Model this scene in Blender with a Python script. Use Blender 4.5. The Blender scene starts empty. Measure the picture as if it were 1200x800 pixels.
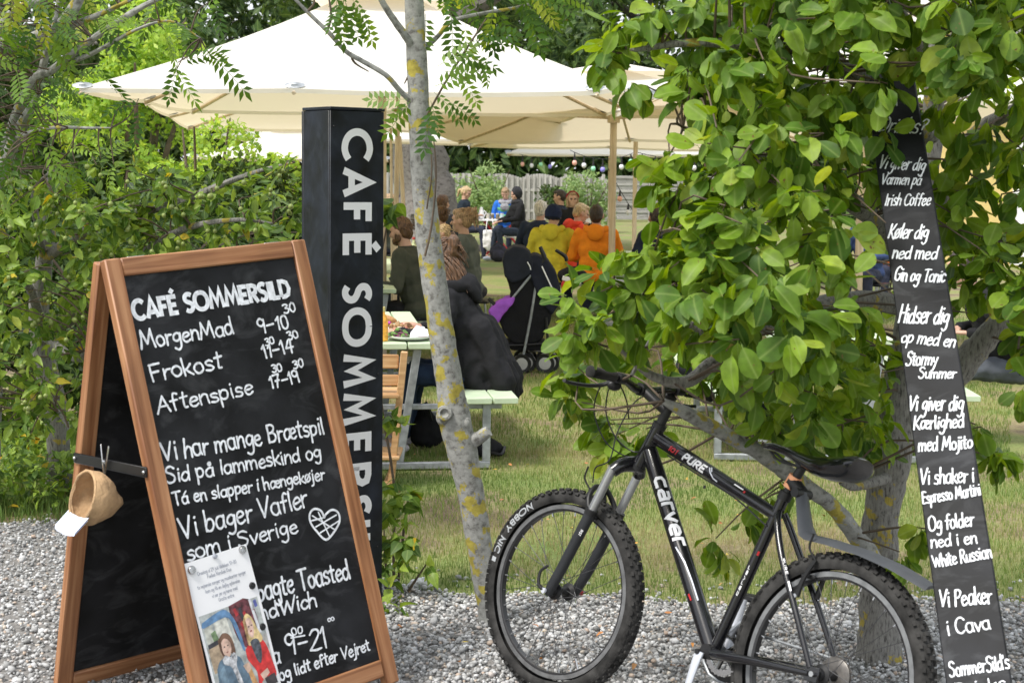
import bpy, bmesh, math, random
import numpy as np
from mathutils import Vector, Matrix, noise

S = bpy.context.scene
COL = S.collection
rnd = random.Random(7)
rng = np.random.default_rng(11)

# ------------------------------------------------------------------ camera
PIT, ROL, CH, FPX = math.atan(200 / 1850), 0.008, 1.70, 1850.0
cd = bpy.data.cameras.new('camera'); cam = bpy.data.objects.new('camera', cd); COL.objects.link(cam)
cd.sensor_width = 36; cd.lens = FPX / 1200 * 36
cd.clip_start = 0.05; cd.clip_end = 2000
cam.matrix_world = Matrix.Translation((0, 0, CH)) @ Matrix.Rotation(math.pi / 2 - PIT, 4, 'X') @ Matrix.Rotation(ROL, 4, 'Z')
cd.dof.use_dof = True; cd.dof.focus_distance = 7.5; cd.dof.aperture_fstop = 9
S.camera = cam

# ------------------------------------------------------------------ light
SUN_EL, SUN_AZ = math.radians(57), math.radians(-128)      # azimuth of the sun, from +Y towards +X
w = bpy.data.worlds.new('World'); S.world = w; w.use_nodes = True
nt = w.node_tree; nt.nodes.clear()
sky = nt.nodes.new('ShaderNodeTexSky'); sky.sky_type = 'NISHITA'; sky.sun_disc = False
sky.sun_elevation = SUN_EL; sky.sun_rotation = SUN_AZ; sky.dust_density = 4; sky.air_density = 1.2
mx = nt.nodes.new('ShaderNodeMix'); mx.data_type = 'RGBA'; mx.inputs[0].default_value = 0.72
mx.inputs[7].default_value = (9.2, 9.5, 9.9, 1)             # thin bright overcast over the blue
nt.links.new(sky.outputs[0], mx.inputs[6])
bg = nt.nodes.new('ShaderNodeBackground'); bg.inputs[1].default_value = 0.105
ow = nt.nodes.new('ShaderNodeOutputWorld')
nt.links.new(mx.outputs[2], bg.inputs[0]); nt.links.new(bg.outputs[0], ow.inputs[0])
sd = bpy.data.lights.new('sun', 'SUN'); sd.energy = 2.6; sd.angle = math.radians(15); sd.color = (1, 0.965, 0.9)
sun = bpy.data.objects.new('sun', sd); COL.objects.link(sun)
sv = Vector((math.sin(SUN_AZ) * math.cos(SUN_EL), math.cos(SUN_AZ) * math.cos(SUN_EL), math.sin(SUN_EL)))
sun.rotation_euler = sv.to_track_quat('Z', 'Y').to_euler(); sun.location = (0, 0, 30)
S.view_settings.view_transform = 'Standard'; S.view_settings.look = 'None'
S.view_settings.exposure = 0.6; S.view_settings.gamma = 1
S.cycles.max_bounces = 7; S.cycles.transparent_max_bounces = 8

# ------------------------------------------------------------------ helpers: measured layout
def ray(px, py):
    x, y = px - 600, py - 400
    c, s = math.cos(ROL), math.sin(ROL)
    x, y = c * x + s * y, -s * x + c * y
    cp, sp = math.cos(PIT), math.sin(PIT)
    return Vector((x / FPX, cp - sp * y / FPX, -sp - cp * y / FPX))
def P(px, py, Y):                                          # the place Y metres ahead that shows at (px,py)
    d = ray(px, py); return Vector((0, 0, CH)) + d * (Y / d.y)
def G(px, py, z=0.0):
    d = ray(px, py); return Vector((0, 0, CH)) + d * ((z - CH) / d.z)
def XP(px, Y): return (px - 600) / FPX * Y * 1.0
def proj(p):
    d = Vector(p) - Vector((0, 0, CH)); cp, sp = math.cos(PIT), math.sin(PIT)
    zc = d.y * cp - d.z * sp; yc = -(d.y * sp + d.z * cp)
    x, y = FPX * d.x / zc, FPX * yc / zc; c, s = math.cos(ROL), math.sin(ROL)
    return 600 + c * x - s * y, 400 + s * x + c * y
def V(*a): return Vector(a)

# ------------------------------------------------------------------ mesh builder
def frame_of(t):
    t = t.normalized(); a = V(0, 0, 1) if abs(t.z) < .9 else V(1, 0, 0)
    u = t.cross(a).normalized(); return u, t.cross(u).normalized()
def smooth_path(pts, n=6):
    p = [Vector(q) for q in pts]
    if len(p) < 3: return p
    q = [p[0] * 2 - p[1]] + p + [p[-1] * 2 - p[-2]]; out = []
    for i in range(1, len(q) - 2):
        for k in range(n):
            t = k / n; a, b, c, d = q[i - 1], q[i], q[i + 1], q[i + 2]
            out.append(.5 * ((2 * b) + (c - a) * t + (2 * a - 5 * b + 4 * c - d) * t * t + (3 * b - a - 3 * c + d) * t ** 3))
    out.append(p[-1]); return out
class MB:
    def __init__(s): s.v = []; s.f = []; s.m = []; s.cur = 0
    def add(s, vs, fs):
        o = len(s.v); s.v += [tuple(v) for v in vs]; s.f += [tuple(i + o for i in f) for f in fs]; s.m += [s.cur] * len(fs); return s
    def box(s, c, d, M=None):
        x, y, z = d[0] / 2, d[1] / 2, d[2] / 2; M = M or Matrix.Identity(3)
        vs = [Vector(c) + M @ V(i * x, j * y, k * z) for i in (-1, 1) for j in (-1, 1) for k in (-1, 1)]
        return s.add(vs, [(0, 1, 3, 2), (4, 6, 7, 5), (0, 4, 5, 1), (2, 3, 7, 6), (0, 2, 6, 4), (1, 5, 7, 3)])
    def cbox(s, c, d, M=None, b=.004):                      # box with chamfered edges
        bm = bmesh.new(); bmesh.ops.create_cube(bm, size=1)
        for v in bm.verts: v.co = V(v.co.x * d[0], v.co.y * d[1], v.co.z * d[2])
        bmesh.ops.bevel(bm, geom=bm.edges[:], offset=b, segments=1, affect='EDGES', profile=.5)
        M = M or Matrix.Identity(3); bm.verts.index_update()
        s.add([Vector(c) + M @ v.co for v in bm.verts], [[v.index for v in f.verts] for f in bm.faces]); bm.free(); return s
    def beam(s, a, b, wd, th, up=None, cham=.003):            # bar from a to b, width wd across, th along up
        a, b = Vector(a), Vector(b); t = (b - a).normalized(); up = Vector(up or (0, 0, 1))
        sd_ = t.cross(up).normalized(); u = sd_.cross(t).normalized()
        M = Matrix((t, sd_, u)).transposed(); return s.cbox((a + b) / 2, ((b - a).length, wd, th), M, cham)
    def tube(s, pts, r, seg=10, caps=True, sm=0, sq=None, jit=0):
        pts = [Vector(p) for p in pts]; rr = r if isinstance(r, (list, tuple)) else [r] * len(pts)
        if sm and len(pts) > 2:
            n0 = len(pts); pts = smooth_path(pts, sm)
            rr = [rr[min(int(i / sm), n0 - 1)] * (1 - (i / sm) % 1) + rr[min(int(i / sm) + 1, n0 - 1)] * ((i / sm) % 1) for i in range(len(pts))]
        vs = []; u = None; ph = rnd.random() * 50
        for i, p in enumerate(pts):
            t = pts[min(i + 1, len(pts) - 1)] - pts[max(i - 1, 0)]
            if t.length < 1e-9: t = V(0, 0, 1)
            t.normalize()
            if u is None: u, w_ = frame_of(t)
            else:
                u = (u - t * u.dot(t)); u = u.normalized() if u.length > 1e-6 else frame_of(t)[0]; w_ = t.cross(u)
            for k in range(seg):
                a = 2 * math.pi * k / seg; q = rr[i]
                if jit: q *= 1 + jit * noise.noise(V(math.cos(a) * 1.3, math.sin(a) * 1.3, ph + i * .6))
                x, y = math.cos(a) * q, math.sin(a) * q
                if sq: x *= sq[0]; y *= sq[1]
                vs.append(p + u * x + w_ * y)
        fs = [(i * seg + k, i * seg + (k + 1) % seg, (i + 1) * seg + (k + 1) % seg, (i + 1) * seg + k) for i in range(len(pts) - 1) for k in range(seg)]
        if caps: fs += [tuple(range(seg))[::-1], tuple(range((len(pts) - 1) * seg, len(pts) * seg))]
        return s.add(vs, fs)
    def ell(s, c, r, M=None, nu=12, nv=8):
        M = M or Matrix.Identity(3); c = Vector(c); vs = [c + M @ V(0, 0, r[2])]
        for j in range(1, nv):
            a = math.pi * j / nv
            for i in range(nu):
                b = 2 * math.pi * i / nu; vs.append(c + M @ V(r[0] * math.sin(a) * math.cos(b), r[1] * math.sin(a) * math.sin(b), r[2] * math.cos(a)))
        vs.append(c + M @ V(0, 0, -r[2])); fs = [(0, 1 + i, 1 + (i + 1) % nu) for i in range(nu)]
        for j in range(nv - 2):
            for i in range(nu): fs.append((1 + j * nu + i, 1 + (j + 1) * nu + i, 1 + (j + 1) * nu + (i + 1) % nu, 1 + j * nu + (i + 1) % nu))
        b = 1 + (nv - 2) * nu; fs += [(b + i, len(vs) - 1, b + (i + 1) % nu) for i in range(nu)]
        return s.add(vs, fs)
    def cap(s, a, b, ra, rb, n=8):                          # tapered capsule
        a, b = Vector(a), Vector(b); t = b - a; L = t.length
        if L < 1e-6: return s.ell(a, (ra,) * 3)
        t /= L; u, w_ = frame_of(t); prof = []
        for k in range(4): q = math.pi / 2 * k / 4; prof.append((-ra * math.cos(q), ra * math.sin(q)))
        prof += [(0, ra), (L, rb)]
        for k in range(3, -1, -1): q = math.pi / 2 * k / 4; prof.append((L + rb * math.cos(q), rb * math.sin(q)))
        vs = []
        for z, r in prof:
            r = max(r, 1e-4)
            for k in range(n): q = 2 * math.pi * k / n; vs.append(a + t * z + (u * math.cos(q) + w_ * math.sin(q)) * r)
        m = len(prof); fs = [(i * n + k, i * n + (k + 1) % n, (i + 1) * n + (k + 1) % n, (i + 1) * n + k) for i in range(m - 1) for k in range(n)]
        fs += [tuple(range(n))[::-1], tuple(range((m - 1) * n, m * n))]
        return s.add(vs, fs)
    def lathe(s, prof, c, M=None, n=24, close=False):        # prof: (r,h) round local z
        M = M or Matrix.Identity(3); c = Vector(c); vs = []
        for r, h in prof:
            for k in range(n): q = 2 * math.pi * k / n; vs.append(c + M @ V(r * math.cos(q), r * math.sin(q), h))
        m = len(prof); R_ = m if close else m - 1
        fs = [(i * n + k, i * n + (k + 1) % n, ((i + 1) % m) * n + (k + 1) % n, ((i + 1) % m) * n + k) for i in range(R_) for k in range(n)]
        return s.add(vs, fs)
    def mesh(s, name, mats, off=V(0, 0, 0), smooth=True):
        me = bpy.data.meshes.new(name); o = off
        me.from_pydata([(v[0] - o.x, v[1] - o.y, v[2] - o.z) for v in s.v], [], s.f)
        for m_ in (mats if isinstance(mats, (list, tuple)) else [mats]): me.materials.append(m_)
        me.polygons.foreach_set('material_index', s.m)
        if smooth: me.polygons.foreach_set('use_smooth', [True] * len(s.f)); me.set_sharp_from_angle(angle=math.radians(38))
        me.update(); return me

WL = {}
def wl(o): return WL.get(o.name, V(0, 0, 0)) if o else V(0, 0, 0)
def put(name, me, parent=None, origin=None):
    o = bpy.data.objects.new(name, me); COL.objects.link(o)
    if parent: o.parent = parent; WL[o.name] = wl(parent)
    return o
def part(name, mb, mat, parent=None, smooth=True, base=None):
    off = wl(parent) if parent else (Vector(base) if base else V(0, 0, 0))
    o = put(name, mb.mesh(name, mat, off, smooth), parent)
    if not parent and base: o.location = base; WL[o.name] = Vector(base)
    return o
def tag(o, label=None, cat=None, group=None, kind=None):
    if label: o['label'] = label
    if cat: o['category'] = cat
    if group: o['group'] = group
    if kind: o['kind'] = kind
    return o
def thing(name, label, cat, loc, group=None):
    o = bpy.data.objects.new(name, None); COL.objects.link(o); o.location = loc; o.empty_display_size = .1
    WL[o.name] = Vector(loc); return tag(o, label, cat, group)
def copy_tree(o, parent=None):
    c = o.copy(); COL.objects.link(c)
    if parent: c.parent = parent
    for ch in list(o.children): copy_tree(ch, c)
    return c
def npmesh(name, verts, faces, mat, rnds=None, smooth=False, base=None, mid=None):
    me = bpy.data.meshes.new(name); nv = len(verts); k = faces.shape[1]; nf = len(faces)
    me.vertices.add(nv); vv = verts if base is None else verts - np.array(base)
    me.vertices.foreach_set('co', vv.astype(np.float32).ravel())
    me.loops.add(nf * k); me.loops.foreach_set('vertex_index', faces.astype(np.int32).ravel())
    me.polygons.add(nf); me.polygons.foreach_set('loop_start', np.arange(0, nf * k, k, dtype=np.int32))
    if smooth: me.polygons.foreach_set('use_smooth', np.ones(nf, bool))
    me.update(calc_edges=True)
    if rnds is not None: me.attributes.new('rnd', 'FLOAT', 'POINT').data.foreach_set('value', rnds.astype(np.float32))
    if mid is not None: me.attributes.new('mid', 'FLOAT', 'POINT').data.foreach_set('value', mid.astype(np.float32))
    me.materials.append(mat); return me

# ------------------------------------------------------------------ materials
def mk(name):
    m = bpy.data.materials.new(name); m.use_nodes = True; nt = m.node_tree
    b = nt.nodes['Principled BSDF']; return m, nt, b
def N(nt, t, **kw):
    n = nt.nodes.new(t)
    for k, v in kw.items():
        if k.startswith('i_'):
            key = k[2:]; n.inputs[int(key) if key.isdigit() else key].default_value = v
        else: setattr(n, k, v)
    return n
def ramp(nt, stops, interp='LINEAR'):
    r = nt.nodes.new('ShaderNodeValToRGB'); r.color_ramp.interpolation = interp; e = r.color_ramp.elements
    while len(e) < len(stops): e.new(.5)
    for x, (p, c) in zip(e, stops): x.position = p; x.color = (*c, 1)
    return r
def c4(c): return (*c, 1)
def plain(name, col, rough=.6, metal=0, var=.15, scale=8, bump=0, bscale=60, spec=.5, coat=0, subs=0, detail=5):
    m, nt, b = mk(name); L = nt.links.new
    tc = N(nt, 'ShaderNodeTexCoord'); n = N(nt, 'ShaderNodeTexNoise'); n.inputs['Scale'].default_value = scale; n.inputs['Detail'].default_value = detail
    L(tc.outputs['Object'], n.inputs['Vector'])
    lo = tuple(x * (1 - var) for x in col); hi = tuple(min(1, x * (1 + var)) for x in col)
    r = ramp(nt, [(.3, lo), (.7, hi)]); L(n.outputs[0], r.inputs[0]); L(r.outputs[0], b.inputs['Base Color'])
    rr = N(nt, 'ShaderNodeMapRange'); rr.inputs[3].default_value = rough * .85; rr.inputs[4].default_value = min(1, rough * 1.15)
    L(n.outputs[0], rr.inputs[0]); L(rr.outputs[0], b.inputs['Roughness'])
    b.inputs['Metallic'].default_value = metal; b.inputs['Specular IOR Level'].default_value = spec; b.inputs['Coat Weight'].default_value = coat
    if bump:
        n2 = N(nt, 'ShaderNodeTexNoise'); n2.inputs['Scale'].default_value = bscale; n2.inputs['Detail'].default_value = 6
        L(tc.outputs['Object'], n2.inputs['Vector']); bp = N(nt, 'ShaderNodeBump'); bp.inputs['Strength'].default_value = bump; bp.inputs['Distance'].default_value = .01
        L(n2.outputs[0], bp.inputs['Height']); L(bp.outputs[0], b.inputs['Normal'])
    return m
def leafmat(name, stops, trans=.35, rough=.42, per_obj=False, yellow=None):
    m, nt, b = mk(name); L = nt.links.new
    at = N(nt, 'ShaderNodeAttribute', attribute_name='rnd'); oi = N(nt, 'ShaderNodeObjectInfo')
    ad = N(nt, 'ShaderNodeMath', operation='ADD'); L(at.outputs['Fac'], ad.inputs[0]); L(oi.outputs['Random'], ad.inputs[1])
    fr = N(nt, 'ShaderNodeMath', operation='FRACT'); L(ad.outputs[0], fr.inputs[0])
    r = ramp(nt, stops); L(fr.outputs[0], r.inputs[0])
    tc = N(nt, 'ShaderNodeNewGeometry'); n = N(nt, 'ShaderNodeTexNoise'); n.inputs['Scale'].default_value = 28; n.inputs['Detail'].default_value = 3
    L(tc.outputs['Position'], n.inputs['Vector'])
    n3 = N(nt, 'ShaderNodeTexNoise'); n3.inputs['Scale'].default_value = 62; L(tc.outputs['Position'], n3.inputs['Vector'])
    mr = N(nt, 'ShaderNodeMapRange'); mr.inputs[1].default_value = .3; mr.inputs[2].default_value = .7; mr.inputs[3].default_value = .72; mr.inputs[4].default_value = 1.22
    L(n.outputs[0], mr.inputs[0]); hs = N(nt, 'ShaderNodeHueSaturation'); L(mr.outputs[0], hs.inputs['Value']); L(r.outputs[0], hs.inputs['Color'])
    sp = ramp(nt, [(.7, (0, 0, 0)), (.74, (1, 1, 1))]); L(n3.outputs[0], sp.inputs[0])
    mm = N(nt, 'ShaderNodeMix', data_type='RGBA'); L(sp.outputs[0], mm.inputs[0]); L(hs.outputs[0], mm.inputs[6]); mm.inputs[7].default_value = (.16, .10, .03, 1)
    mi = N(nt, 'ShaderNodeAttribute', attribute_name='mid'); vr = ramp(nt, [(0, (1, 1, 1)), (.08, (.4, .4, .4)), (.2, (0, 0, 0))]); L(mi.outputs['Fac'], vr.inputs[0])
    vf = N(nt, 'ShaderNodeMath', operation='MULTIPLY'); vf.inputs[1].default_value = .38; L(vr.outputs[0], vf.inputs[0]); vm = N(nt, 'ShaderNodeMix', data_type='RGBA'); L(vf.outputs[0], vm.inputs[0]); L(mm.outputs[2], vm.inputs[6]); vm.inputs[7].default_value = (.32, .42, .12, 1); mm = vm
    L(mm.outputs[2], b.inputs['Base Color']); b.inputs['Roughness'].default_value = rough; b.inputs['Specular IOR Level'].default_value = .3
    tr = N(nt, 'ShaderNodeBsdfTranslucent'); h2 = N(nt, 'ShaderNodeHueSaturation'); h2.inputs['Hue'].default_value = .475; h2.inputs['Saturation'].default_value = 1.1; h2.inputs['Value'].default_value = 1.9
    L(mm.outputs[2], h2.inputs['Color']); L(h2.outputs[0], tr.inputs[0])
    ms = N(nt, 'ShaderNodeMixShader'); ms.inputs[0].default_value = trans; L(b.outputs[0], ms.inputs[1]); L(tr.outputs[0], ms.inputs[2])
    L(ms.outputs[0], nt.nodes['Material Output'].inputs[0]); return m
def woodmat(name, dark, mid, light, scale=1.0, rough=.5, axis='X'):
    m, nt, b = mk(name); L = nt.links.new
    tc = N(nt, 'ShaderNodeTexCoord'); mp = N(nt, 'ShaderNodeMapping')
    s_ = [26 * scale] * 3; s_['XYZ'.index(axis)] = 1.3 * scale; mp.inputs['Scale'].default_value = s_
    oi = N(nt, 'ShaderNodeObjectInfo'); va = N(nt, 'ShaderNodeVectorMath', operation='ADD'); mu = N(nt, 'ShaderNodeMath', operation='MULTIPLY'); mu.inputs[1].default_value = 37
    L(oi.outputs['Random'], mu.inputs[0]); L(tc.outputs['Object'], va.inputs[0]); L(mu.outputs[0], va.inputs[1]); L(va.outputs[0], mp.inputs[0])
    n = N(nt, 'ShaderNodeTexNoise'); n.inputs['Scale'].default_value = 1.6; n.inputs['Detail'].default_value = 8; n.inputs['Distortion'].default_value = .6; L(mp.outputs[0], n.inputs['Vector'])
    r = ramp(nt, [(.28, dark), (.5, mid), (.72, light)]); L(n.outputs[0], r.inputs[0])
    n2 = N(nt, 'ShaderNodeTexNoise'); n2.inputs['Scale'].default_value = 5; L(va.outputs[0], n2.inputs['Vector'])
    hs = N(nt, 'ShaderNodeHueSaturation'); mr = N(nt, 'ShaderNodeMapRange'); mr.inputs[3].default_value = .7; mr.inputs[4].default_value = 1.3; L(n2.outputs[0], mr.inputs[0]); L(mr.outputs[0], hs.inputs['Value'])
    L(r.outputs[0], hs.inputs['Color']); L(hs.outputs[0], b.inputs['Base Color']); b.inputs['Roughness'].default_value = rough
    bp = N(nt, 'ShaderNodeBump'); bp.inputs['Strength'].default_value = .35; bp.inputs['Distance'].default_value = .003; L(n.outputs[0], bp.inputs['Height']); L(bp.outputs[0], b.inputs['Normal'])
    return m
def barkmat(name, base, dark, lichen=(.55, .42, .08), lich=.5, sc=9, asp=(1, 1, 1.6)):
    m, nt, b = mk(name); L = nt.links.new; tc = N(nt, 'ShaderNodeTexCoord')
    n = N(nt, 'ShaderNodeTexNoise'); n.inputs['Scale'].default_value = sc * 5; n.inputs['Detail'].default_value = 10; n.inputs['Roughness'].default_value = .68
    mp = N(nt, 'ShaderNodeMapping'); mp.inputs['Scale'].default_value = asp; L(tc.outputs['Object'], mp.inputs[0]); L(mp.outputs[0], n.inputs['Vector'])
    r = ramp(nt, [(.36, dark), (.47, tuple(x * .8 for x in base)), (.6, base), (.75, tuple(min(1, x * 1.35) for x in base))]); L(n.outputs[0], r.inputs[0])
    n2 = N(nt, 'ShaderNodeTexNoise'); n2.inputs['Scale'].default_value = sc; n2.inputs['Detail'].default_value = 9; n2.inputs['Roughness'].default_value = .62; L(tc.outputs['Object'], n2.inputs['Vector'])
    r2 = ramp(nt, [(1 - lich, (0, 0, 0)), (1 - lich + .02, (1, 1, 1))]); L(n2.outputs[0], r2.inputs[0])
    lc = ramp(nt, [(.3, tuple(x * .55 for x in lichen)), (.6, lichen)]); L(n.outputs[0], lc.inputs[0])
    mm = N(nt, 'ShaderNodeMix', data_type='RGBA'); L(r2.outputs[0], mm.inputs[0]); L(r.outputs[0], mm.inputs[6]); L(lc.outputs[0], mm.inputs[7])
    L(mm.outputs[2], b.inputs['Base Color']); b.inputs['Roughness'].default_value = .85
    bp = N(nt, 'ShaderNodeBump'); bp.inputs['Strength'].default_value = .7; bp.inputs['Distance'].default_value = .006; L(n.outputs[0], bp.inputs['Height']); L(bp.outputs[0], b.inputs['Normal'])
    return m
M = {}
M['wood'] = woodmat('stained_wood', (.17, .06, .022), (.33, .145, .062), (.48, .245, .12))
M['pale_wood'] = woodmat('beech', (.38, .20, .08), (.55, .32, .15), (.68, .43, .22))
M['pole_wood'] = woodmat('pole_wood', (.50, .38, .25), (.66, .53, .38), (.76, .63, .48), axis='Z')
M['board'] = plain('chalkboard_black', (.012, .0125, .0145), .6, var=.85, scale=5, bump=.05, bscale=200, spec=.22, detail=9)
def smudge(m, amt, col, sc):                                # wiped chalk dust left on the panel
    nt = m.node_tree; L = nt.links.new; b = nt.nodes['Principled BSDF']; tc = N(nt, 'ShaderNodeTexCoord'); mp = N(nt, 'ShaderNodeMapping'); mp.inputs['Scale'].default_value = sc; L(tc.outputs['Object'], mp.inputs[0])
    n = N(nt, 'ShaderNodeTexNoise'); n.inputs['Scale'].default_value = 1; n.inputs['Detail'].default_value = 9; n.inputs['Roughness'].default_value = .6; n.inputs['Distortion'].default_value = 1.6; L(mp.outputs[0], n.inputs['Vector'])
    r = ramp(nt, [(.5, (0, 0, 0)), (.78, (amt, amt, amt))]); L(n.outputs[0], r.inputs[0]); src = b.inputs['Base Color'].links[0].from_socket
    mx_ = N(nt, 'ShaderNodeMix', data_type='RGBA'); L(r.outputs[0], mx_.inputs[0]); L(src, mx_.inputs[6]); mx_.inputs[7].default_value = c4(col); L(mx_.outputs[2], b.inputs['Base Color'])
M['chalk'] = plain('chalk_ink', (.74, .76, .80), .85, var=.22, scale=70)
M['white'] = plain('white_paint', (.85, .85, .87), .5, var=.03)
M['black_panel'] = plain('black_panel', (.008, .0105, .017), .42, var=.9, scale=9, bump=.12, bscale=14, spec=.32, detail=9)
smudge(M['board'], .15, (.30, .31, .33), (5, 9, 5)); smudge(M['black_panel'], .1, (.16, .19, .24), (11, 11, 7))
M['black'] = plain('black_plastic', (.012, .012, .013), .45, var=.3, spec=.45)
M['gloss_black'] = plain('black_lacquer', (.006, .006, .008), .22, var=.2, spec=.5, coat=.4)
M['matt_black'] = plain('fork_lower_grey', (.022,.024,.028), .5, var=.2); M['tyre'] = plain('tyre_rubber', (.034, .033, .032), .85, var=.65, scale=22, bump=.15, bscale=120, spec=.3)
M['rim'] = plain('rim_black', (.02, .02, .022), .35, spec=.5)
M['alu'] = plain('brushed_aluminium', (.55, .56, .58), .32, metal=.9, var=.1)
M['steel'] = plain('steel', (.5, .5, .5), .25, metal=1, var=.1)
M['galv'] = plain('galvanised_steel', (.34, .36, .38), .5, metal=.55, var=.25, scale=25)
M['silver'] = plain('silver_paint', (.62, .65, .72), .35, metal=.2, var=.05)
M['green_paint'] = plain('sage_green_boards', (.50, .60, .42), .55, var=.08, scale=12, bump=.05, bscale=80)
M['guard'] = plain('grey_plastic_guard', (.065, .070, .080), .5, var=.12, scale=20)
M['orange_tag'] = plain('orange_reflector', (.95, .42, .22), .35, var=.1)
M['red'] = plain('red_plastic', (.45, .015, .02), .4)
M['blue'] = plain('blue_plastic', (.03, .05, .35), .4)
M['tan'] = plain('tan_cloth', (.43, .28, .15), .9, var=.3, scale=14, bump=.8, bscale=38)
M['pale_cloth'] = plain('pale_blue_cloth', (.66, .71, .86), .8, var=.1, scale=25, bump=.1, bscale=90)
M['paper'] = plain('paper', (.84, .84, .86), .6, var=.02)
def fabric(name, col, tr=.35, trc=None):
    m, nt, b = mk(name); L = nt.links.new; tc = N(nt, 'ShaderNodeTexCoord'); n = N(nt, 'ShaderNodeTexNoise'); n.inputs['Scale'].default_value = 1.2; n.inputs['Detail'].default_value = 6
    L(tc.outputs['Object'], n.inputs['Vector']); r = ramp(nt, [(.3, tuple(x * .93 for x in col)), (.7, col)]); L(n.outputs[0], r.inputs[0]); L(r.outputs[0], b.inputs['Base Color']); b.inputs['Roughness'].default_value = .85
    wv = N(nt, 'ShaderNodeTexNoise'); wv.inputs['Scale'].default_value = 3.5; L(tc.outputs['Object'], wv.inputs['Vector']); bp = N(nt, 'ShaderNodeBump'); bp.inputs['Strength'].default_value = .35; bp.inputs['Distance'].default_value = .05; L(wv.outputs[0], bp.inputs['Height']); L(bp.outputs[0], b.inputs['Normal'])
    t = N(nt, 'ShaderNodeBsdfTranslucent'); t.inputs[0].default_value = c4(trc or col); ms = N(nt, 'ShaderNodeMixShader'); ms.inputs[0].default_value = tr
    L(b.outputs[0], ms.inputs[1]); L(t.outputs[0], ms.inputs[2]); L(ms.outputs[0], nt.nodes['Material Output'].inputs[0]); return m
M['canopy'] = fabric('cream_canopy', (.90, .885, .84), .36, (.88, .74, .53))
LEAF_PLUM = leafmat('plum_leaf', [(0, (.045, .105, .012)), (.3, (.09, .18, .015)), (.6, (.15, .255, .022)), (.88, (.22, .34, .035)), (1, (.29, .35, .045))], .36, .5)
LEAF_APPLE = leafmat('crab_leaf', [(0, (.05, .115, .017)), (.45, (.12, .215, .03)), (.85, (.24, .35, .055)), (.97, (.25, .35, .06)), (1, (.6, .42, .04))], .35, .45)
LEAF_ROWAN = leafmat('rowan_leaf', [(0, (.035, .095, .014)), (.5, (.09, .18, .022)), (.9, (.19, .31, .04)), (1, (.30, .36, .05))], .4, .5)
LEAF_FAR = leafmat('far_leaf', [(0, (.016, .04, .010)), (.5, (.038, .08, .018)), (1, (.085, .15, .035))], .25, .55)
LEAF_LIGHT = leafmat('light_leaf', [(0, (.15, .28, .035)), (.5, (.27, .44, .06)), (1, (.42, .56, .11))], .4, .5)
LEAF_SILVER = leafmat('silver_leaf', [(0, (.12, .20, .07)), (.5, (.22, .33, .13)), (1, (.36, .46, .22))], .35, .6)
M['bark'] = barkmat('rowan_bark', (.33, .33, .31), (.12, .115, .105), (.42, .35, .06), .445, 13, (.55, .55, .6))
M['bark2'] = barkmat('plum_bark', (.25, .24, .22), (.05, .045, .04), (.42, .33, .06), .41, 11, (2.2, 2.2, .5))
M['bark3'] = barkmat('old_bark', (.22, .20, .185), (.06, .05, .045), (.25, .25, .18), .32, 2.2)
M['twig'] = plain('twig', (.11, .08, .055), .8, var=.3)
# ------------------------------------------------------------------ foliage
def tpl_leaf(ts, ws, fold=.35, droop=.18, wave=.03):
    vs = []; fs = []
    for i, (t, q) in enumerate(zip(ts, ws)):
        z = -droop * t * t
        wv = wave * math.sin(i * 2.1)
        vs += [(t, -q, z + fold * q + wv), (t, 0, z), (t, q, z + fold * q - wv)]
    for i in range(len(ts) - 1):
        a = i * 3; fs += [(a, a + 1, a + 4, a + 3), (a + 1, a + 2, a + 5, a + 4)]
    return np.array(vs, float), np.array(fs)
T_OB = tpl_leaf([0, .13, .14, .3, .5, .68, .83, .94, 1], [.012, .012, .06, .2, .29, .31, .25, .14, .015], .22, .25, .02)
T_EL = tpl_leaf([0, .12, .32, .6, .85, 1], [.01, .1, .25, .26, .13, .01], .35, .2)
T_SM = tpl_leaf([0, .5, 1], [.02, .3, .02], .3, .1)
T_HEART = tpl_leaf([-.05, .1, .35, .65, 1], [.1, .34, .38, .22, .01], .2, .2)
def tpl_pinnate(n=6):
    vs = []; fs = []
    def leaflet(o, ang, L):
        c, s = math.cos(ang), math.sin(ang); b = len(vs)
        for (x, y, z) in [(0, 0, 0), (.45 * L, .22 * L, .05 * L), (.5 * L, 0, 0), (.45 * L, -.22 * L, .05 * L), (L, 0, -.05 * L)]:
            vs.append((o + c * x - s * y, s * x + c * y, z - .22 * (o + c * x) ** 2 - abs(s * x) * .12))
        fs.extend([(b, b + 2, b + 4, b + 1), (b, b + 3, b + 4, b + 2)])
    for i in range(n):
        o = .18 + .72 * i / (n - 1); L = .30 - .06 * abs(i - 2.5) / 2.5
        leaflet(o, math.radians(62), L); leaflet(o, -math.radians(62), L)
    leaflet(.93, 0, .26)
    b = len(vs); vs.extend([(0, -.006, 0), (0, .006, 0), (.5, .006, -.05), (.5, -.006, -.05), (.95, .004, -.2), (.95, -.004, -.2)])
    fs.extend([(b, b + 1, b + 2, b + 3), (b + 3, b + 2, b + 4, b + 5)])
    return np.array(vs, float), np.array(fs)
T_PIN = tpl_pinnate()
def nrm(a): return a / np.maximum(np.linalg.norm(a, axis=1, keepdims=True), 1e-9)
def leaf_frames(pos, d, n):
    d = nrm(d); n = n - d * (n * d).sum(1, keepdims=True); n = nrm(n); b = np.cross(n, d); return d, b, n
def mid_of(tpl):
    y = np.abs(tpl[0][:, 1]); return y / max(y.max(), 1e-6) * 1.0 + (tpl is T_PIN)
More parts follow.
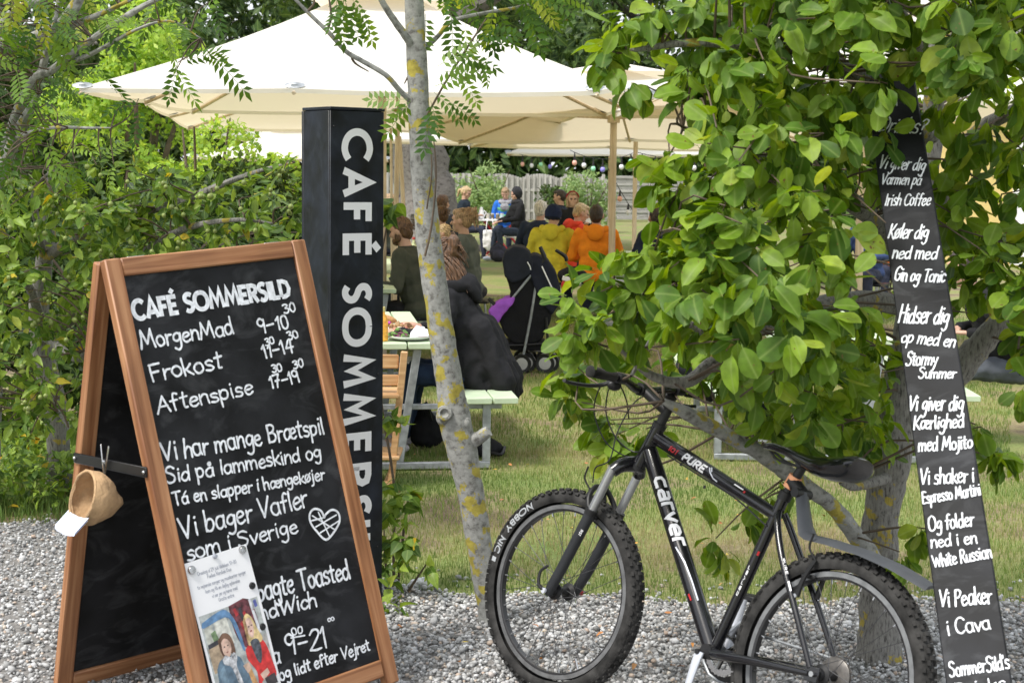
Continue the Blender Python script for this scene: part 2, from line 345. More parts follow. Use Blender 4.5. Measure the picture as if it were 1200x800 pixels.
def leaf_mesh(name, mat, pos, d, n, size, tpl, base=None, rnds=None):
    tv, tf = tpl; d, b, n = leaf_frames(pos, d, n); k = len(tv); m = len(pos)
    v = pos[:, None] + size[:, None, None] * (tv[None, :, 0:1] * d[:, None] + (tv[None, :, 1:2] * rng.uniform(.78, 1.15, (m, 1, 1))) * b[:, None] + (tv[None, :, 2:3] * rng.uniform(-.3, 2.1, (m, 1, 1))) * n[:, None])
    f = (tf[None] + (np.arange(m) * k)[:, None, None]).reshape(-1, 4)
    r = np.repeat(rng.random(m) if rnds is None else rnds, k)
    return npmesh(name, v.reshape(-1, 3), f, mat, r, smooth=True, base=base, mid=np.tile(mid_of(tpl), m))
def clusters(cs, out, nper, smin, smax, droop=.55, spread=.9, gap=.25):
    """leaf rosettes: nper leaves round each cluster centre, pointing outwards and hanging"""
    m = len(cs); k = nper; c = np.repeat(cs, k, 0); o = np.repeat(out, k, 0)
    r = nrm(rng.normal(size=(m * k, 3))); d = nrm(o * (1 - spread * .5) + r * spread + np.array([0, 0, -droop]))
    sz = rng.uniform(smin, smax, m * k)
    pos = c + d * (sz * gap)[:, None] * rng.uniform(.2, 1.6, (m * k, 1)) + rng.normal(size=(m * k, 3)) * smin * .15
    n = nrm(o * .9 + np.array([0, -.15, .75]) + rng.normal(size=(m * k, 3)) * .42)
    return pos, d, n, sz
def in_ell(c, r, m, shell=.35):
    u = nrm(rng.normal(size=(m, 3))); q = rng.uniform(shell, 1, (m, 1)) ** (1 / 2.2); return np.array(c) + u * q * np.array(r), u
def blobs_points(blobs, dens, depth=1.3):
    cs = []; os_ = []
    for (px, py, Y, r, *e) in blobs:
        s = FPX / Y; R_ = r / s; m = max(2, int(dens * (r / 70) ** 2 * (e[0] if e else 1)))
        c, u = in_ell(P(px, py, Y), (R_, R_ * depth, R_), m, .1); cs.append(c); os_.append(u)
    return np.concatenate(cs), np.concatenate(os_)
def nearest_twigs(mb, cs, skel, r0=.0025, stride=1):
    sk = np.array([tuple(p) for p in skel])
    for i in range(0, len(cs), stride):
        c = cs[i]; j = np.argmin(((sk - c) ** 2).sum(1) + np.maximum(sk[:, 2] - c[2], 0) * .3); a = V(*sk[j]); b = V(*c)
        mid = (a + b) / 2 + V(*(rng.normal(size=3) * .12 * (b - a).length)) + V(0, 0, .08 * (b - a).length)
        mb.tube([a, mid, b], [r0 * 2.2, r0 * 1.5, r0], 4, caps=False, sm=3)
def leaf_objects(parent, mat, name, sel, pos, d, n, size, tpl):
    """the leaves that show largest: each an object of its own, sharing one mesh"""
    tv, tf = tpl; base = None; D, B, Nn = leaf_frames(pos, d, n); w0 = wl(parent)
    for i in sel:
        if base is None:
            base = []
            for q in (.1, .8, 1.5, 2.2):
                t3 = tv.copy(); t3[:, 2] *= q; t3[:, 1] *= 1.12 - q * .12; t3[:, 1] += .05 * (q - 1) * t3[:, 0] ** 2; base.append(npmesh(name, t3, tf, mat, None, smooth=True, mid=mid_of(tpl)))
        o = bpy.data.objects.new(name, base[rnd.randrange(4)]); COL.objects.link(o); o.parent = parent
        s = size[i]; R_ = Matrix([[D[i][k] * s, B[i][k] * s, Nn[i][k] * s, 0] for k in range(3)] + [[0, 0, 0, 1]])
        R_.translation = V(*pos[i]) - w0; o.matrix_basis = R_
def visible_front(pos, k, cell=9, per=1, ymax=99):
    """indices of the leaves nearest to the viewer over the whole crown, one or two per small window"""
    idx = np.argsort(pos[:, 1]); seen = {}; out = []
    for i in idx:
        x, y = proj(pos[i])
        if not (-5 < x < 1205 and -5 < y < 805): continue
        key = (int(x // cell), int(y // cell))
        if seen.get(key, 0) >= per: continue
        seen[key] = seen.get(key, 0) + 1; out.append(i)
        if len(out) >= k: break
    return np.array(out, int)
def crown(root, mat, cs, out, nper, smin, smax, tpl, nobj=0, leafname='leaf', cloud='foliage', cell=9, **kw):
    pos, d, n, sz = clusters(cs, out, nper, smin, smax, **kw)
    keep = np.ones(len(pos), bool)
    if nobj:
        sel = visible_front(pos, nobj, cell); leaf_objects(root, mat, leafname, sel, pos, d, n, sz, tpl); keep[sel] = False
    me = leaf_mesh(cloud, mat, pos[keep], d[keep], n[keep], sz[keep], tpl, base=tuple(wl(root)))
    return tag(put(cloud, me, root), kind='stuff')

# ------------------------------------------------------------------ the ground
def groundmat():
    m, nt, b = mk('lawn_soil'); L = nt.links.new; tc = N(nt, 'ShaderNodeTexCoord')
    n = N(nt, 'ShaderNodeTexNoise'); n.inputs['Scale'].default_value = 1.1; n.inputs['Detail'].default_value = 8; n.inputs['Roughness'].default_value = .6; L(tc.outputs['Object'], n.inputs['Vector'])
    n2 = N(nt, 'ShaderNodeTexNoise'); n2.inputs['Scale'].default_value = 45; n2.inputs['Detail'].default_value = 6; L(tc.outputs['Object'], n2.inputs['Vector'])
    r = ramp(nt, [(.35, (.13, .095, .06)), (.43, (.22, .185, .095)), (.5, (.20, .215, .07)), (.66, (.13, .19, .045))]); L(n.outputs[0], r.inputs[0])
    hs = N(nt, 'ShaderNodeHueSaturation'); mr = N(nt, 'ShaderNodeMapRange'); mr.inputs[3].default_value = .45; mr.inputs[4].default_value = 1.7; L(n2.outputs[0], mr.inputs[0]); L(mr.outputs[0], hs.inputs['Value'])
    L(r.outputs[0], hs.inputs['Color']); L(hs.outputs[0], b.inputs['Base Color']); b.inputs['Roughness'].default_value = .95
    bp = N(nt, 'ShaderNodeBump'); bp.inputs['Strength'].default_value = .8; bp.inputs['Distance'].default_value = .02; L(n2.outputs[0], bp.inputs['Height']); L(bp.outputs[0], b.inputs['Normal']); return m
def rampattr(name, stops, rough=.8, trans=0):
    m, nt, b = mk(name); L = nt.links.new; at = N(nt, 'ShaderNodeAttribute', attribute_name='rnd'); r = ramp(nt, stops); L(at.outputs['Fac'], r.inputs[0])
    tc = N(nt, 'ShaderNodeTexCoord'); n = N(nt, 'ShaderNodeTexNoise'); n.inputs['Scale'].default_value = 90; L(tc.outputs['Object'], n.inputs['Vector'])
    hs = N(nt, 'ShaderNodeHueSaturation'); mr = N(nt, 'ShaderNodeMapRange'); mr.inputs[3].default_value = .72; mr.inputs[4].default_value = 1.28; L(n.outputs[0], mr.inputs[0]); L(mr.outputs[0], hs.inputs['Value']); L(r.outputs[0], hs.inputs['Color'])
    L(hs.outputs[0], b.inputs['Base Color']); b.inputs['Roughness'].default_value = rough
    if trans:
        t = N(nt, 'ShaderNodeBsdfTranslucent'); L(hs.outputs[0], t.inputs[0]); ms = N(nt, 'ShaderNodeMixShader'); ms.inputs[0].default_value = trans
        L(b.outputs[0], ms.inputs[1]); L(t.outputs[0], ms.inputs[2]); L(ms.outputs[0], nt.nodes['Material Output'].inputs[0])
    return m
mb = MB(); gx = [-400, -60, -20, -6, 6, 20, 60, 400]; gy = [-60, 2, 6, 14, 30, 60, 120, 900]
mb.add([(x, y, 0) for y in gy for x in gx], [(j * 8 + i, j * 8 + i + 1, (j + 1) * 8 + i + 1, (j + 1) * 8 + i) for j in range(7) for i in range(7)])
tag(part('lawn_ground', mb, groundmat(), smooth=False), kind='structure')
EDGE = [(-900, 560), (-200, 590), (0, 613), (90, 617), (200, 637), (330, 664), (480, 688), (620, 700), (850, 707), (1000, 707), (1200, 702), (1700, 690), (2600, 680)]
EX = np.array([G(*e).x for e in EDGE]); EY = np.array([G(*e).y for e in EDGE])
def edge_y(x): return np.interp(x, EX, EY) + .05 * np.sin(x * 5.1) + .03 * np.sin(x * 13.7 + 1)
mb = MB(); xs = np.linspace(-5.5, 6, 90)
vs = [(x, float(edge_y(x)), .004) for x in xs] + [(x, 1.0, .004) for x in xs]
mb.add(vs, [(i, i + 1, 91 + i, 90 + i) for i in range(89)])
tag(part('gravel_path', mb, plain('gravel_dust', (.20, .19, .18), .95, var=.35, scale=60, bump=.6, bscale=140), smooth=False), kind='structure')
def ico():
    bm = bmesh.new(); bmesh.ops.create_icosphere(bm, subdivisions=1, radius=1); bm.verts.index_update()
    v = np.array([x.co[:] for x in bm.verts]); f = np.array([[q.index for q in x.verts] for x in bm.faces]); bm.free(); return v, f
IV, IF = ico()
def stones(m, x0, x1, y0f, y1f, smin, smax, zmax=.02):
    x = rng.uniform(x0, x1, m); lo = y0f(x); hi = y1f(x); y = lo + (hi - lo) * rng.random(m)
    s = rng.uniform(smin, smax, m) * np.where(rng.random(m) < .08, 1.5, 1); z = s * .3 + rng.random(m) ** 2 * zmax
    q = rng.normal(size=(m, 4)); q /= np.linalg.norm(q, axis=1, keepdims=True); a, b, c, d = q.T
    R_ = np.stack([1 - 2 * (c * c + d * d), 2 * (b * c - a * d), 2 * (b * d + a * c), 2 * (b * c + a * d), 1 - 2 * (b * b + d * d), 2 * (c * d - a * b), 2 * (b * d - a * c), 2 * (c * d + a * b), 1 - 2 * (b * b + c * c)], 1).reshape(m, 3, 3)
    sc = rng.uniform(.5, 1.15, (m, 1, 3)); v = IV[None] * sc * (1 + rng.normal(size=(m, len(IV), 1)) * .17)
    v = np.einsum('mij,mkj->mki', R_, v) * s[:, None, None]; v[:, :, 2] *= .8
    v += np.stack([x, y, z], 1)[:, None]; f = (IF[None] + (np.arange(m) * len(IV))[:, None, None]).reshape(-1, 3)
    return v.reshape(-1, 3), f, np.repeat(rng.random(m), len(IV))
sA = stones(33000, -2.4, 2.5, lambda x: 0 * x + 5.0, edge_y, .0045, .012)
sD = stones(6500, 2.5, 3.9, lambda x: 0 * x + 4.2, edge_y, .006, .013); sE = stones(7500, -3.9, -2.4, lambda x: 0 * x + 4.2, edge_y, .006, .013)
sB = stones(10000, -2.6, 2.6, lambda x: 0 * x + 2.6, lambda x: 0 * x + 5.0, .009, .017)
sC = stones(260, -2.4, 2.5, edge_y, lambda x: edge_y(x) + .35 * 1, .006, .013, .004)
gv = []; gf = []; gr = []; o = 0
for v_, f_, r_ in (sA, sB, sC, sD, sE): gv.append(v_); gf.append(f_ + o); gr.append(r_); o += len(v_)
GRAVEL = rampattr('gravel_stone', [(0, (.16, .16, .155)), (.18, (.27, .27, .265)), (.42, (.38, .38, .375)), (.68, (.47, .47, .465)), (.88, (.61, .615, .62)), (.94, (.42, .32, .25)), (1, (.60, .54, .46))], .75)
o_ = put('gravel', npmesh('gravel', np.concatenate(gv), np.concatenate(gf), GRAVEL, np.concatenate(gr)))
tag(o_, 'grey and white crushed stone gravel covering the near ground', 'gravel', kind='stuff')
# short dry grass
def blades(m, xf, yf, h0, h1, wd, lean=.5, near=None):
    y = yf(m); x = xf(y); ok = y > edge_y(x) + rng.normal(size=len(y)) * .07; x, y = x[ok], y[ok]; m = len(x)
    h = rng.uniform(h0, h1, m); a = rng.uniform(0, 2 * np.pi, m); l = rng.uniform(.1, 1, m) * lean * h; b = rng.uniform(0, 2 * np.pi, m)
    dx, dy = np.cos(a) * wd, np.sin(a) * wd; lx, ly = np.cos(b) * l, np.sin(b) * l; z = 0 * x
    v = np.stack([np.stack([x - dx, y - dy, z], 1), np.stack([x + dx, y + dy, z], 1), np.stack([x + lx * .4 + dx * .7, y + ly * .4 + dy * .7, h * .6], 1), np.stack([x + lx * .4 - dx * .7, y + ly * .4 - dy * .7, h * .6], 1), np.stack([x + lx, y + ly, h], 1)], 1)
    k = np.arange(m)[:, None] * 5; f = np.concatenate([k + np.array([[0, 1, 2]]), k + np.array([[0, 2, 3]]), k + np.array([[3, 2, 4]])])
    pn = np.array([noise.noise((float(p) * .9, float(q) * .9, 0)) for p, q in zip(x, y)])
    r = np.clip(.52 + pn * .85 + rng.normal(size=m) * .26, 0, 1); return v.reshape(-1, 3), f, np.repeat(r, 5)
gb = [blades(105000, lambda y: rng.uniform(-.42, .42, len(y)) * y * .92, lambda m: 5.0 + (9.5 - 5.0) * rng.random(m) ** .9, .012, .042, .0018),
      blades(85000, lambda y: rng.uniform(-.12, .2, len(y)) * y * 1.6, lambda m: 9.3 + 12 * rng.random(m) ** 1.2, .018, .045, .0028)]
gv = []; gf = []; gr = []; o = 0
for v_, f_, r_ in gb: gv.append(v_); gf.append(f_ + o); gr.append(r_); o += len(v_)
GRASS = rampattr('grass_blade', [(0, (.44, .37, .20)), (.22, (.35, .34, .13)), (.45, (.24, .30, .075)), (.8, (.16, .25, .05)), (1, (.11, .19, .035))], .6, .3)
tag(put('grass', npmesh('grass', np.concatenate(gv), np.concatenate(gf), GRASS, np.concatenate(gr))), 'short patchy dry grass of the cafe lawn', 'grass', kind='stuff')
# tall weeds and ground cover at the left edge of the gravel
wv, wf, wr = blades(9000, lambda y: rng.uniform(-.36, -.14, len(y)) * y, lambda m: 7.4 + 2.6 * rng.random(m), .03, .12, .003, .7)
tag(put('tall_grass', npmesh('tall_grass', wv, wf, GRASS, np.clip(wr + .35, 0, 1))), 'taller green grass under the bushes left of the chalkboard', 'grass', kind='stuff')
cs = np.stack([rng.uniform(-2.75, -1.3, 700), rng.uniform(7.6, 9, 700), rng.uniform(.02, .26, 700)], 1)
pos, d, n, sz = clusters(cs, np.tile([0, -.4, .9], (700, 1)), 6, .03, .06, .0, 1.0)
tag(put('ground_cover', leaf_mesh('ground_cover', LEAF_APPLE, pos, d, n, sz, T_EL)), 'low leafy weeds at the foot of the bushes on the left', 'weeds', kind='stuff')
# fallen leaves
m_ = 130; x = rng.uniform(-1.5, 2.2, m_); y = 5.2 + 5.0 * rng.random(m_) ** 1.5; ps = np.stack([x, y, np.full(m_, .03)], 1)
FALL = rampattr('dry_leaf', [(0, (.62, .40, .05)), (.4, (.50, .20, .05)), (.8, (.30, .13, .06)), (1, (.65, .5, .1))], .7)
dd = rng.normal(size=(m_, 3)) * [1, 1, .2]; nn = np.tile([0, 0, 1.], (m_, 1)) + rng.normal(size=(m_, 3)) * .3
tag(put('fallen_leaves', leaf_mesh('fallen_leaves', FALL, ps, dd, nn, rng.uniform(.018, .034, m_), T_EL)), 'small orange and yellow fallen leaves on gravel and grass', 'leaves', kind='stuff')

# ------------------------------------------------------------------ far trees, bushes, fence
def skel_line(pts): return [q for q in smooth_path(pts, 6)]
def far_tree(label, X, Y, h, r, ht, n, mat, size, group=None, cat='tree', name='leafy_tree', tr=.28, squash=1.0):
    t = thing(name, label, cat, (X, Y, 0), group)
    mb = MB(); top = V(X + rnd.uniform(-.4, .4), Y, h * .8)
    tk = [V(X, Y, 0), V(X + .1, Y, h * .25), V(X - .1, Y + .1, h * .5), top]; mb.tube(tk, [tr, tr * .75, tr * .5, tr * .2], 10, sm=4, jit=.25)
    for k in range(7):
        a = rnd.uniform(0, 6.28); z = h * rnd.uniform(.25, .6); mb.tube([V(X, Y, z), V(X + math.cos(a) * r * .4, Y + math.sin(a) * r * .4, z + h * .12), V(X + math.cos(a) * r * .8, Y + math.sin(a) * r * .8, z + h * .2)], [tr * .4, tr * .25, tr * .08], 6, sm=3)
    part('trunk', mb, M['bark3'], t)
    cs = []; os_ = []; nb = 26
    for k in range(nb):
        u = nrm(rng.normal(size=(1, 3)))[0]; q = rng.uniform(.35, .95); c = np.array([X, Y, h * .5 + ht]) + u * q * np.array([r, r * squash, h * .42])
        rr = r * rng.uniform(.22, .42); a, b = in_ell(c, (rr, rr * squash, rr * .85), n // nb, .5); cs.append(a); os_.append(b)
    cs = np.concatenate(cs); os_ = np.concatenate(os_); ok = cs[:, 2] > .15; cs, os_ = cs[ok], os_[ok]; m = len(cs)
    d = nrm(rng.normal(size=(m, 3)) + [0, 0, -.3]); nn = nrm(os_ + [0, -.1, .5] + rng.normal(size=(m, 3)) * .4)
    me = leaf_mesh('crown', mat, cs, d, nn, rng.uniform(size * .6, size * 1.3, m), T_SM, base=(X, Y, 0)); tag(put('crown', me, t), kind='stuff'); return t
ft = [(-24, 72, 15, 7.5), (-15.5, 66, 15, 7), (-8, 70, 16, 7.5), (-.5, 66, 14, 6.5), (6, 70, 17, 7.5), (13, 66, 16, 7.5), (21, 70, 17, 8), (29, 68, 16, 8)]
fl = ['far dark green tree at the left edge behind the branches', 'far dark green tree rising above the left slope of the biggest parasol', 'far green tree just left of the biggest parasol peak', 'far dark tree behind the lichen covered trunk, past the fence', 'tall dark tree above the right slope of the biggest parasol', 'far dark tree behind the parasol with the thick wooden pole', 'far dark tree hidden mostly by the crown over the bicycle', 'far dark tree at the right edge behind the near tree crown']
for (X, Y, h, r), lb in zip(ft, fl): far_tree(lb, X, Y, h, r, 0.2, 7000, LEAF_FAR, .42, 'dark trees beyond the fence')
# dense undergrowth behind the fence
cs = np.stack([rng.uniform(-30, 34, 48000), rng.uniform(57, 63, 48000), rng.uniform(.2, 8.5, 48000)], 1); cs[:, 2] *= .7 + .3 * np.sin(cs[:, 0] * .9) * np.sin(cs[:, 0] * .31)
d = nrm(rng.normal(size=cs.shape)); nn = nrm(rng.normal(size=cs.shape) * .5 + [0, -.8, .5])
sx = np.where(rng.random(16000) < .5, rng.uniform(-85, -28, 16000), rng.uniform(32, 85, 16000)); c2 = np.stack([sx, rng.uniform(54, 62, 16000), rng.uniform(.2, 7, 16000)], 1); c2[:, 2] *= .75 + .25 * np.sin(sx * .5) * np.sin(sx * .23)
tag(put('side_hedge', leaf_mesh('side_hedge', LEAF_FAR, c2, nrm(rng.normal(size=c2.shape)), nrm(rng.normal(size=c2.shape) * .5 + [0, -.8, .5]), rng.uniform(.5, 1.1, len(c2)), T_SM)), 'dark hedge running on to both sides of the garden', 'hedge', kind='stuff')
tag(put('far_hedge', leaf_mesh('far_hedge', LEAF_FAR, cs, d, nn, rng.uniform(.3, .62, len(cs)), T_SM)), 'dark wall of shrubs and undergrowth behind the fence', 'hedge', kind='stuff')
# old tree with the wide flared trunk behind the rowan
t = thing('old_tree', 'thick old tree with flared grey trunk behind the lichen covered stem', 'tree', P(500, 300, 33) * 1)
t.location = (P(498, 260, 33).x, 33, 0); WL[t.name] = Vector(t.location); bx = t.location.x
mb = MB(); mb.tube([V(bx + .1, 33, 0), V(bx + .05, 33, .5), V(bx, 33, 1.2), V(bx - .1, 33, 2.2), V(bx - .1, 33, 4), V(bx, 33, 7)], [.95, .72, .58, .55, .5, .35], 18, sm=4, jit=.35)
for a in (0.3, 2.6, 4.4): mb.tube([V(bx, 33, .6), V(bx + math.cos(a) * .8, 33 + math.sin(a) * .8, .12), V(bx + math.cos(a) * 1.5, 33 + math.sin(a) * 1.4, -.05)], [.35, .2, .05], 8, sm=3)
for k in range(6):
    a = k * 1.05; mb.tube([V(bx, 33, 4.2), V(bx + math.cos(a) * 1.6, 33 + math.sin(a) * 1.6, 5.4), V(bx + math.cos(a) * 3.4, 33 + math.sin(a) * 3, 6.6)], [.24, .15, .05], 7, sm=3)
part('trunk', mb, M['bark3'], t)
c_, u_ = in_ell((bx, 33.5, 6.4), (4.2, 3.6, 2.3), 6500, .5); nn = nrm(u_ + [0, 0, .5] + rng.normal(size=u_.shape) * .4)
tag(put('crown', leaf_mesh('crown', LEAF_FAR, c_, nrm(rng.normal(size=c_.shape)), nn, rng.uniform(.16, .3, len(c_)), T_SM, base=tuple(t.location)), t), kind='stuff')

# the garden fence: woven vertical boards, then two arched panels of horizontal slats
M['fence'] = woodmat('weathered_boards', (.24, .225, .21), (.38, .365, .345), (.52, .50, .475), scale=.25, rough=.9, axis='Z')
YF = 54.0; fx0, fx1 = P(440, 230, YF).x, P(707, 230, YF).x
fen = thing('board_fence', 'weathered grey fence of upright boards with scalloped top at the back of the lawn', 'fence', ((fx0 + fx1) / 2, YF, 0))
nb_ = 84; stp = (fx1 - fx0) / nb_; bo = Vector(fen.location)
meB = MB().cbox((0, 0, .5), (stp * .93, .022, 1), b=.008).mesh('board', M['fence'])
for i in range(nb_):
    x = fx0 + (i + .5) * stp; ph = ((i + 3) % 14) / 14; hh = 1.43 + .14 * math.sin(math.pi * ph)
    o = put('board', meB, fen); o.location = V(x, YF + (.03 if i % 2 else -.03), .03) - bo; o.scale = (1, 1, hh)
for z in (.35, 1.05):
    part('rail', MB().cbox(((fx0 + fx1) / 2, YF, z), (fx1 - fx0, .035, .09)), M['fence'], fen)
for k in range(7):
    x = fx0 + k * (fx1 - fx0) / 6; part('post', MB().cbox((x, YF + .06, .8), (.1, .1, 1.6)), M['fence'], fen)
M['fence_h'] = woodmat('weathered_slats', (.22, .21, .20), (.34, .33, .315), (.46, .45, .43), scale=.25, rough=.9, axis='X')
for k, lb in enumerate(['arched fence panel of grey horizontal slats right of the upright boards', 'arched grey slat fence panel further right, beside the thinner wooden pole', 'arched grey slat fence panel mostly behind the near leaves']):
    xa = fx1 + .08 + k * 1.55; fp = thing('slat_fence_panel', lb, 'fence panel', (xa + .75, YF, 0), 'arched slat fence panels')
    for j in range(13):
        z = .12 + j * .115; q = (z - 1.18) / .42; wd = 1.42 if z < 1.18 else 1.42 * math.sqrt(max(0, 1 - q * q))
        if wd > .2: part('slat', MB().cbox((xa + .75, YF + (.015 if j % 2 else -.015), z), (wd, .02, .105), b=.006), M['fence_h'], fp)
    for x in (xa, xa + 1.5): part('post', MB().cbox((x, YF, .72), (.08, .08, 1.44)), M['fence'], fp)
def shrub(name, label, cat, px, py, Y, w_, h_, n, mat, size, tpl=T_SM, dens=.3, stems=5, z0=0, deep=.8, twigc=None):
    X = P(px, py, Y).x; t = thing(name, label, cat, (X, Y, 0)); mb = MB()
    for k in range(stems):
        a = rnd.uniform(0, 6.28); q = rnd.uniform(.2, .7) * w_; mb.tube([V(X, Y, 0), V(X + math.cos(a) * q * .4, Y + math.sin(a) * q * .4, z0 + h_ * .4), V(X + math.cos(a) * q, Y + math.sin(a) * q, z0 + h_ * rnd.uniform(.7, .98))], [.02 * h_, .012 * h_, .004 * h_], 6, sm=3)
    part('stem', mb, M['twig'], t); cs = []; os_ = []
    for k in range(18):
        u = nrm(rng.normal(size=(1, 3)))[0]; c = np.array([X, Y, z0 + h_ * .52]) + u * rng.uniform(.3, .8) * np.array([w_, w_ * deep, h_ * .5]); rr = w_ * rng.uniform(.25, .45)
        a, b = in_ell(c, (rr, rr, rr), n // 18, dens); cs.append(a); os_.append(b)
    cs = np.concatenate(cs); os_ = np.concatenate(os_); cs[:, 2] = np.abs(cs[:, 2]) + .02; d = nrm(rng.normal(size=cs.shape) + [0, 0, -.2]); nn = nrm(os_ + [0, 0, .5] + rng.normal(size=cs.shape) * .45)
    tag(put('foliage', leaf_mesh('foliage', mat, cs, d, nn, rng.uniform(size * .6, size * 1.3, len(cs)), tpl, base=(X, Y, 0)), t), kind='stuff'); return t
shrub('shrub', 'light green feathery shrub in front of the fence behind the women at the red table', 'shrub', 573, 230, 44, 1.15, 1.9, 2300, LEAF_SILVER, .13)
shrub('shrub', 'pale green shrub in front of the fence behind the woman with the red headband', 'shrub', 690, 225, 44, 1.0, 1.75, 1900, LEAF_SILVER, .13)
shrub('shrub', 'thin climbing shrub on the scalloped fence between the two pale shrubs', 'shrub', 648, 235, 50, .55, 1.5, 700, LEAF_FAR, .14)
shrub('bush', 'bright green rounded bush under the left tip of the biggest parasol', 'bush', 232, 190, 16.0, 1.2, 2.45, 15000, LEAF_LIGHT, .065, dens=.6, deep=.45)
shrub('bush', 'dark tall evergreen bush left of the bright rounded bush', 'bush', 128, 190, 13.0, .5, 1.95, 8000, LEAF_FAR, .075, dens=.4, deep=.9)
shrub('bush', 'yellow green leafy bush high behind the drooping leaves at upper left', 'bush', 160, 90, 24, 1.5, 4.3, 8000, LEAF_LIGHT, .11, dens=.5)
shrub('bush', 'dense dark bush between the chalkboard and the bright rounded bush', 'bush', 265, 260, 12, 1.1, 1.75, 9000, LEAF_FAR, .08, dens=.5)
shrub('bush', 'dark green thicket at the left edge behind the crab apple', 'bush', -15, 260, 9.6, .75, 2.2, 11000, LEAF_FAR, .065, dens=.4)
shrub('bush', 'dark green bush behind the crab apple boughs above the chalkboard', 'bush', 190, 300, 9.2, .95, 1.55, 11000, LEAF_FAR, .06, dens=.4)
# ------------------------------------------------------------------ parasols
def parasol(label, cx, cy, hw, hd, ze, rise, rot=0, tilt=0, pole_r=.03, extra=(), pole=True, vent=True, base=True):
    t = thing('parasol', label, 'parasol', (cx, cy, 0), 'cream square parasols over the tables')
    R_ = Matrix.Rotation(rot, 3, 'Z'); ap = V(cx, cy, ze + rise)
    def W_(x, y, z): q = R_ @ V(x, y, z); return V(cx, cy, -tilt * q.y) + q
    per = [(-hw, -hd)] + [(e, -hd) for e in extra] + [(hw, -hd), (hw, 0), (hw, hd), (0, hd), (-hw, hd), (-hw, 0)]
    corner = {(-hw, -hd), (hw, -hd), (hw, hd), (-hw, hd)}
    n = len(per)
    for i in range(n):
        a = W_(*per[i], ze - (.0 if per[i] in corner else -.01)); b = W_(*per[(i + 1) % n], ze - (.0 if per[(i + 1) % n] in corner else -.01))
        mb = MB(); K = 8; vs = []
        for r in range(K + 1):
            q = r / K
            for c in range(7):
                s = c / 6; e = a * (1 - s) + b * s; p = ap * (1 - q) + e * q
                p.z -= .10 * math.sin(math.pi * s) * q * (1 - q * .35) * min(1, (b - a).length / 2.5); p.z -= .06 * math.sin(math.pi * q)
                if r == K: p.z += .035 * math.sin(math.pi * s)
                vs.append(p)
        vs += [v + V(0, 0, -.035) + (ap - v).normalized() * .006 for v in vs[-7:]]
        fs = [(r * 7 + c, r * 7 + c + 1, (r + 1) * 7 + c + 1, (r + 1) * 7 + c) for r in range(K + 1) for c in range(6)]
        mb.add(vs, fs); part('canopy_panel', mb, M['canopy'], t)
        rb = MB().tube([ap - V(0, 0, .06), ap * .5 + a * .5 - V(0, 0, .105), a - V(0, 0, .035)], .015, 6, sm=5); part('rib', rb, M['pole_wood'], t)
        st = W_(per[i][0] * .45, per[i][1] * .45, ze + rise * .55 - .14); part('strut', MB().beam(V(cx, cy, ze + rise * .1), st, .018, .026), M['pole_wood'], t)
        part('rib_cap', MB().lathe([(.0, .02), (.018, .018), (.03, .004), (.045, 0), (.04, -.006)], a + (a - ap).normalized() * -.03 + V(0, 0, .012), Matrix.Rotation(math.radians(40), 3, 'X') @ Matrix.Diagonal((1.7, .8, 1)), 12), M['galv'], t)
    if vent:
        mb = MB(); q = .27
        vs = [W_(x * hw * q, y * hd * q, ze + rise * (1 - q) + .085 - (.03 if (x and y) else 0)) for x, y in [(-1, -1), (-.5, -1), (0, -1), (.5, -1), (1, -1), (1, 0), (1, 1), (0, 1), (-1, 1), (-1, 0)]] + [W_(0, 0, ze + rise + .06)]
        mb.add(vs, [(i, (i + 1) % 10, 10) for i in range(10)]); part('vent_cap', mb, M['canopy'], t, smooth=False)
    mb = MB().tube([V(cx, cy, .05), V(cx, cy, ze + rise - .02)], pole_r, 14); part('pole', mb, M['pole_wood'], t)
    part('hub', MB().lathe([(pole_r, -.05), (pole_r + .03, -.05), (pole_r + .035, .03), (pole_r, .05)], (cx, cy, ze + rise * .1), n=16), M['pole_wood'], t)
    part('base', MB().cbox((cx, cy, .03), (.55, .55, .06), b=.01), M['galv'], t)
    return t
s_ = lambda px, Y: (px - 600) / FPX * Y
# the big one in front: front edge 11.5 m away
parasol('biggest cream parasol spanning the upper left, its peak cut by the picture top', s_(421, 11.6), 13.6, 2.03, 2.03, 2.27, 1.02, extra=(s_(345, 11.6) - s_(421, 11.6), s_(697, 11.6) - s_(421, 11.6)), pole_r=.036)
parasol('cream parasol in the second row showing below the left half of the biggest one', s_(430, 18.8), 18.8, 2.3, 2.1, 2.30, .8, rot=.1, tilt=.035)
parasol('white parasol low behind the black cafe pillar and the lichen covered trunk', s_(440, 27), 27.0, 2.35, 2.1, 2.2, .95)
parasol('cream parasol on the thick round wooden pole in the middle of the picture', s_(716, 17.6), 17.6, 2.15, 2.1, 2.22, .62, rot=-.16, tilt=.062, pole_r=.038)
parasol('cream parasol on the thinner pole just right of the thick wooden pole', s_(742, 24), 24.0, 2.3, 2.1, 2.2, .6, rot=.12, tilt=.05, pole_r=.034)
parasol('farthest cream parasol low over the fence with coloured bulbs hanging below it', s_(712, 35), 35.0, 2.25, 2.0, 2.08, .9, pole_r=.03)
parasol('whitish parasol glimpsed through leaves left of the black pillar', s_(345, 22), 22.0, 1.2, 1.2, 1.85, .5)
parasol('big white parasol behind the near tree crown above the drinks plank', 3.05, 13.9, 2.05, 2.05, 2.27, 1.05, pole_r=.036)
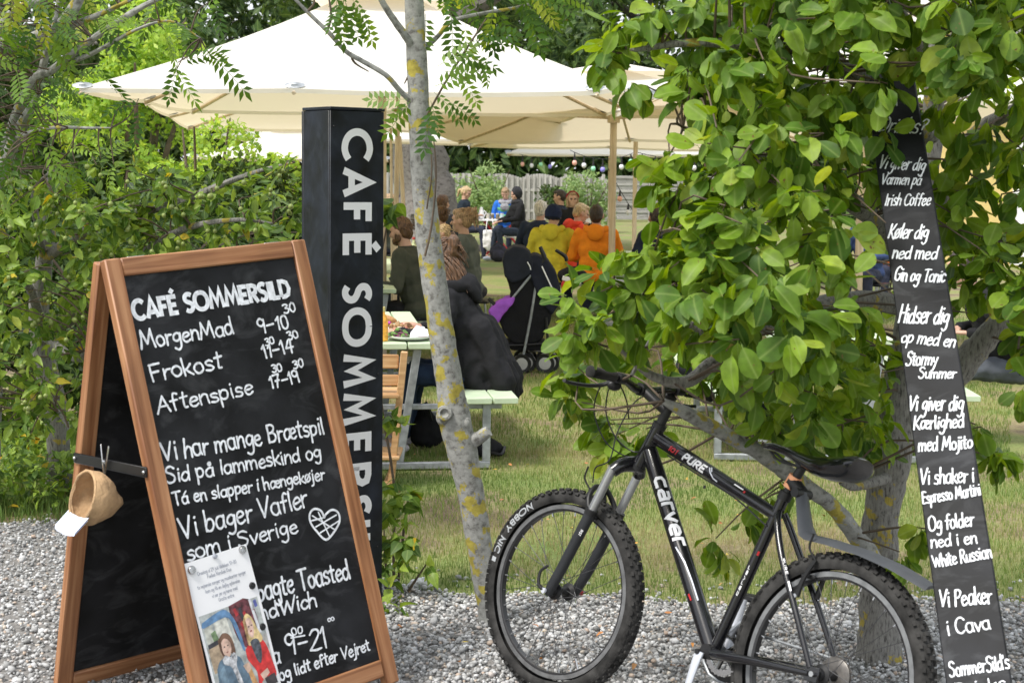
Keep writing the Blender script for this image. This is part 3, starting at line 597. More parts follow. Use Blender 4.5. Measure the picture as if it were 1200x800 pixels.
# three bare wooden parasol poles leaning together right of the pillar
for (a, b, Y, r, lb) in [((458, 150), (459, 262), 15.0, .013, 'thinnest wooden pole, hard against the right edge of the black pillar'), ((466, 150), (464, 262), 15.2, .024, 'wooden pole standing just right of the black pillar, thicker of the pair'), ((468, 160), (474, 262), 15.6, .021, 'slanting wooden pole between the black pillar and the lichen covered trunk')]:
    p1 = P(*b, Y); p0 = P(*a, Y); d = (p1 - p0).normalized(); p2 = p0 + d * ((p0.z - .02) / -d.z)
    tag(part('wooden_pole', MB().tube([p0, p2], r, 10), M['pole_wood'], base=tuple(p2)), lb, 'pole', 'bare wooden poles beside the pillar')

# ------------------------------------------------------------------ strings of coloured bulbs
def bulbmat(name, col):
    return plain(name, col, .25, var=.03, spec=.6)
BM = [bulbmat('bulb_salmon', (.85, .45, .36)), bulbmat('bulb_green', (.35, .8, .5)), bulbmat('bulb_violet', (.33, .3, .9)), bulbmat('bulb_white', (.85, .85, .9))]
def bulbs(label, pts, n, Y, sag, order):
    a, b = P(*pts[0], Y), P(*pts[1], Y)
    t = thing('light_string', label, 'string lights', a, 'strings of coloured bulbs'); cp = [a * (1 - q) + b * q - V(0, 0, sag * 4 * q * (1 - q)) for q in [i / 16 for i in range(17)]]
    part('cable', MB().tube(cp, .006, 5), M['black'], t)
    for k in range(n):
        q = (k + .5) / n; p = a * (1 - q) + b * q - V(0, 0, sag * 4 * q * (1 - q)); dz = rnd.uniform(.06, .12)
        bl = part('bulb', MB().ell(p - V(0, 0, dz + .07), (.042, .042, .05), nu=12, nv=8), BM[order[k % len(order)]], t)
        part('socket', MB().tube([p, p - V(0, 0, dz), p - V(0, 0, dz + .03)], [.008, .02, .024], 8), M['black'], bl)
bulbs('string of salmon, green and violet bulbs under the farthest parasol, left part', [(607, 180), (650, 184)], 4, 33.2, .05, [0, 3, 1, 2])
bulbs('string of bulbs looped between the two wooden poles', [(668, 176), (745, 178)], 7, 27.5, .14, [0, 3, 1, 2])
bulbs('string of bulbs running right from the thinner wooden pole into the leaves', [(745, 178), (852, 176)], 7, 27, .12, [3, 0, 0, 2])
bulbs('nearly vertical cable with two bulbs hanging beside the thinner wooden pole', [(712, 196), (741, 246)], 3, 26, .02, [0, 0, 3])

# ------------------------------------------------------------------ far right house
hs = thing('house', 'yellow house with white corner and grey roof behind the right-hand tree crown', 'house', (9.9, 30, 0))
M['yellow_wall'] = plain('yellow_render', (.72, .55, .22), .9, var=.08); M['roof'] = plain('roof_tiles', (.16, .15, .15), .7, var=.3)
part('wall', MB().box((10.6, 32, 1.6), (4.6, 4, 3.2)), M['yellow_wall'], hs, smooth=False)
part('corner_board', MB().box((9.72, 29.98, 1.6), (.55, .1, 3.2)), M['white'], hs, smooth=False)
part('roof', MB().add([(8, 29.6, 3.2), (13.2, 29.6, 3.2), (13.2, 34.4, 3.2), (8, 34.4, 3.2), (8, 32, 5.2), (13.2, 32, 5.2)], [(0, 1, 5, 4), (2, 3, 4, 5), (0, 4, 3), (1, 2, 5), (0, 3, 2, 1)]), M['roof'], hs, smooth=False)
for x in (10.5, 11.7):
    wn = part('window', MB().box((x, 29.97, 1.7), (.8, .1, 1.1)), M['white'], hs, smooth=False); part('pane', MB().box((x, 29.9, 1.7), (.64, .05, .94)), M['gloss_black'], wn, smooth=False)

# ------------------------------------------------------------------ plum tree over the bicycle (right)
base = G(1030, 775); Yt = base.y
pt = thing('plum_tree', 'broad-leaved green tree on the right hanging over the black bicycle', 'tree', base)
sk = []
def limb(pts, radii, mat_mb, seg=14, jit=.18, sm=6):
    q = smooth_path(pts, sm); sk.extend(q); mat_mb.tube(pts, radii, seg, sm=sm, jit=jit)
mb = MB()
limb([base + V(0, 0, -.05), P(1029, 735, Yt), P(1030, 660, Yt), P(1034, 600, Yt), P(1044, 540, Yt - .02), P(1052, 470, Yt), P(1066, 390, Yt), P(1078, 280, Yt + .05), P(1092, 150, Yt + .1), P(1100, 20, Yt), P(1108, -120, Yt)], [.088, .068, .062, .061, .07, .06, .052, .045, .038, .03, .02], mb, 20)
part('trunk', mb, M['bark2'], pt)
limbs = [([P(1030, 668, Yt), P(1006, 632, Yt - .12), P(975, 592, Yt - .2), P(925, 556, Yt - .28), (P(890, 530, Yt - .36)), P(845, 506, Yt - .42), P(805, 484, Yt - .5), P(778, 470, Yt - .52)], [.04, .031, .027, .026, .025, .024, .022, .010]),
         ([P(1062, 360, Yt), P(1010, 352, Yt - .15), P(940, 362, Yt - .3), P(870, 396, Yt - .45), P(835, 425, Yt - .5), P(802, 448, Yt - .55), P(760, 438, Yt - .6), P(727, 408, Yt - .65)], [.036, .032, .029, .026, .023, .020, .012, .007]),
         ([P(1076, 290, Yt), P(1108, 218, Yt - .05), P(1150, 152, Yt - .15), P(1215, 118, Yt - .3), P(1290, 60, Yt - .4)], [.036, .03, .026, .022, .013]),
         ([P(1050, 500, Yt), P(1098, 462, Yt - .02), P(1135, 420, Yt - .05), P(1165, 385, Yt - .1), P(1230, 300, Yt - .2)], [.055, .052, .048, .04, .02]),
         ([P(1050, 552, Yt), P(1030, 563, Yt - .1), P(1000, 570, Yt - .2), P(985, 565, Yt - .25)], [.03, .02, .014, .008]),
         ([P(1072, 320, Yt), P(1030, 262, Yt - .2), P(960, 215, Yt - .4), P(880, 180, Yt - .5), P(800, 150, Yt - .5)], [.04, .034, .026, .018, .008]),
         ([P(1090, 160, Yt), P(1020, 100, Yt - .3), P(930, 60, Yt - .5), P(820, 50, Yt - .5), P(735, 60, Yt - .5)], [.036, .03, .022, .014, .006]),
         ([P(1095, 90, Yt), P(1050, 10, Yt - .4), P(980, -50, Yt - .6)], [.03, .02, .01]),
         ([P(1098, 60, Yt), P(1160, 20, Yt - .3), P(1230, -20, Yt - .5)], [.03, .02, .01]),
         ([P(940, 362, Yt - .3), P(860, 340, Yt - .5), P(780, 345, Yt - .6), P(700, 350, Yt - .65)], [.026, .02, .013, .006]),
         ([P(845, 405, Yt - .45), P(790, 370, Yt - .5), P(767, 392, Yt - .52), P(740, 440, Yt - .56)], [.012, .01, .008, .006])]
for pts, rr in limbs:
    mb = MB(); limb(pts, rr, mb, 12); part('branch', mb, M['bark'] if pts is limbs[0][0] else M['bark2'], pt)
bl = [(722, 38, 4.9, 30), (755, 15, 4.9, 32), (742, 92, 4.9, 22), (712, 72, 4.9, 17, 1.3), (820, 112, 4.8, 30), (800, 40, 5, 55), (860, 100, 4.7, 62), (850, 20, 5, 60), (930, 50, 4.8, 66), (995, 80, 4.8, 50), (1060, 20, 4.7, 52), (1125, 40, 4.6, 60), (1180, 70, 4.6, 52), (1175, 0, 4.7, 60), (1000, -10, 4.7, 60),
      (940, 160, 4.7, 76), (870, 195, 4.6, 70), (1000, 170, 4.9, 55), (812, 222, 4.6, 46), (778, 172, 4.7, 16, 1.2), (786, 252, 4.6, 26), (745, 290, 4.6, 20), (820, 275, 4.6, 56), (905, 285, 4.45, 78), (985, 262, 4.7, 55), (765, 318, 4.6, 42), (706, 338, 4.6, 34), (664, 352, 4.6, 20), (668, 392, 4.6, 14), (702, 380, 4.6, 36), (762, 366, 4.6, 40), (835, 350, 4.45, 60),
      (905, 375, 4.4, 66), (970, 350, 4.55, 52), (1005, 415, 4.7, 42), (945, 455, 4.6, 44), (880, 440, 4.6, 36), (990, 480, 4.8, 40), (680, 436, 5.3, 20), (692, 485, 5.35, 30), (735, 490, 5.35, 30), (664, 470, 5.3, 14), (712, 522, 5.35, 20), (785, 462, 4.7, 14), (770, 500, 5.3, 14), (690, 455, 5.35, 24), (668, 425, 5.25, 10), (890, 490, 5, 24), (950, 505, 5, 30), (1005, 525, 5.1, 32),
      (860, 606, 5.1, 24), (838, 640, 5.1, 20), (905, 570, 5.1, 18), (1082, 610, 5.1, 22), (1052, 640, 5.1, 18), (1118, 235, 5.0, 30), (1132, 298, 5.05, 30), (1150, 322, 5.05, 26), (1145, 262, 5.0, 30), (1178, 270, 5.0, 34), (1132, 185, 5.0, 32), (1185, 165, 5.0, 36), (1108, 190, 5.1, 22), (1195, 300, 5, 30), (1150, 310, 4.8, 38), (1120, 350, 4.8, 34), (1186, 335, 4.8, 36), (1125, 130, 4.9, 36), (1190, 215, 5, 22), (1168, 500, 4.7, 36), (1195, 470, 4.7, 26), (1150, 530, 4.7, 18), (1200, 400, 4.8, 8),
      (1035, 78, 4.2, 24), (1260, 150, 4.7, 90), (1260, 350, 4.7, 80), (1050, -110, 4.7, 90), (900, -90, 4.8, 80), (1200, -90, 4.7, 90),
      (905, 440, 5.2, 60), (830, 420, 5.2, 50), (990, 430, 5.3, 50), (960, 490, 5.4, 40), (760, 400, 5.2, 44), (1040, 40, 5.7, 120, .45), (900, 90, 5.6, 120, .45), (900, 270, 5.7, 110, .45), (1010, 330, 5.8, 90, .45), (1150, 120, 5.9, 90, .4), (800, 330, 5.5, 60, .4), (960, 450, 5.6, 50, .4)]
cs, os_ = blobs_points(bl, 21, 1.7)
mb = MB(); nearest_twigs(mb, cs, sk, .0022, 2); part('twigs', mb, M['twig'], pt)['kind'] = 'stuff'
def clear_view(cs, os_, boxes):                              # no twigs where the photograph shows the bar, plank or saddle in front
    k = []
    for c in cs:
        x, y = proj(c); k.append(not any(a < x < b and u < y < v and c[1] < d_ for (a, b, u, v, d_) in boxes))
    return cs[np.array(k)], os_[np.array(k)]
cs, os_ = clear_view(cs, os_, [(645, 800, 412, 520, 5.15), (1005, 1125, 98, 800, 4.75), (600, 762, 108, 222, 99), (1122, 1200, 362, 455, 99), (596, 660, 395, 445, 99), (880, 1020, 505, 560, 5.0)])
crown(pt, LEAF_PLUM, cs, os_, 8, .050, .104, T_OB, nobj=300, cell=21, droop=.75, spread=.95)

# ------------------------------------------------------------------ crab apple boughs on the left
bx_ = G(40, 640); bx_.y = 8.1; bx_.x = s_(60, 8.1)
ct = thing('crab_apple_tree', 'crab apple tree with small green fruit filling the left side above the chalkboard', 'tree', (bx_.x, 8.1, 0)); sk = []
mb = MB(); limb([V(bx_.x, 8.1, -.03), V(bx_.x + .02, 8.05, .4), V(bx_.x - .03, 7.95, .9), V(bx_.x + .05, 7.85, 1.35), V(bx_.x + .1, 7.8, 1.7)], [.07, .06, .052, .04, .02], mb); part('trunk', mb, M['bark2'], ct)
J = V(bx_.x, 7.95, .85); J2 = V(bx_.x + .03, 7.85, 1.25)
for pts, rr in [([J2, P(120, 262, 7.4), P(200, 240, 7.0), P(290, 205, 6.8), P(345, 190, 6.7)], [.03, .024, .018, .011, .005]), ([J, P(130, 330, 7.3), P(200, 275, 7.0), P(270, 258, 6.8), P(320, 262, 6.8)], [.03, .022, .016, .01, .005]),
                ([J, P(30, 330, 7.4), P(-20, 290, 7.2)], [.03, .02, .01]), ([J, P(90, 420, 7.3), P(110, 400, 7), P(150, 350, 6.9)], [.028, .02, .012, .006]), ([J2, P(40, 230, 7.2), P(60, 200, 7)], [.02, .014, .006]), ([V(bx_.x, 8, .5), P(60, 470, 7.2), P(80, 500, 7)], [.02, .012, .006]), ([J, P(240, 300, 7.1), P(330, 300, 6.95)], [.02, .012, .006])]:
    mb = MB(); limb(pts, rr, mb, 9); part('branch', mb, M['bark2'], ct)
bl = [(35, 255, 7, 55), (110, 245, 6.9, 55), (180, 232, 6.9, 50), (245, 240, 6.9, 40), (300, 232, 6.8, 34), (338, 205, 6.6, 20), (345, 255, 6.7, 26), (30, 340, 7, 60), (110, 330, 7, 60), (200, 280, 7, 55), (285, 285, 7, 45), (60, 430, 7, 55), (15, 480, 7.2, 40), (95, 490, 7.2, 30), (345, 300, 7, 26), (-40, 300, 7, 70), (-40, 430, 7, 60),
      (80, 300, 7.6, 90, .6), (200, 330, 7.7, 80, .6), (50, 420, 7.8, 90, .6), (300, 300, 7.6, 60, .6)]
cs, os_ = blobs_points(bl, 42, 1.3)
mb = MB(); nearest_twigs(mb, cs, sk, .0022, 3); part('twigs', mb, M['twig'], ct)['kind'] = 'stuff'
crown(ct, LEAF_APPLE, cs, os_, 7, .042, .078, T_EL, nobj=260, cell=15, droop=.3, spread=1.0)
mb = MB(); sel = visible_front(cs, 75, 30)
for i in sel:
    for k in range(rnd.choice([1, 2, 3])):
        p = V(*cs[i]) + V(rnd.uniform(-.03, .03), -.06 + rnd.uniform(-.02, .02), rnd.uniform(-.05, .02)); r_ = rnd.uniform(.009, .012)
        mb.ell(p, (r_, r_, r_ * 1.05), nu=8, nv=6); mb.tube([p, p + V(.004, .01, .035)], .001, 4)
tag(part('small_apples', mb, plain('green_apple', (.20, .25, .06), .35, var=.3, scale=30), ct), kind='stuff')

# ------------------------------------------------------------------ rowan at upper left
def pinnate_crown(root, mat, pos, d, n, sz, nobj, cell):
    keep = np.ones(len(pos), bool)
    if nobj:
        sel = visible_front(pos, nobj, cell); leaf_objects(root, mat, 'leaf', sel, pos, d, n, sz, T_PIN); keep[sel] = False
    if keep.any(): tag(put('foliage', leaf_mesh('foliage', mat, pos[keep], d[keep], n[keep], sz[keep], T_PIN, base=tuple(wl(root))), root), kind='stuff')
rt = thing('rowan_tree', 'rowan with feathery leaves and lichen spotted boughs in the upper left corner', 'tree', (s_(-40, 7.6), 7.6, 0)); sk = []; rx = s_(-40, 7.6)
mb = MB(); limb([V(rx, 7.6, -.03), V(rx + .05, 7.6, .6), V(rx + .02, 7.6, 1.2), V(rx + .1, 7.55, 1.9), V(rx + .2, 7.5, 2.5)], [.11, .095, .09, .07, .05], mb, 16); part('trunk', mb, M['bark'], rt)
for pts, rr in [([V(rx + .03, 7.6, 1.5), P(-10, 75, 7.3), P(45, 45, 7.1), P(80, 20, 7), P(105, -30, 7)], [.05, .042, .036, .028, .02]), ([P(-5, 66, 7.3), P(10, 20, 7.2), P(60, -5, 7.1), P(90, -20, 7)], [.03, .022, .02, .012]),
                ([V(rx + .05, 7.6, 1.4), P(30, 110, 7.1), P(62, 82, 7), P(100, 52, 6.9), P(160, 12, 6.8), P(200, -8, 6.8)], [.03, .022, .018, .016, .013, .008]), ([P(45, 45, 7.1), P(110, 20, 7), P(170, -8, 6.9)], [.02, .013, .006]),
                ([P(70, 78, 7), P(110, 62, 6.9), P(160, 35, 6.8), P(200, 25, 6.7), P(235, 45, 6.7)], [.012, .01, .007, .005, .003]), ([P(45, 95, 7.1), P(58, 50, 7), P(70, 0, 7)], [.02, .014, .01]), ([V(rx, 7.6, 1.3), P(20, 160, 7.2), P(45, 110, 7)], [.035, .03, .012]),
                ([P(20, 160, 7.1), P(60, 150, 6.9), P(100, 150, 6.8), P(130, 150, 6.8)], [.012, .009, .006, .003])]:
    mb = MB(); limb(pts, rr, mb, 9); part('branch', mb, M['bark'], rt)
bl = [(20, 150, 6.9, 40), (50, 150, 6.8, 34), (80, 182, 6.8, 26), (112, 190, 6.8, 20), (30, 200, 6.9, 34), (180, 25, 6.7, 30), (215, 50, 6.7, 26), (200, 70, 6.7, 22), (240, 60, 6.7, 12), (50, 20, 6.8, 44), (100, 12, 6.9, 28), (20, 90, 6.9, 40), (230, 5, 6.8, 26), (30, 100, 6.9, 30), (165, 118, 6.9, 8),
      (0, 20, 7, 50), (20, 110, 7.6, 70, .7), (90, 10, 7.5, 70, .7), (60, 200, 7.5, 60, .7), (-60, 80, 7, 80), (40, -70, 7, 90), (170, -70, 6.9, 70)]
cs, os_ = blobs_points(bl, 26, 1.4); m = len(cs)
d = nrm(os_ * .8 + rng.normal(size=(m, 3)) * .5 + [0.1, -.15, -.45]); n = nrm(rng.normal(size=(m, 3)) * .35 + [0, -.75, .6])
mb = MB(); nearest_twigs(mb, cs, sk, .002, 1); part('twigs', mb, M['twig'], rt)['kind'] = 'stuff'
pinnate_crown(rt, LEAF_ROWAN, cs, d, n, rng.uniform(.13, .2, m), 200, 18)

# ------------------------------------------------------------------ lichen covered rowan stem in the middle
YM = 5.8; mr = thing('rowan_sapling', 'slim lichen covered rowan trunk in front of the green picnic table', 'tree', G(582, 745)); mr.location.y = YM; WL[mr.name] = Vector(mr.location); sk = []
mb = MB(); limb([P(588, 775, 5.72), P(580, 735, YM), P(572, 690, YM), P(562, 640, YM), P(552, 580, YM), P(542, 530, YM), P(533, 492, YM), P(527, 450, YM), P(519, 400, YM), P(509, 330, YM), P(500, 260, YM), P(494, 190, YM), P(491, 130, YM), P(488, 60, YM), P(485, 0, YM), P(482, -90, YM), P(478, -200, YM)],
                [.060, .056, .052, .049, .048, .056, .060, .049, .047, .046, .045, .042, .040, .037, .033, .029, .022], mb, 22, jit=.09)
mb.ell(P(521, 489, YM - .02), (.032, .04, .036)); mb.ell(P(545, 496, YM - .02), (.024, .03, .03)); mb.tube([P(545, 520, YM), P(562, 512, YM - .02), P(573, 505, YM - .03)], [.034, .024, .02], 12, sm=3, jit=.3)
mb.lathe([(.0, .0), (.012, .004), (.017, .012), (.026, .010), (.03, -.004)], P(521, 484, YM - .065), Matrix.Rotation(math.radians(80), 3, 'X'), 16)
part('trunk', mb, M['bark'], mr)
for pts, rr in [([P(492, 128, YM), P(470, 108, YM - .04), P(452, 88, YM - .08), P(425, 72, YM - .1), P(405, 60, YM - .12), P(385, 38, YM - .14), P(360, 14, YM - .16), P(335, -12, YM - .2)], [.012, .0105, .0095, .009, .0085, .008, .007, .005]),
                ([P(490, 62, YM), P(472, 38, YM - .05), P(455, 14, YM - .08), P(440, -12, YM - .1)], [.017, .014, .012, .009]), ([P(492, 62, YM), P(512, 44, YM + .03), P(530, 25, YM), P(565, 16, YM), P(610, 8, YM), P(650, -6, YM)], [.012, .009, .0075, .007, .006, .004]),
                ([P(383, 38, YM - .14), P(388, 18, YM - .15), P(384, -10, YM - .15)], [.005, .004, .003]), ([P(410, 62, YM - .12), P(416, 74, YM - .1), P(432, 84, YM - .1)], [.005, .004, .002]), ([P(360, 14, YM - .16), P(368, 4, YM - .17), P(366, -8, YM - .17)], [.005, .004, .003]), ([P(478, 90, YM), P(474, 98, YM - .05)], [.004, .002]),
                ([P(498, 140, YM - .03), P(520, 100, YM - .1), P(545, 60, YM - .12), P(570, 22, YM - .12)], [.004, .004, .004, .003]), ([P(500, 245, YM - .075), P(506, 200, YM - .09), P(503, 160, YM - .09)], [.003, .003, .002]), ([P(498, 300, YM - .07), P(506, 262, YM - .08), P(511, 205, YM - .08), P(508, 160, YM - .08)], [.0045, .004, .0035, .002])]:
    mb = MB(); limb(pts, rr, mb, 8); part('branch', mb, M['bark'] if rr[0] > .006 else M['twig'], mr)
LP = [(505, 100, 1, .15), (520, 90, 1, 0), (510, 110, 1, -.5), (525, 112, 1, -.35), (515, 78, .9, .3), (545, 52, .9, -.25), (560, 60, .5, -.9), (552, 40, 1, .1), (503, 120, .4, -1), (540, 80, .6, -.6), (534, 70, 1, -.1), (505, 128, .1, -1), (490, 118, -1, -.35), (486, 122, -.7, -.8), (478, 112, -1, .1), (405, 4, .2, -1), (412, 0, .6, -.8), (398, 2, -.3, -1), (560, 15, .6, -.8), (580, 12, .2, -1), (600, 10, .8, -.5), (615, 4, .5, -.6), (540, 6, .3, .5), (525, -5, 1, 0), (590, -5, 1, .1), (625, -8, .7, -.5), (575, -6, .5, .3), (640, -12, .3, -.9), (655, -10, 1, .1)]
pos = []; dd = []
for (x, y, ax, az) in LP:
    for k in range(1 if y > 20 else 2):
        p = P(x + rnd.uniform(-6, 6), y + rnd.uniform(-6, 6), YM - .1 + rnd.uniform(-.08, .1)); pos.append(p); dd.append((ax + rnd.uniform(-.3, .3), rnd.uniform(-.4, .3), az + rnd.uniform(-.3, .3)))
pos = np.array([tuple(p) for p in pos]); dd = np.array(dd); m = len(pos)
c2, o2 = blobs_points([(520, -60, YM, 90), (430, -80, YM, 60), (640, -70, YM, 60), (600, -40, YM, 40)], 22, 1.2); pos = np.concatenate([pos, c2]); dd = np.concatenate([dd, nrm(o2 + rng.normal(size=o2.shape) * .5 + [0, 0, -.2])]); m = len(pos)
pinnate_crown(mr, LEAF_ROWAN, pos, dd, nrm(rng.normal(size=(m, 3)) * .35 + [0, -.8, .5]), rng.uniform(.12, .17, m), 80, 7)

# ------------------------------------------------------------------ sucker shoots between pillar and rowan stem
YS = 6.35
sp = thing('sapling', 'leafy light green shoots growing up beside the right edge of the black pillar', 'plant', G(462, 712)); sp.location.y = YS; WL[sp.name] = Vector(sp.location)
for pts in ([P(464, 730, YS), P(461, 650, YS), P(463, 590, YS), P(458, 540, YS), P(448, 480, YS), P(440, 400, YS), P(444, 320, YS), P(456, 250, YS)], [P(464, 710, YS), P(470, 650, YS), P(476, 600, YS - .02), P(482, 570, YS)], [P(462, 700, YS), P(452, 660, YS - .02), P(450, 620, YS)], [P(466, 715, YS - .1), P(480, 690, YS - .15), P(500, 660, YS - .2)]):
    mb = MB(); mb.tube(pts, [.008] + [.006] * (len(pts) - 2) + [.003], 6, sm=4); part('stem', mb, M['twig'], sp)
bl = [(466, 590, 6.2, 22), (470, 625, 6.2, 24), (455, 650, 6.15, 20), (462, 690, 6.1, 16), (480, 650, 6.1, 16), (456, 715, 5.9, 14), (452, 580, 6.3, 14), (478, 575, 6.2, 10), (505, 660, 6.1, 12), (457, 490, 6.3, 5), (470, 500, 6.25, 5), (464, 238, 6.3, 5), (456, 246, 6.3, 4)]
cs, os_ = blobs_points(bl, 75, 1.0)
crown(sp, LEAF_APPLE, cs, os_, 4, .04, .068, T_HEART, nobj=150, cell=9, droop=.4, spread=.9)
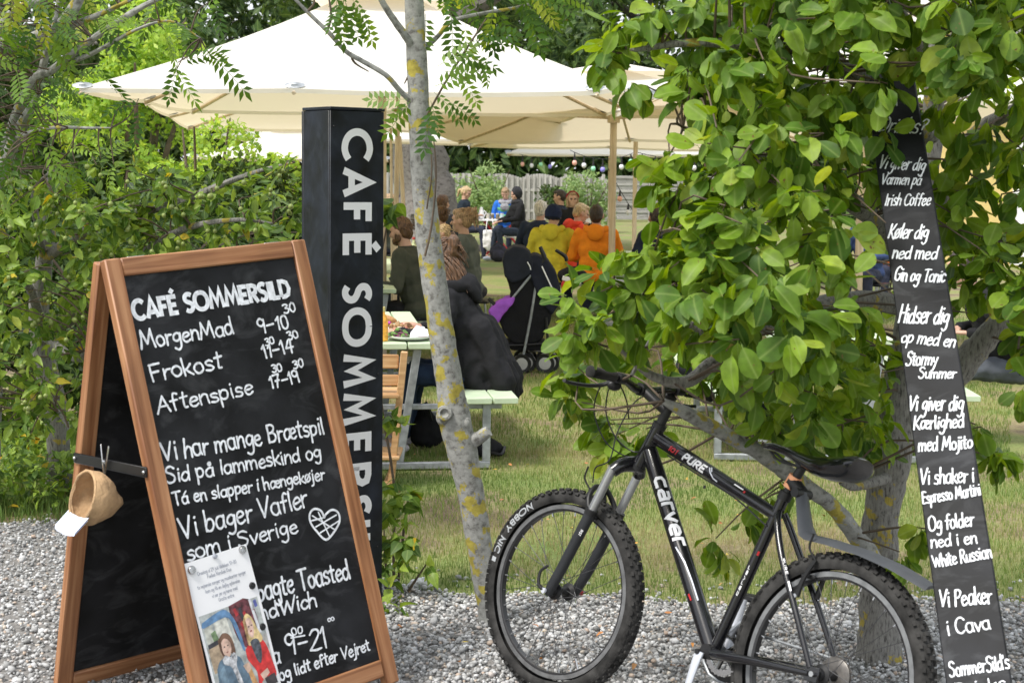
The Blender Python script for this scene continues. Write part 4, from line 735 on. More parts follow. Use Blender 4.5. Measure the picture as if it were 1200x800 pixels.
# ------------------------------------------------------------------ hand lettering: strokes laid on a surface
# glyph: advance|stroke;stroke   points x,y with baseline 0, x-height 6, capital 10, descender -4
GL = {
'a': '6|5,5 3.4,6 1.4,5.2 .6,3 1.4,.6 3,0 4.6,1.4 5,4.6;5,5.8 4.9,2 5.4,.2', 'N': '7.4|1,0 1,5 1,9.8;1,9.8 6,.2;6,.2 6.2,5 6.2,9.9', 'q': '5.6|4.8,5 3,6 1.2,4.8 .8,2.6 2.2,1.2 4,2.2 4.8,5;4.9,5.4 4.8,-4', 'c': '4.8|4.4,4.8 3,6 1.4,5.2 .6,2.8 1.6,.4 3.2,.1 4.4,1.2', 'b': '5.6|.6,10 .6,5 .7,.3;.7,3 2,5.4 4,5.2 4.8,3 4,.6 2.2,0 .7,.8', 'd': '6|4.8,4.6 3,5.8 1.2,4.6 .6,2.4 1.6,.2 3.4,.4 4.8,2.6;5,10 4.8,5 5.2,.2',
'e': '5.4|.8,3 3,3.3 4.6,4.2 3.6,5.9 1.6,5.2 .7,2.8 1.6,.4 3.4,.1 4.8,1.2', 'f': '4.4|4.2,9.4 2.8,10 1.9,8.4 1.8,4 1.7,0;.3,5.6 3.6,5.8', 'g': '5.6|4.8,5 3,6 1.2,4.8 .8,2.6 2.2,1.2 4,2.2 4.8,4.8;4.9,5.4 4.8,1 4.4,-2.6 2.6,-4 .8,-3',
'h': '5.4|.8,10 .7,5 .7,0;.8,3.4 2.4,5.6 4.2,5 4.5,2.6 4.7,0', 'i': '2.4|1.2,5.8 1.2,3 1.4,.1;1.1,8.2 1.35,8.5', 'j': '3|1.8,5.8 1.8,1 1.4,-2.8 -.2,-3.8;1.8,8.2 2,8.5', 'k': '5|.8,10 .8,5 .8,0;4.4,6 2.4,3.8 .9,3;1.8,3.2 3,1.6 4.7,.1',
'l': '2.4|1,10 1,5 1.4,.1', 'm': '8.2|.7,5.9 .7,3 .7,0;.8,3.4 2,5.6 3.4,5.4 3.8,3 3.8,.1;3.9,3.4 5.2,5.6 6.8,5.2 7.2,2.6 7.3,0', 'n': '5.4|.7,5.9 .7,3 .7,0;.8,3.4 2.4,5.7 4.2,5.1 4.5,2.6 4.7,0', 'o': '5.6|2.8,6 1.2,5 .6,2.8 1.6,.4 3.2,.1 4.7,1.6 4.8,4 3.8,5.6 2.6,6',
'p': '5.6|.8,5.8 .8,1 .7,-4;.8,3.6 2.2,5.8 4.2,5.4 4.8,3.2 3.8,.8 2,.3 .9,1.4', 'r': '4|.7,5.9 .8,3 .8,0;.8,3.2 2,5.4 3.7,5.6', 's': '4.8|4.2,5.2 2.8,6 1.2,5.2 1.4,3.6 3.4,2.8 4.2,1.4 3,.1 .7,.5', 't': '4.2|2,9 1.9,4 2.1,.6 3.4,.2;.3,6.2 3.8,6.6', 'u': '5.6|.8,5.9 .8,2.4 1.8,.2 3.6,.6 4.6,2.6;4.7,5.9 4.7,2.4 5.1,.1',
'v': '5|.5,5.9 2.4,.2;2.4,.2 4.6,5.9', 'w': '7|.5,5.9 1.8,.3;1.8,.3 3.4,4.4;3.4,4.4 4.8,.3;4.8,.3 6.4,5.9', 'y': '5.2|.6,5.9 1.2,3.4 2.8,2.6;4.8,5.9 3.6,1.4 1.8,-3.2 .3,-3.8', 'x': '5|.6,5.8 4.4,.2;4.4,5.8 .6,.2', 'æ': '9|4.6,4.8 3.2,6 1.4,5 .7,2.6 1.6,.4 3,.3 4.6,2.4;4.7,5.8 4.6,3 4.8,1;4.8,3 7,3.4 8.2,4.4 7.2,5.9 5.6,5.2 4.9,2.6 5.8,.5 7.4,.1 8.6,1.2',
'å': '6|5,5 3.4,6 1.4,5.2 .6,3 1.4,.6 3,0 4.6,1.4 5,4.6;5,5.8 4.9,2 5.4,.2;3,9.6 2.2,8.8 2.8,7.8 3.8,8.4 3.6,9.4 3,9.6', 'á': '6|5,5 3.4,6 1.4,5.2 .6,3 1.4,.6 3,0 4.6,1.4 5,4.6;5,5.8 4.9,2 5.4,.2;2.8,7.6 4.4,9.8', 'ø': '5.8|2.8,6 1.2,5 .6,2.8 1.6,.4 3.2,.1 4.7,1.6 4.8,4 3.8,5.6 2.6,6;.3,-.6 5.3,6.6',
'M': '9.4|.6,0 1.4,5 1.8,9.8;1.8,9.8 4.4,2.4;4.4,2.4 7.2,9.9;7.2,9.9 7.8,5 8.6,0', 'F': '6|1,0 1.1,5 1.2,9.8;1,9.6 3.4,9.9 5.8,9.9;1.1,5.2 4.6,5.5', 'A': '7.4|.4,0 2.2,5.6 3.4,9.9;3.4,9.9 5,5 6.6,.1;1.4,3.6 5.6,3.9', 'V': '7|.5,9.8 3,.2;3,.2 6.4,9.9', 'S': '6.6|5.8,8.6 4,10 1.6,9.2 1.4,6.8 3.8,5.4 5.6,3.4 4.6,.6 2,-.1 .5,1.2',
'B': '6.6|1,9.8 1,5 1,.1;1,9.6 3.4,10 5,8.4 4,6 1.2,5.4;1.2,5.4 4.6,5 5.8,2.6 4.2,.3 1,.2', 'T': '6.8|3.4,9.6 3.4,5 3.6,0;.4,9.5 3.4,9.9 6.6,9.9', 'P': '6|1,9.8 1,5 1,0;1,9.4 3.6,10 5.4,8 4,5.4 1.2,4.8', 'D': '7|1,9.8 1,5 1,.1;.8,9.6 4,9.4 6.2,6.4 5.4,2 1,.2', 'I': '3.4|1.7,9.8 1.7,5 1.7,.1', 'C': '7|6.4,8.4 4.4,10 1.8,8.8 .6,5 1.6,1.2 4,-.1 6.4,1.4',
'K': '6.4|1,9.8 1,5 1,0;5.6,9.8 3,6 1.1,4.8;1.6,5 3.6,2.6 6,.1', 'G': '7.4|6.4,8.4 4.2,10 1.6,8.8 .6,5 1.8,1 4.4,.1 6.4,1.8 6.5,4.6;6.6,4.6 4.2,4.6', 'H': '7.2|1,9.8 1,5 .9,0;1,5 3.4,5.3 6,5.2;6,9.8 6.1,5 6.2,0', 'O': '8|4,10 1.4,8.6 .6,5 1.8,1 4.2,0 6.8,1.6 7.4,5 6.2,8.8 3.8,10', 'E': '6|5.4,9.6 3,10 1.2,9.6;1.1,9.8 1,5 1.1,.2;1.1,5.2 4.4,5.4;1,.2 3.4,0 5.6,.4',
'R': '6.6|1,9.8 1,5 1,0;1,9.4 3.6,10 5.4,8 4,5.6 1.2,5;2.4,5.2 4.2,2.6 6,.1', 'W': '10|.5,9.8 2.6,.2;2.6,.2 5,7.4;5,7.4 7,.2;7,.2 9.6,9.9', 'L': '5.6|1,9.8 1,5 1.1,.2;1,.2 3.4,0 5.4,.3', 'Y': '7|.6,9.8 3.4,5.2;6.4,9.9 3.4,5.2 3,0',
'0': '5|2.5,9.8 1,8.4 .5,5 1.2,1.2 2.6,.1 4.2,1.6 4.5,5 3.9,8.8 2.4,9.8', '1': '3.2|.5,7.4 2,9.8;2,9.8 2,5 2,0', '2': '6|.6,7.8 2,9.8 4.4,9.4 4.8,7 2.8,3.4 .5,.2;.5,.2 3,-.1 5.6,.3', '3': '5|.6,9.2 2.6,9.9 4.2,8.2 2.2,5.4;2.2,5.4 4.4,4 3.8,1 2.2,-.1 .4,.8', '4': '5.6|2.8,9.8 1.6,6.6 .6,4;.6,4 3,3.9 5.2,4.1;4,9.6 3.9,5 3.9,0', '7': '5.4|.5,9.6 2.6,9.7 4.9,9.8;4.9,9.8 3.4,5.2 2.2,0;1.8,5 4.4,5.2', '9': '5.4|4.6,8.2 2.8,9.9 1,8.6 1,6 2.8,4.8 4.6,6.6;4.7,9 4.6,4.6 4.4,0',
'-': '6|.9,4.6 5,4.9', '?': '5|.6,8.2 2,9.9 4.2,9 4,6.8 2.4,5 2.2,2.8;2.1,.3 2.3,.5', "'": '1.6|.8,9.8 .6,8', ' ': '3.4|', '"': '2|.5,9.5 .5,9;1.4,9.5 1.4,9', '.': '2|1,.2 1.2,.4'}
# bold geometric capitals, straight cut strokes; ' S' means smooth
GB = {
'C': '8.6|8,8.2 6.6,9.2 5,9.6 3,9 1.5,7.4 .9,5 1.5,2.6 3,1 5,.4 6.6,.8 8,1.8S', 'A': '9|1.0,0 4.5,9.6 8,0;2.6,2.9 6.4,2.9', 'F': '6.4|1,0 1,9.2 5.8,9.2;1,4.9 5.2,4.9', 'É': '6.6|6,.8 1,.8 1,9.2 6,9.2;1,5 5.4,5;2.8,11 4.8,13', 'E': '6.6|6,.8 1,.8 1,9.2 6,9.2;1,5 5.4,5',
'S': '6.8|5.8,8.6 4.4,9.3 2.8,9.2 1.4,8.2 1.3,6.6 2.4,5.5 4,4.9 5.5,3.8 5.6,2.1 4.3,.8 2.6,.6 1,1.4S', 'O': '10.4|5.2,9.4 2.9,8.9 1.3,7.2 .8,5 1.3,2.8 2.9,1.1 5.2,.6 7.5,1.1 9.1,2.8 9.6,5 9.1,7.2 7.5,8.9 5.2,9.4S', 'M': '11|1,0 2.6,9.6 5.5,2.6 8.4,9.6 10,0', 'R': '7.2|1,0 1,9.2 3.6,9.2 5.4,8.6 5.9,7 5.2,5.4 3.6,4.7 1,4.7;3.2,4.7 6.2,0', 'I': '3|1.5,0 1.5,10', 'L': '6|1.2,10 1.2,.8 5.6,.8', 'D': '8.4|1,.8 1,9.2 3.6,9.2 6.2,8.2 7.4,5 6.2,1.8 3.6,.8 1,.8', ' ': '4|',
'N': '8|1,0 1,9.8 6.6,.2 6.6,10', 'B': '6.6|1,.8 1,9.2 3.8,9.2 4.8,8.2 4.8,6.2 3.8,5.1 1,5.1;3.8,5.1 5.2,4 5.2,1.8 4,.8 1,.8', 'Y': '7|.6,9.8 3.4,5.2 6.4,9.8;3.4,5.2 3.4,0', 'P': '6.4|1,0 1,9.2 4,9.2 5.4,8 5.4,6 4,4.7 1,4.7', 'U': '7.4|1,10 1,2 2.2,.8 4.8,.8 6,2 6,10', '1': '3.6|.8,8 2.4,9.4 2.4,0', '0': '6.4|3.2,9.2 1.2,8 1,5 1.2,2 3.2,.8 5.2,2 5.4,5 5.2,8 3.2,9.2',
'c': '6.4|5.8,6 2.2,6 1,4.8 1,2 2.2,.8 5.8,.8', 'a': '6.6|1.4,6.2 4.4,6.2 5.4,5.2 5.4,.6 2.2,.6 1,1.4 1,2.6 2,3.4 5.2,3.4', 'r': '4.8|1,0 1,6.2 4.6,6.2', 'v': '6.4|.8,6.6 3.2,.8 5.6,6.6', 'e': '6.6|5.6,.8 2.2,.8 1,2 1,4.8 2.2,6 4.4,6 5.6,4.8 5.6,3.4 1.4,3.4'}
def parse(g):
    adv, st = g.split('|'); out = []
    for s in st.split(';'):
        if not s.strip(): continue
        sm = s.endswith('S'); s = s.rstrip('S'); out.append(([tuple(map(float, p.split(','))) for p in s.split()], sm))
    return float(adv), out
def ribbon(mb, pts, wd, surf, h, rnd_caps=True, tap=0):
    """flat stroke: pts in surface coordinates; surf(u,v,h) gives the point in space"""
    n = len(pts)
    if n < 2: return
    Lv = []; 
    for i in range(n):
        a = pts[max(i - 1, 0)]; b = pts[i]; c = pts[min(i + 1, n - 1)]
        d0 = (b[0] - a[0], b[1] - a[1]); d1 = (c[0] - b[0], c[1] - b[1])
        if i == 0: d0 = d1
        if i == n - 1: d1 = d0
        l0 = math.hypot(*d0) or 1e-9; l1 = math.hypot(*d1) or 1e-9
        t = (d0[0] / l0 + d1[0] / l1, d0[1] / l0 + d1[1] / l1); lt = math.hypot(*t) or 1e-9; t = (t[0] / lt, t[1] / lt)
        k = max(.45, t[0] * d1[0] / l1 + t[1] * d1[1] / l1); w_ = wd / 2 / k
        if tap: w_ *= 1 - tap * (.5 + .5 * math.sin(i * .9 + pts[0][0] * 900))
        Lv.append((b, (-t[1] * w_, t[0] * w_), t))
    vs = []
    for (b, nn, t) in Lv: vs += [surf(b[0] + nn[0], b[1] + nn[1], h), surf(b[0] - nn[0], b[1] - nn[1], h)]
    fs = [(2 * i + 1, 2 * i + 3, 2 * i + 2, 2 * i) for i in range(n - 1)]
    mb.add(vs, fs)
    if rnd_caps:
        for (b, nn, t), sg in ((Lv[0], -1), (Lv[-1], 1)):
            cv = [surf(b[0] + nn[0] * math.cos(a) + sg * t[0] * wd / 2 * math.sin(a), b[1] + nn[1] * math.cos(a) + sg * t[1] * wd / 2 * math.sin(a), h) for a in [math.pi * k / 5 for k in range(6)]]
            mb.add(cv, [tuple(range(6)) if sg < 0 else tuple(range(6))[::-1]])
def catm(p, n=5):
    if len(p) < 3: return p
    q = smooth_path([V(a[0], a[1], 0) for a in p], n); return [(a.x, a.y) for a in q]
def letters(mb, text, p0, p1, cap, surf, pen=.12, font=GL, h=.0012, jit=.25, slant=0, hand=True, fine=0):
    """text from p0 to p1 (baseline, surface coordinates), capital height cap"""
    adv = [parse(font[c])[0] for c in text]; tot = sum(adv); dx, dy = p1[0] - p0[0], p1[1] - p0[1]; L = math.hypot(dx, dy); ux, uy = dx / L, dy / L
    sx = L / tot; sy = cap / 10; x = 0; hh = h; rl = random.Random(text + str(round(p0[0], 3)))
    for c, a in zip(text, adv):
        oy = rl.uniform(-jit, jit) * 1.2 if hand else 0; sc = 1 + (rl.uniform(-.07, .07) if hand else 0); sh = slant + (rl.uniform(-.06, .06) if hand else 0)
        for pts, sm in parse(font[c])[1]:
            hh += .00003
            q = [((x + px + sh * py) * sx, (py * sc + oy) * sy) for px, py in pts]
            if hand: q = [(u + rl.uniform(-.12, .12) * sx, v + rl.uniform(-.12, .12) * sy) for u, v in q]
            if hand or sm: q = catm(q, 5 if not hand or len(pts) > 2 else 3)
            q = [(p0[0] + ux * u - uy * v, p0[1] + uy * u + ux * v) for u, v in q]
            if fine:
                z = [q[0]]
                for a_, b_ in zip(q, q[1:]):
                    m_ = max(1, int(math.hypot(b_[0] - a_[0], b_[1] - a_[1]) / fine)); z += [(a_[0] + (b_[0] - a_[0]) * t / m_, a_[1] + (b_[1] - a_[1]) * t / m_) for t in range(1, m_ + 1)]
                q = z
            ribbon(mb, q, cap * pen, surf, hh, rnd_caps=hand, tap=.22 if hand else 0)
        x += a
def inv_plane(o, ex, ey, n):
    def f(px, py):
        d = ray(px, py); c0 = V(0, 0, CH); t = (o - c0).dot(n) / d.dot(n); q = c0 + d * t - o; return q.dot(ex), q.dot(ey)
    return f

# ------------------------------------------------------------------ the A-board
BX, BY, BA, BW, BT, BL, BR = -.8904, 4.4685, .7873, .7524, .26, 1.4775, .0566
d = V(math.cos(BA), math.sin(BA), 0); n_ = V(math.sin(BA), -math.cos(BA), 0); up = V(0, 0, 1) * math.cos(BT) - n_ * math.sin(BT)
ex = (d * math.cos(BR) + up * math.sin(BR)).normalized(); ey = (up * math.cos(BR) - d * math.sin(BR)).normalized(); ez = ex.cross(ey)
O = V(BX, BY, 0)
ab = thing('chalkboard_sign', 'wooden framed A-board chalkboard with white hand lettering standing on the gravel', 'chalkboard', O + ex * BW / 2 - n_ * .3)
def oriented_box(name, mat, c, dims, R3, parent, b=.004, smooth=True):
    me = MB().cbox((0, 0, 0), dims, b=b).mesh(name, mat); o = put(name, me, parent)
    o.matrix_basis = Matrix.Translation(Vector(c) - wl(parent)) @ R3.to_4x4(); return o
FR = .055
def leaf_frame(o, ex, ey, ez, tag_, L):
    Rx = Matrix((ex, ey, ez)).transposed(); Ry = Matrix((ey, -ex, ez)).transposed()
    at = lambda u, v, w_=0: o + ex * u + ey * v + ez * w_
    oriented_box('frame_rail', M['wood'], at(FR / 2, L / 2), (L, FR, .034), Ry, ab); oriented_box('frame_rail', M['wood'], at(BW - FR / 2, L / 2), (L, FR, .034), Ry, ab)
    oriented_box('frame_rail', M['wood'], at(BW / 2, L - FR / 2), (BW - 2 * FR - .001, FR, .033), Rx, ab); oriented_box('frame_rail', M['wood'], at(BW / 2, FR / 2 + .03), (BW - 2 * FR - .001, FR, .033), Rx, ab)
    return oriented_box('board_panel', M['board'], at(BW / 2, L / 2 + .01, 0), (BW - 2 * FR + .01, L - 2 * FR - .01, .012), Rx, ab, b=.001)
leaf_frame(O, ex, ey, ez, 'front', BL)
t2, r2 = .248, .0188
o2 = O + ey * BL - ez * .036; upb = V(0, 0, 1) * math.cos(t2) + n_ * math.sin(t2); exb = (d * math.cos(r2) + upb * math.sin(r2)).normalized(); eyb = (upb * math.cos(r2) - d * math.sin(r2)).normalized(); ezb = exb.cross(eyb)
leaf_frame(o2 - eyb * BL, exb, eyb, ezb, 'back', BL)
for u in (.12, BW - .12): part('hinge', MB().cbox(O + ex * u + ey * (BL + .002) - ez * .018, (.06, .03, .004), Matrix((ex, ez, ey)).transposed(), .001), M['steel'], ab)
fs_ = lambda u, v, h: O + ex * u + ey * v + ez * (.0065 + h)
ip = inv_plane(O + ez * .0075, ex, ey, ez)
def line(text, a, b, cap, pen=.13, font=GL, surf=fs_, inv=ip, mat='chalk', parent=ab, name='lettering', **k):
    mb = MB(); p0, p1 = inv(*a), inv(*b); q = inv(a[0], a[1] - 10); sc = math.hypot(q[0] - p0[0], q[1] - p0[1]) / 10
    letters(mb, text, p0, p1, cap * sc, surf, pen, font, **k); return part(name, mb, M[mat], parent, smooth=False)
line('CAFÉ SOMMERSILD', (157, 375.5), (342, 348), 23, .24, GB, hand=False)
for tx, a, b, cap, pen in [('MorgenMad', (165, 409), (275, 391), 20, .15), ('9-10', (303, 391), (339, 384), 16, .17), ('30', (333, 367.5), (347, 364.5), 10, .24), ('Frokost', (177, 447), (262, 431), 20, .15), ('11-14', (309, 420), (345, 412), 15, .18), ('30', (311, 405), (322, 402), 8, .26), ('30', (338, 398), (350, 395), 9, .26),
                          ('Aftenspise', (184, 484.5), (298, 461), 19, .15), ('17-19', (317, 455), (352, 447), 14, .19), ('30', (319, 436.5), (331, 434.5), 9, .26), ('30', (344, 432), (356, 429), 9, .26), ('Vi har mange Brætspil', (191, 540), (381, 508), 22, .14), ('Sid på lammeskind og', (195, 566), (377, 536), 18, .16), ('Tá en slapper i hængekøjer', (203, 592), (381, 561), 15, .18),
                          ('Vi bager Vafler', (213, 631), (362, 593), 24, .13), ('som i Sverige', (219, 657), (350, 623), 19, .15), ('bagte Toasted', (302, 704), (411, 677), 24, .14), ('ndWich', (305, 727), (372, 709), 19, .16), ('a', (319, 778), (330, 776), 20, .15), ('9-21', (335, 768), (385, 757), 24, .13), ('00', (342, 744), (355, 741), 8, .26), ('00', (384, 728), (392, 726), 4, .4), ('og lidt efter Vejret', (328, 797), (434, 761), 14, .19)]:
    line(tx, a, b, cap, pen * 1.02)
mb = MB()
hp = [(380, 606), (376, 598), (368, 596), (363, 602), (364, 612), (371, 622), (382, 632), (392, 622), (398, 610), (396, 600), (389, 597), (382, 602), (380, 606)]
ribbon(mb, catm([ip(*p) for p in hp], 4), .0075, fs_, .0012)
for k, (a, b) in enumerate([((366, 604), (392, 620)), ((370, 617), (394, 603)), ((375, 624), (397, 610)), ((373, 600), (386, 628)), ((364, 610), (380, 606))]): ribbon(mb, [ip(*a), ip(*b)], .005, fs_, .0013 + k * .00004)
part('waffle_heart', mb, M['chalk'], ab, smooth=False)
mb = MB(); ribbon(mb, [ip(341, 747), ip(357, 744)], .005, fs_, .0013); part('underline', mb, M['chalk'], ab, smooth=False)
# cloth band between the legs, screws
ipz = lambda px, py, Y: P(px, py, Y)
def side_pt(v, back, w_=0): return (O + ey * v - ex * (.002 + w_)) if not back else (o2 - eyb * (BL - v) - exb * (.002 + w_))
vs_ = ip(169, 553)[1]; a, b = side_pt(vs_ + .01, True, .002), side_pt(vs_, False, .002)
st = part('strap', MB().beam(a - (b - a).normalized() * .01, b + (b - a).normalized() * .01, .003, .032, up=(0, 0, 1)), M['black'], ab)
for p in (a, b): part('screw', MB().ell(p - ex * .004, (.006, .006, .006), nu=10, nv=6), M['steel'], ab)
# cap-like tan pouch clipped to the strap
mid = a * .52 + b * .48; pdir = (b - a).normalized(); outw = -ex
po = thing('cloth_pouch', 'tan cloth pouch with a pale blue-white flap clipped to the black strap of the A-board', 'pouch', mid - V(0, 0, .12))
c0 = mid + outw * .07 + V(0, 0, -.088) + pdir * .05
ax_o = (outw * .93 - pdir * .12 + V(0, 0, .34)).normalized()      # the opening looks out and a little left
u_, v_ = frame_of(ax_o); v_ = (V(0, 0, -1) - ax_o * -ax_o.z).normalized(); u_ = v_.cross(ax_o); Rm = Matrix((u_, v_, ax_o)).transposed()
mb = MB(); prof = []
for k in range(13):
    t = k / 12; r = math.sin(math.pi / 2 * min(1, t * 1.15)) * .086; prof.append((max(r, .001) * (1 - .04 * t), -.085 + .135 * t))
prof += [(.076, .05), (.074, .046)] + [(max(r - .006, .001), h + .006) for r, h in prof[11::-1]]
mb.lathe(prof, c0, Rm, 28); mb.v = [tuple(Vector(v) + V(0, 0, .007 * noise.noise(Vector(v) * 26)) + outw * .008 * noise.noise(Vector(v) * 21 + V(5, 0, 0)) + pdir * .008 * noise.noise(Vector(v) * 40 + V(0, 9, 0))) for v in mb.v]
part('pouch_body', mb, M['tan'], po)
part('rim_edge', MB().tube([c0 + Rm @ V(.078 * math.cos(a_), .078 * math.sin(a_), .05) for a_ in [math.pi * 2 * k / 24 for k in range(25)]], .004, 6), M['tan'], po)
fc = c0 + Rm @ V(0, .085, .062); mb = MB(); vs = []
for i in range(9):
    for j in range(4): x = -.075 + .15 * i / 8; vs.append(c0 + Rm @ V(x, .058 - 3 * x * x * .5 + .017 * j, .050 + .010 * j + .004 * math.sin(i * 2.2)))
mb.add(vs, [(i * 4 + j, i * 4 + j + 1, i * 4 + j + 5, i * 4 + j + 4) for i in range(8) for j in range(3)]); k0 = len(vs)
mb.add([v + Rm @ V(0, .008, 0) for v in vs], [(i * 4 + j + 4, i * 4 + j + 5, i * 4 + j + 1, i * 4 + j) for i in range(8) for j in range(3)])
mb.add([vs[i * 4 + 3] for i in range(9)] + [vs[i * 4 + 3] + Rm @ V(0, .008, 0) for i in range(9)], [(i, i + 1, i + 10, i + 9) for i in range(8)])
part('flap', mb, M['pale_cloth'], po)
cl = thing('metal_clip', 'steel spring clip holding the tan pouch on the black strap', 'clip', mid + outw * .02)
for sg in (-1, 1):
    q = mid + outw * .014; part('clip_arm', MB().beam(q + V(0, 0, -.035) + pdir * .001 * sg, q + V(0, 0, .062) + pdir * .02 * sg - outw * .004, .005, .006), M['steel'], cl)
part('clip_spring', MB().tube([mid + outw * .012 + V(0, 0, .01) - pdir * .006, mid + outw * .012 + V(0, 0, .01) + pdir * .006], .006, 10), M['steel'], cl)

# poster pinned to the board
pc = [ip(213.5, 661), ip(287.5, 637)]; pu = V(pc[1][0] - pc[0][0], pc[1][1] - pc[0][1], 0); PW = pu.length; pu.normalize(); pv = V(pu.y, -pu.x, 0); PH = PW * 1.9
def psurf(u, v, h):                                       # u right, v down, on the sheet
    a = V(pc[0][0], pc[0][1], 0) + pu * u + pv * v; return O + ex * a.x + ey * a.y + ez * (.0065 + .0035 + h + .004 * math.sin(max(v, 0) / PH * 3) * (.3 + u / PW))
ps = thing('poster', 'white poster with a colour photo of two women pinned low on the chalkboard', 'poster', O + ex * pc[0][0] + ey * pc[0][1])
def grid(mb, u0, v0, u1, v1, h, nu=6, nv=8, th=.0006):
    vs = [psurf(u0 + (u1 - u0) * i / nu, v0 + (v1 - v0) * j / nv, h) for j in range(nv + 1) for i in range(nu + 1)]; mb.add(vs, [(j * (nu + 1) + i, (j + 1) * (nu + 1) + i, (j + 1) * (nu + 1) + i + 1, j * (nu + 1) + i + 1) for j in range(nv) for i in range(nu)])
mb = MB(); grid(mb, 0, 0, PW, PH, 0); grid(mb, 0, 0, PW, PH, -.0008); part('sheet', mb, M['paper'], ps)
M['print_grey'] = plain('print_grey', (.36, .38, .44), .7)
for k, (tx, u0, u1, v) in enumerate([('Onsdag d 29 juli klokken 17-00', .17, .78, .135), ('Fælles Nordisk Duo', .30, .68, .185), ('to rejsende sanger og musikanter synger', .12, .88, .25), ('kom og få en dejlig oplevelse', .22, .76, .305), ('vi ser jer og hører med', .3, .7, .36), ('Gratis entré'.replace('é', 'e'), .38, .62, .41)]):
    mb = MB(); letters(mb, tx, (u0 * PW, -v * PW * 1.06), (u1 * PW, -v * PW * 1.06 + .0), .026 * PW * 1.2, lambda u, v, h: psurf(u, -v * 1.38, h), .2, GL, h=.0004, jit=.02); part('printed_line', mb, M['print_grey'], ps, smooth=False)
PAL = {}
def col(c, noisy=None):
    key = (c, noisy)
    if key not in PAL:
        PAL[key] = plain('print_colour', tuple(x * .92 + .02 for x in c), .6, var=noisy or .38, scale=70 if noisy else 55, detail=8)
    return PAL[key]
PX0, PX1, PY0, PY1 = .035 * PW, .955 * PW, .70 * PW, 1.86 * PW
layers = [((.42, .45, .44), None, [(0, 0), (1, 0), (1, 1), (0, 1)]), ((.52, .53, .47), None, [(.03, .16), (.16, .13), (.2, .38), (.04, .42)]), ((.16, .25, .12), None, [(.12, .22), (.2, .2), (.24, .36), (.15, .38)]), ((.62, .62, .56), None, [(.2, .12), (.42, .1), (.46, .4), (.22, .42)]), ((.40, .30, .2), None, [(.02, .38), (.22, .34), (.24, .62), (.03, .66)]), ((.03, .03, .04), None, [(.03, .33), (.2, .31), (.2, .36), (.03, .38)]),
          ((.12, .02, .03), .9, [(.5, 0), (.86, 0), (.9, .45), (.62, .5), (.5, .3)]), ((.45, .02, .03), None, [(.56, .05), (.6, .04), (.63, .12), (.58, .14)]), ((.5, .02, .03), None, [(.7, .12), (.74, .1), (.78, .2), (.73, .22)]), ((.45, .02, .03), None, [(.62, .22), (.67, .2), (.68, .3), (.64, .3)]), ((.02, .02, .03), None, [(.64, .06), (.69, .05), (.71, .2), (.66, .2)]), ((.72, .73, .78), None, [(.84, 0), (.88, 0), (.93, .4), (.88, .4)]), ((.1, .12, .4), None, [(.91, .03), (.96, .02), (.97, .1), (.92, .11)]), ((.10, .22, .40), None, [(.02, .08), (.3, .02), (.45, .03), (.56, .2), (.6, .5), (.56, .5), (.5, .22), (.4, .1), (.03, .14)]),
          ((.45, .44, .42), None, [(.88, .45), (1, .42), (1, .85), (.94, .8)]), ((.10, .17, .24), None, [(.08, .62), (.16, .54), (.3, .52), (.46, .56), (.52, .66), (.58, 1), (.08, 1), (.06, .8)]), ((.16, .25, .33), None, [(.1, .66), (.2, .6), (.24, .98), (.12, 1)]), ((.16, .08, .045), None, [(.2, .32), (.3, .26), (.4, .3), (.44, .42), (.42, .54), (.36, .5), (.24, .52), (.2, .42)]), ((.62, .42, .33), None, [(.23, .36), (.3, .32), (.37, .36), (.385, .44), (.33, .53), (.27, .52), (.225, .44)]), ((.55, .56, .62), .8, [(.2, .54), (.26, .5), (.34, .54), (.4, .5), (.44, .56), (.40, .66), (.44, .86), (.38, .9), (.32, .66), (.22, .6)]), ((.6, .42, .32), None, [(.5, .68), (.6, .66), (.63, .74), (.55, .78)]), ((.55, .3, .12), None, [(.56, .78), (.62, .74), (.68, .96), (.6, 1)]),
          ((.62, .02, .02), None, [(.6, .52), (.68, .48), (.84, .46), (.94, .52), (.99, .74), (1, .92), (.8, .9), (.68, .98), (.7, .8), (.6, .64)]), ((.72, .55, .26), None, [(.66, .22), (.74, .14), (.82, .2), (.87, .34), (.92, .46), (.86, .5), (.8, .44), (.7, .5), (.66, .46), (.7, .34)]), ((.7, .48, .4), None, [(.7, .22), (.76, .19), (.81, .24), (.81, .34), (.77, .42), (.72, .39), (.69, .3)]), ((.06, .07, .09), .9, [(.7, .46), (.76, .44), (.84, .46), (.86, .58), (.8, .72), (.74, .66)]), ((.66, .45, .36), None, [(.74, .84), (.88, .8), (.9, .86), (.78, .92)]), ((.04, .03, .035), None, [(.8, .9), (.98, .88), (1, 1), (.82, 1)]), ((.25, .02, .02), None, [(.74, .34), (.775, .335), (.775, .35), (.745, .355)]), ((.3, .12, .1), None, [(.285, .47), (.32, .465), (.32, .48), (.29, .485)])] + [((.06, .04, .04), None, [(x, y), (x + .025, y - .004), (x + .025, y + .01), (x, y + .012)]) for x, y in ((.262, .405), (.322, .40), (.725, .285), (.775, .28))] + [((.4, .26, .12), .6, [(.66, .24), (.70, .16), (.71, .3), (.69, .44), (.66, .46)]), ((.09, .04, .02), .6, [(.2, .34), (.24, .3), (.23, .44), (.25, .5), (.21, .46)])]
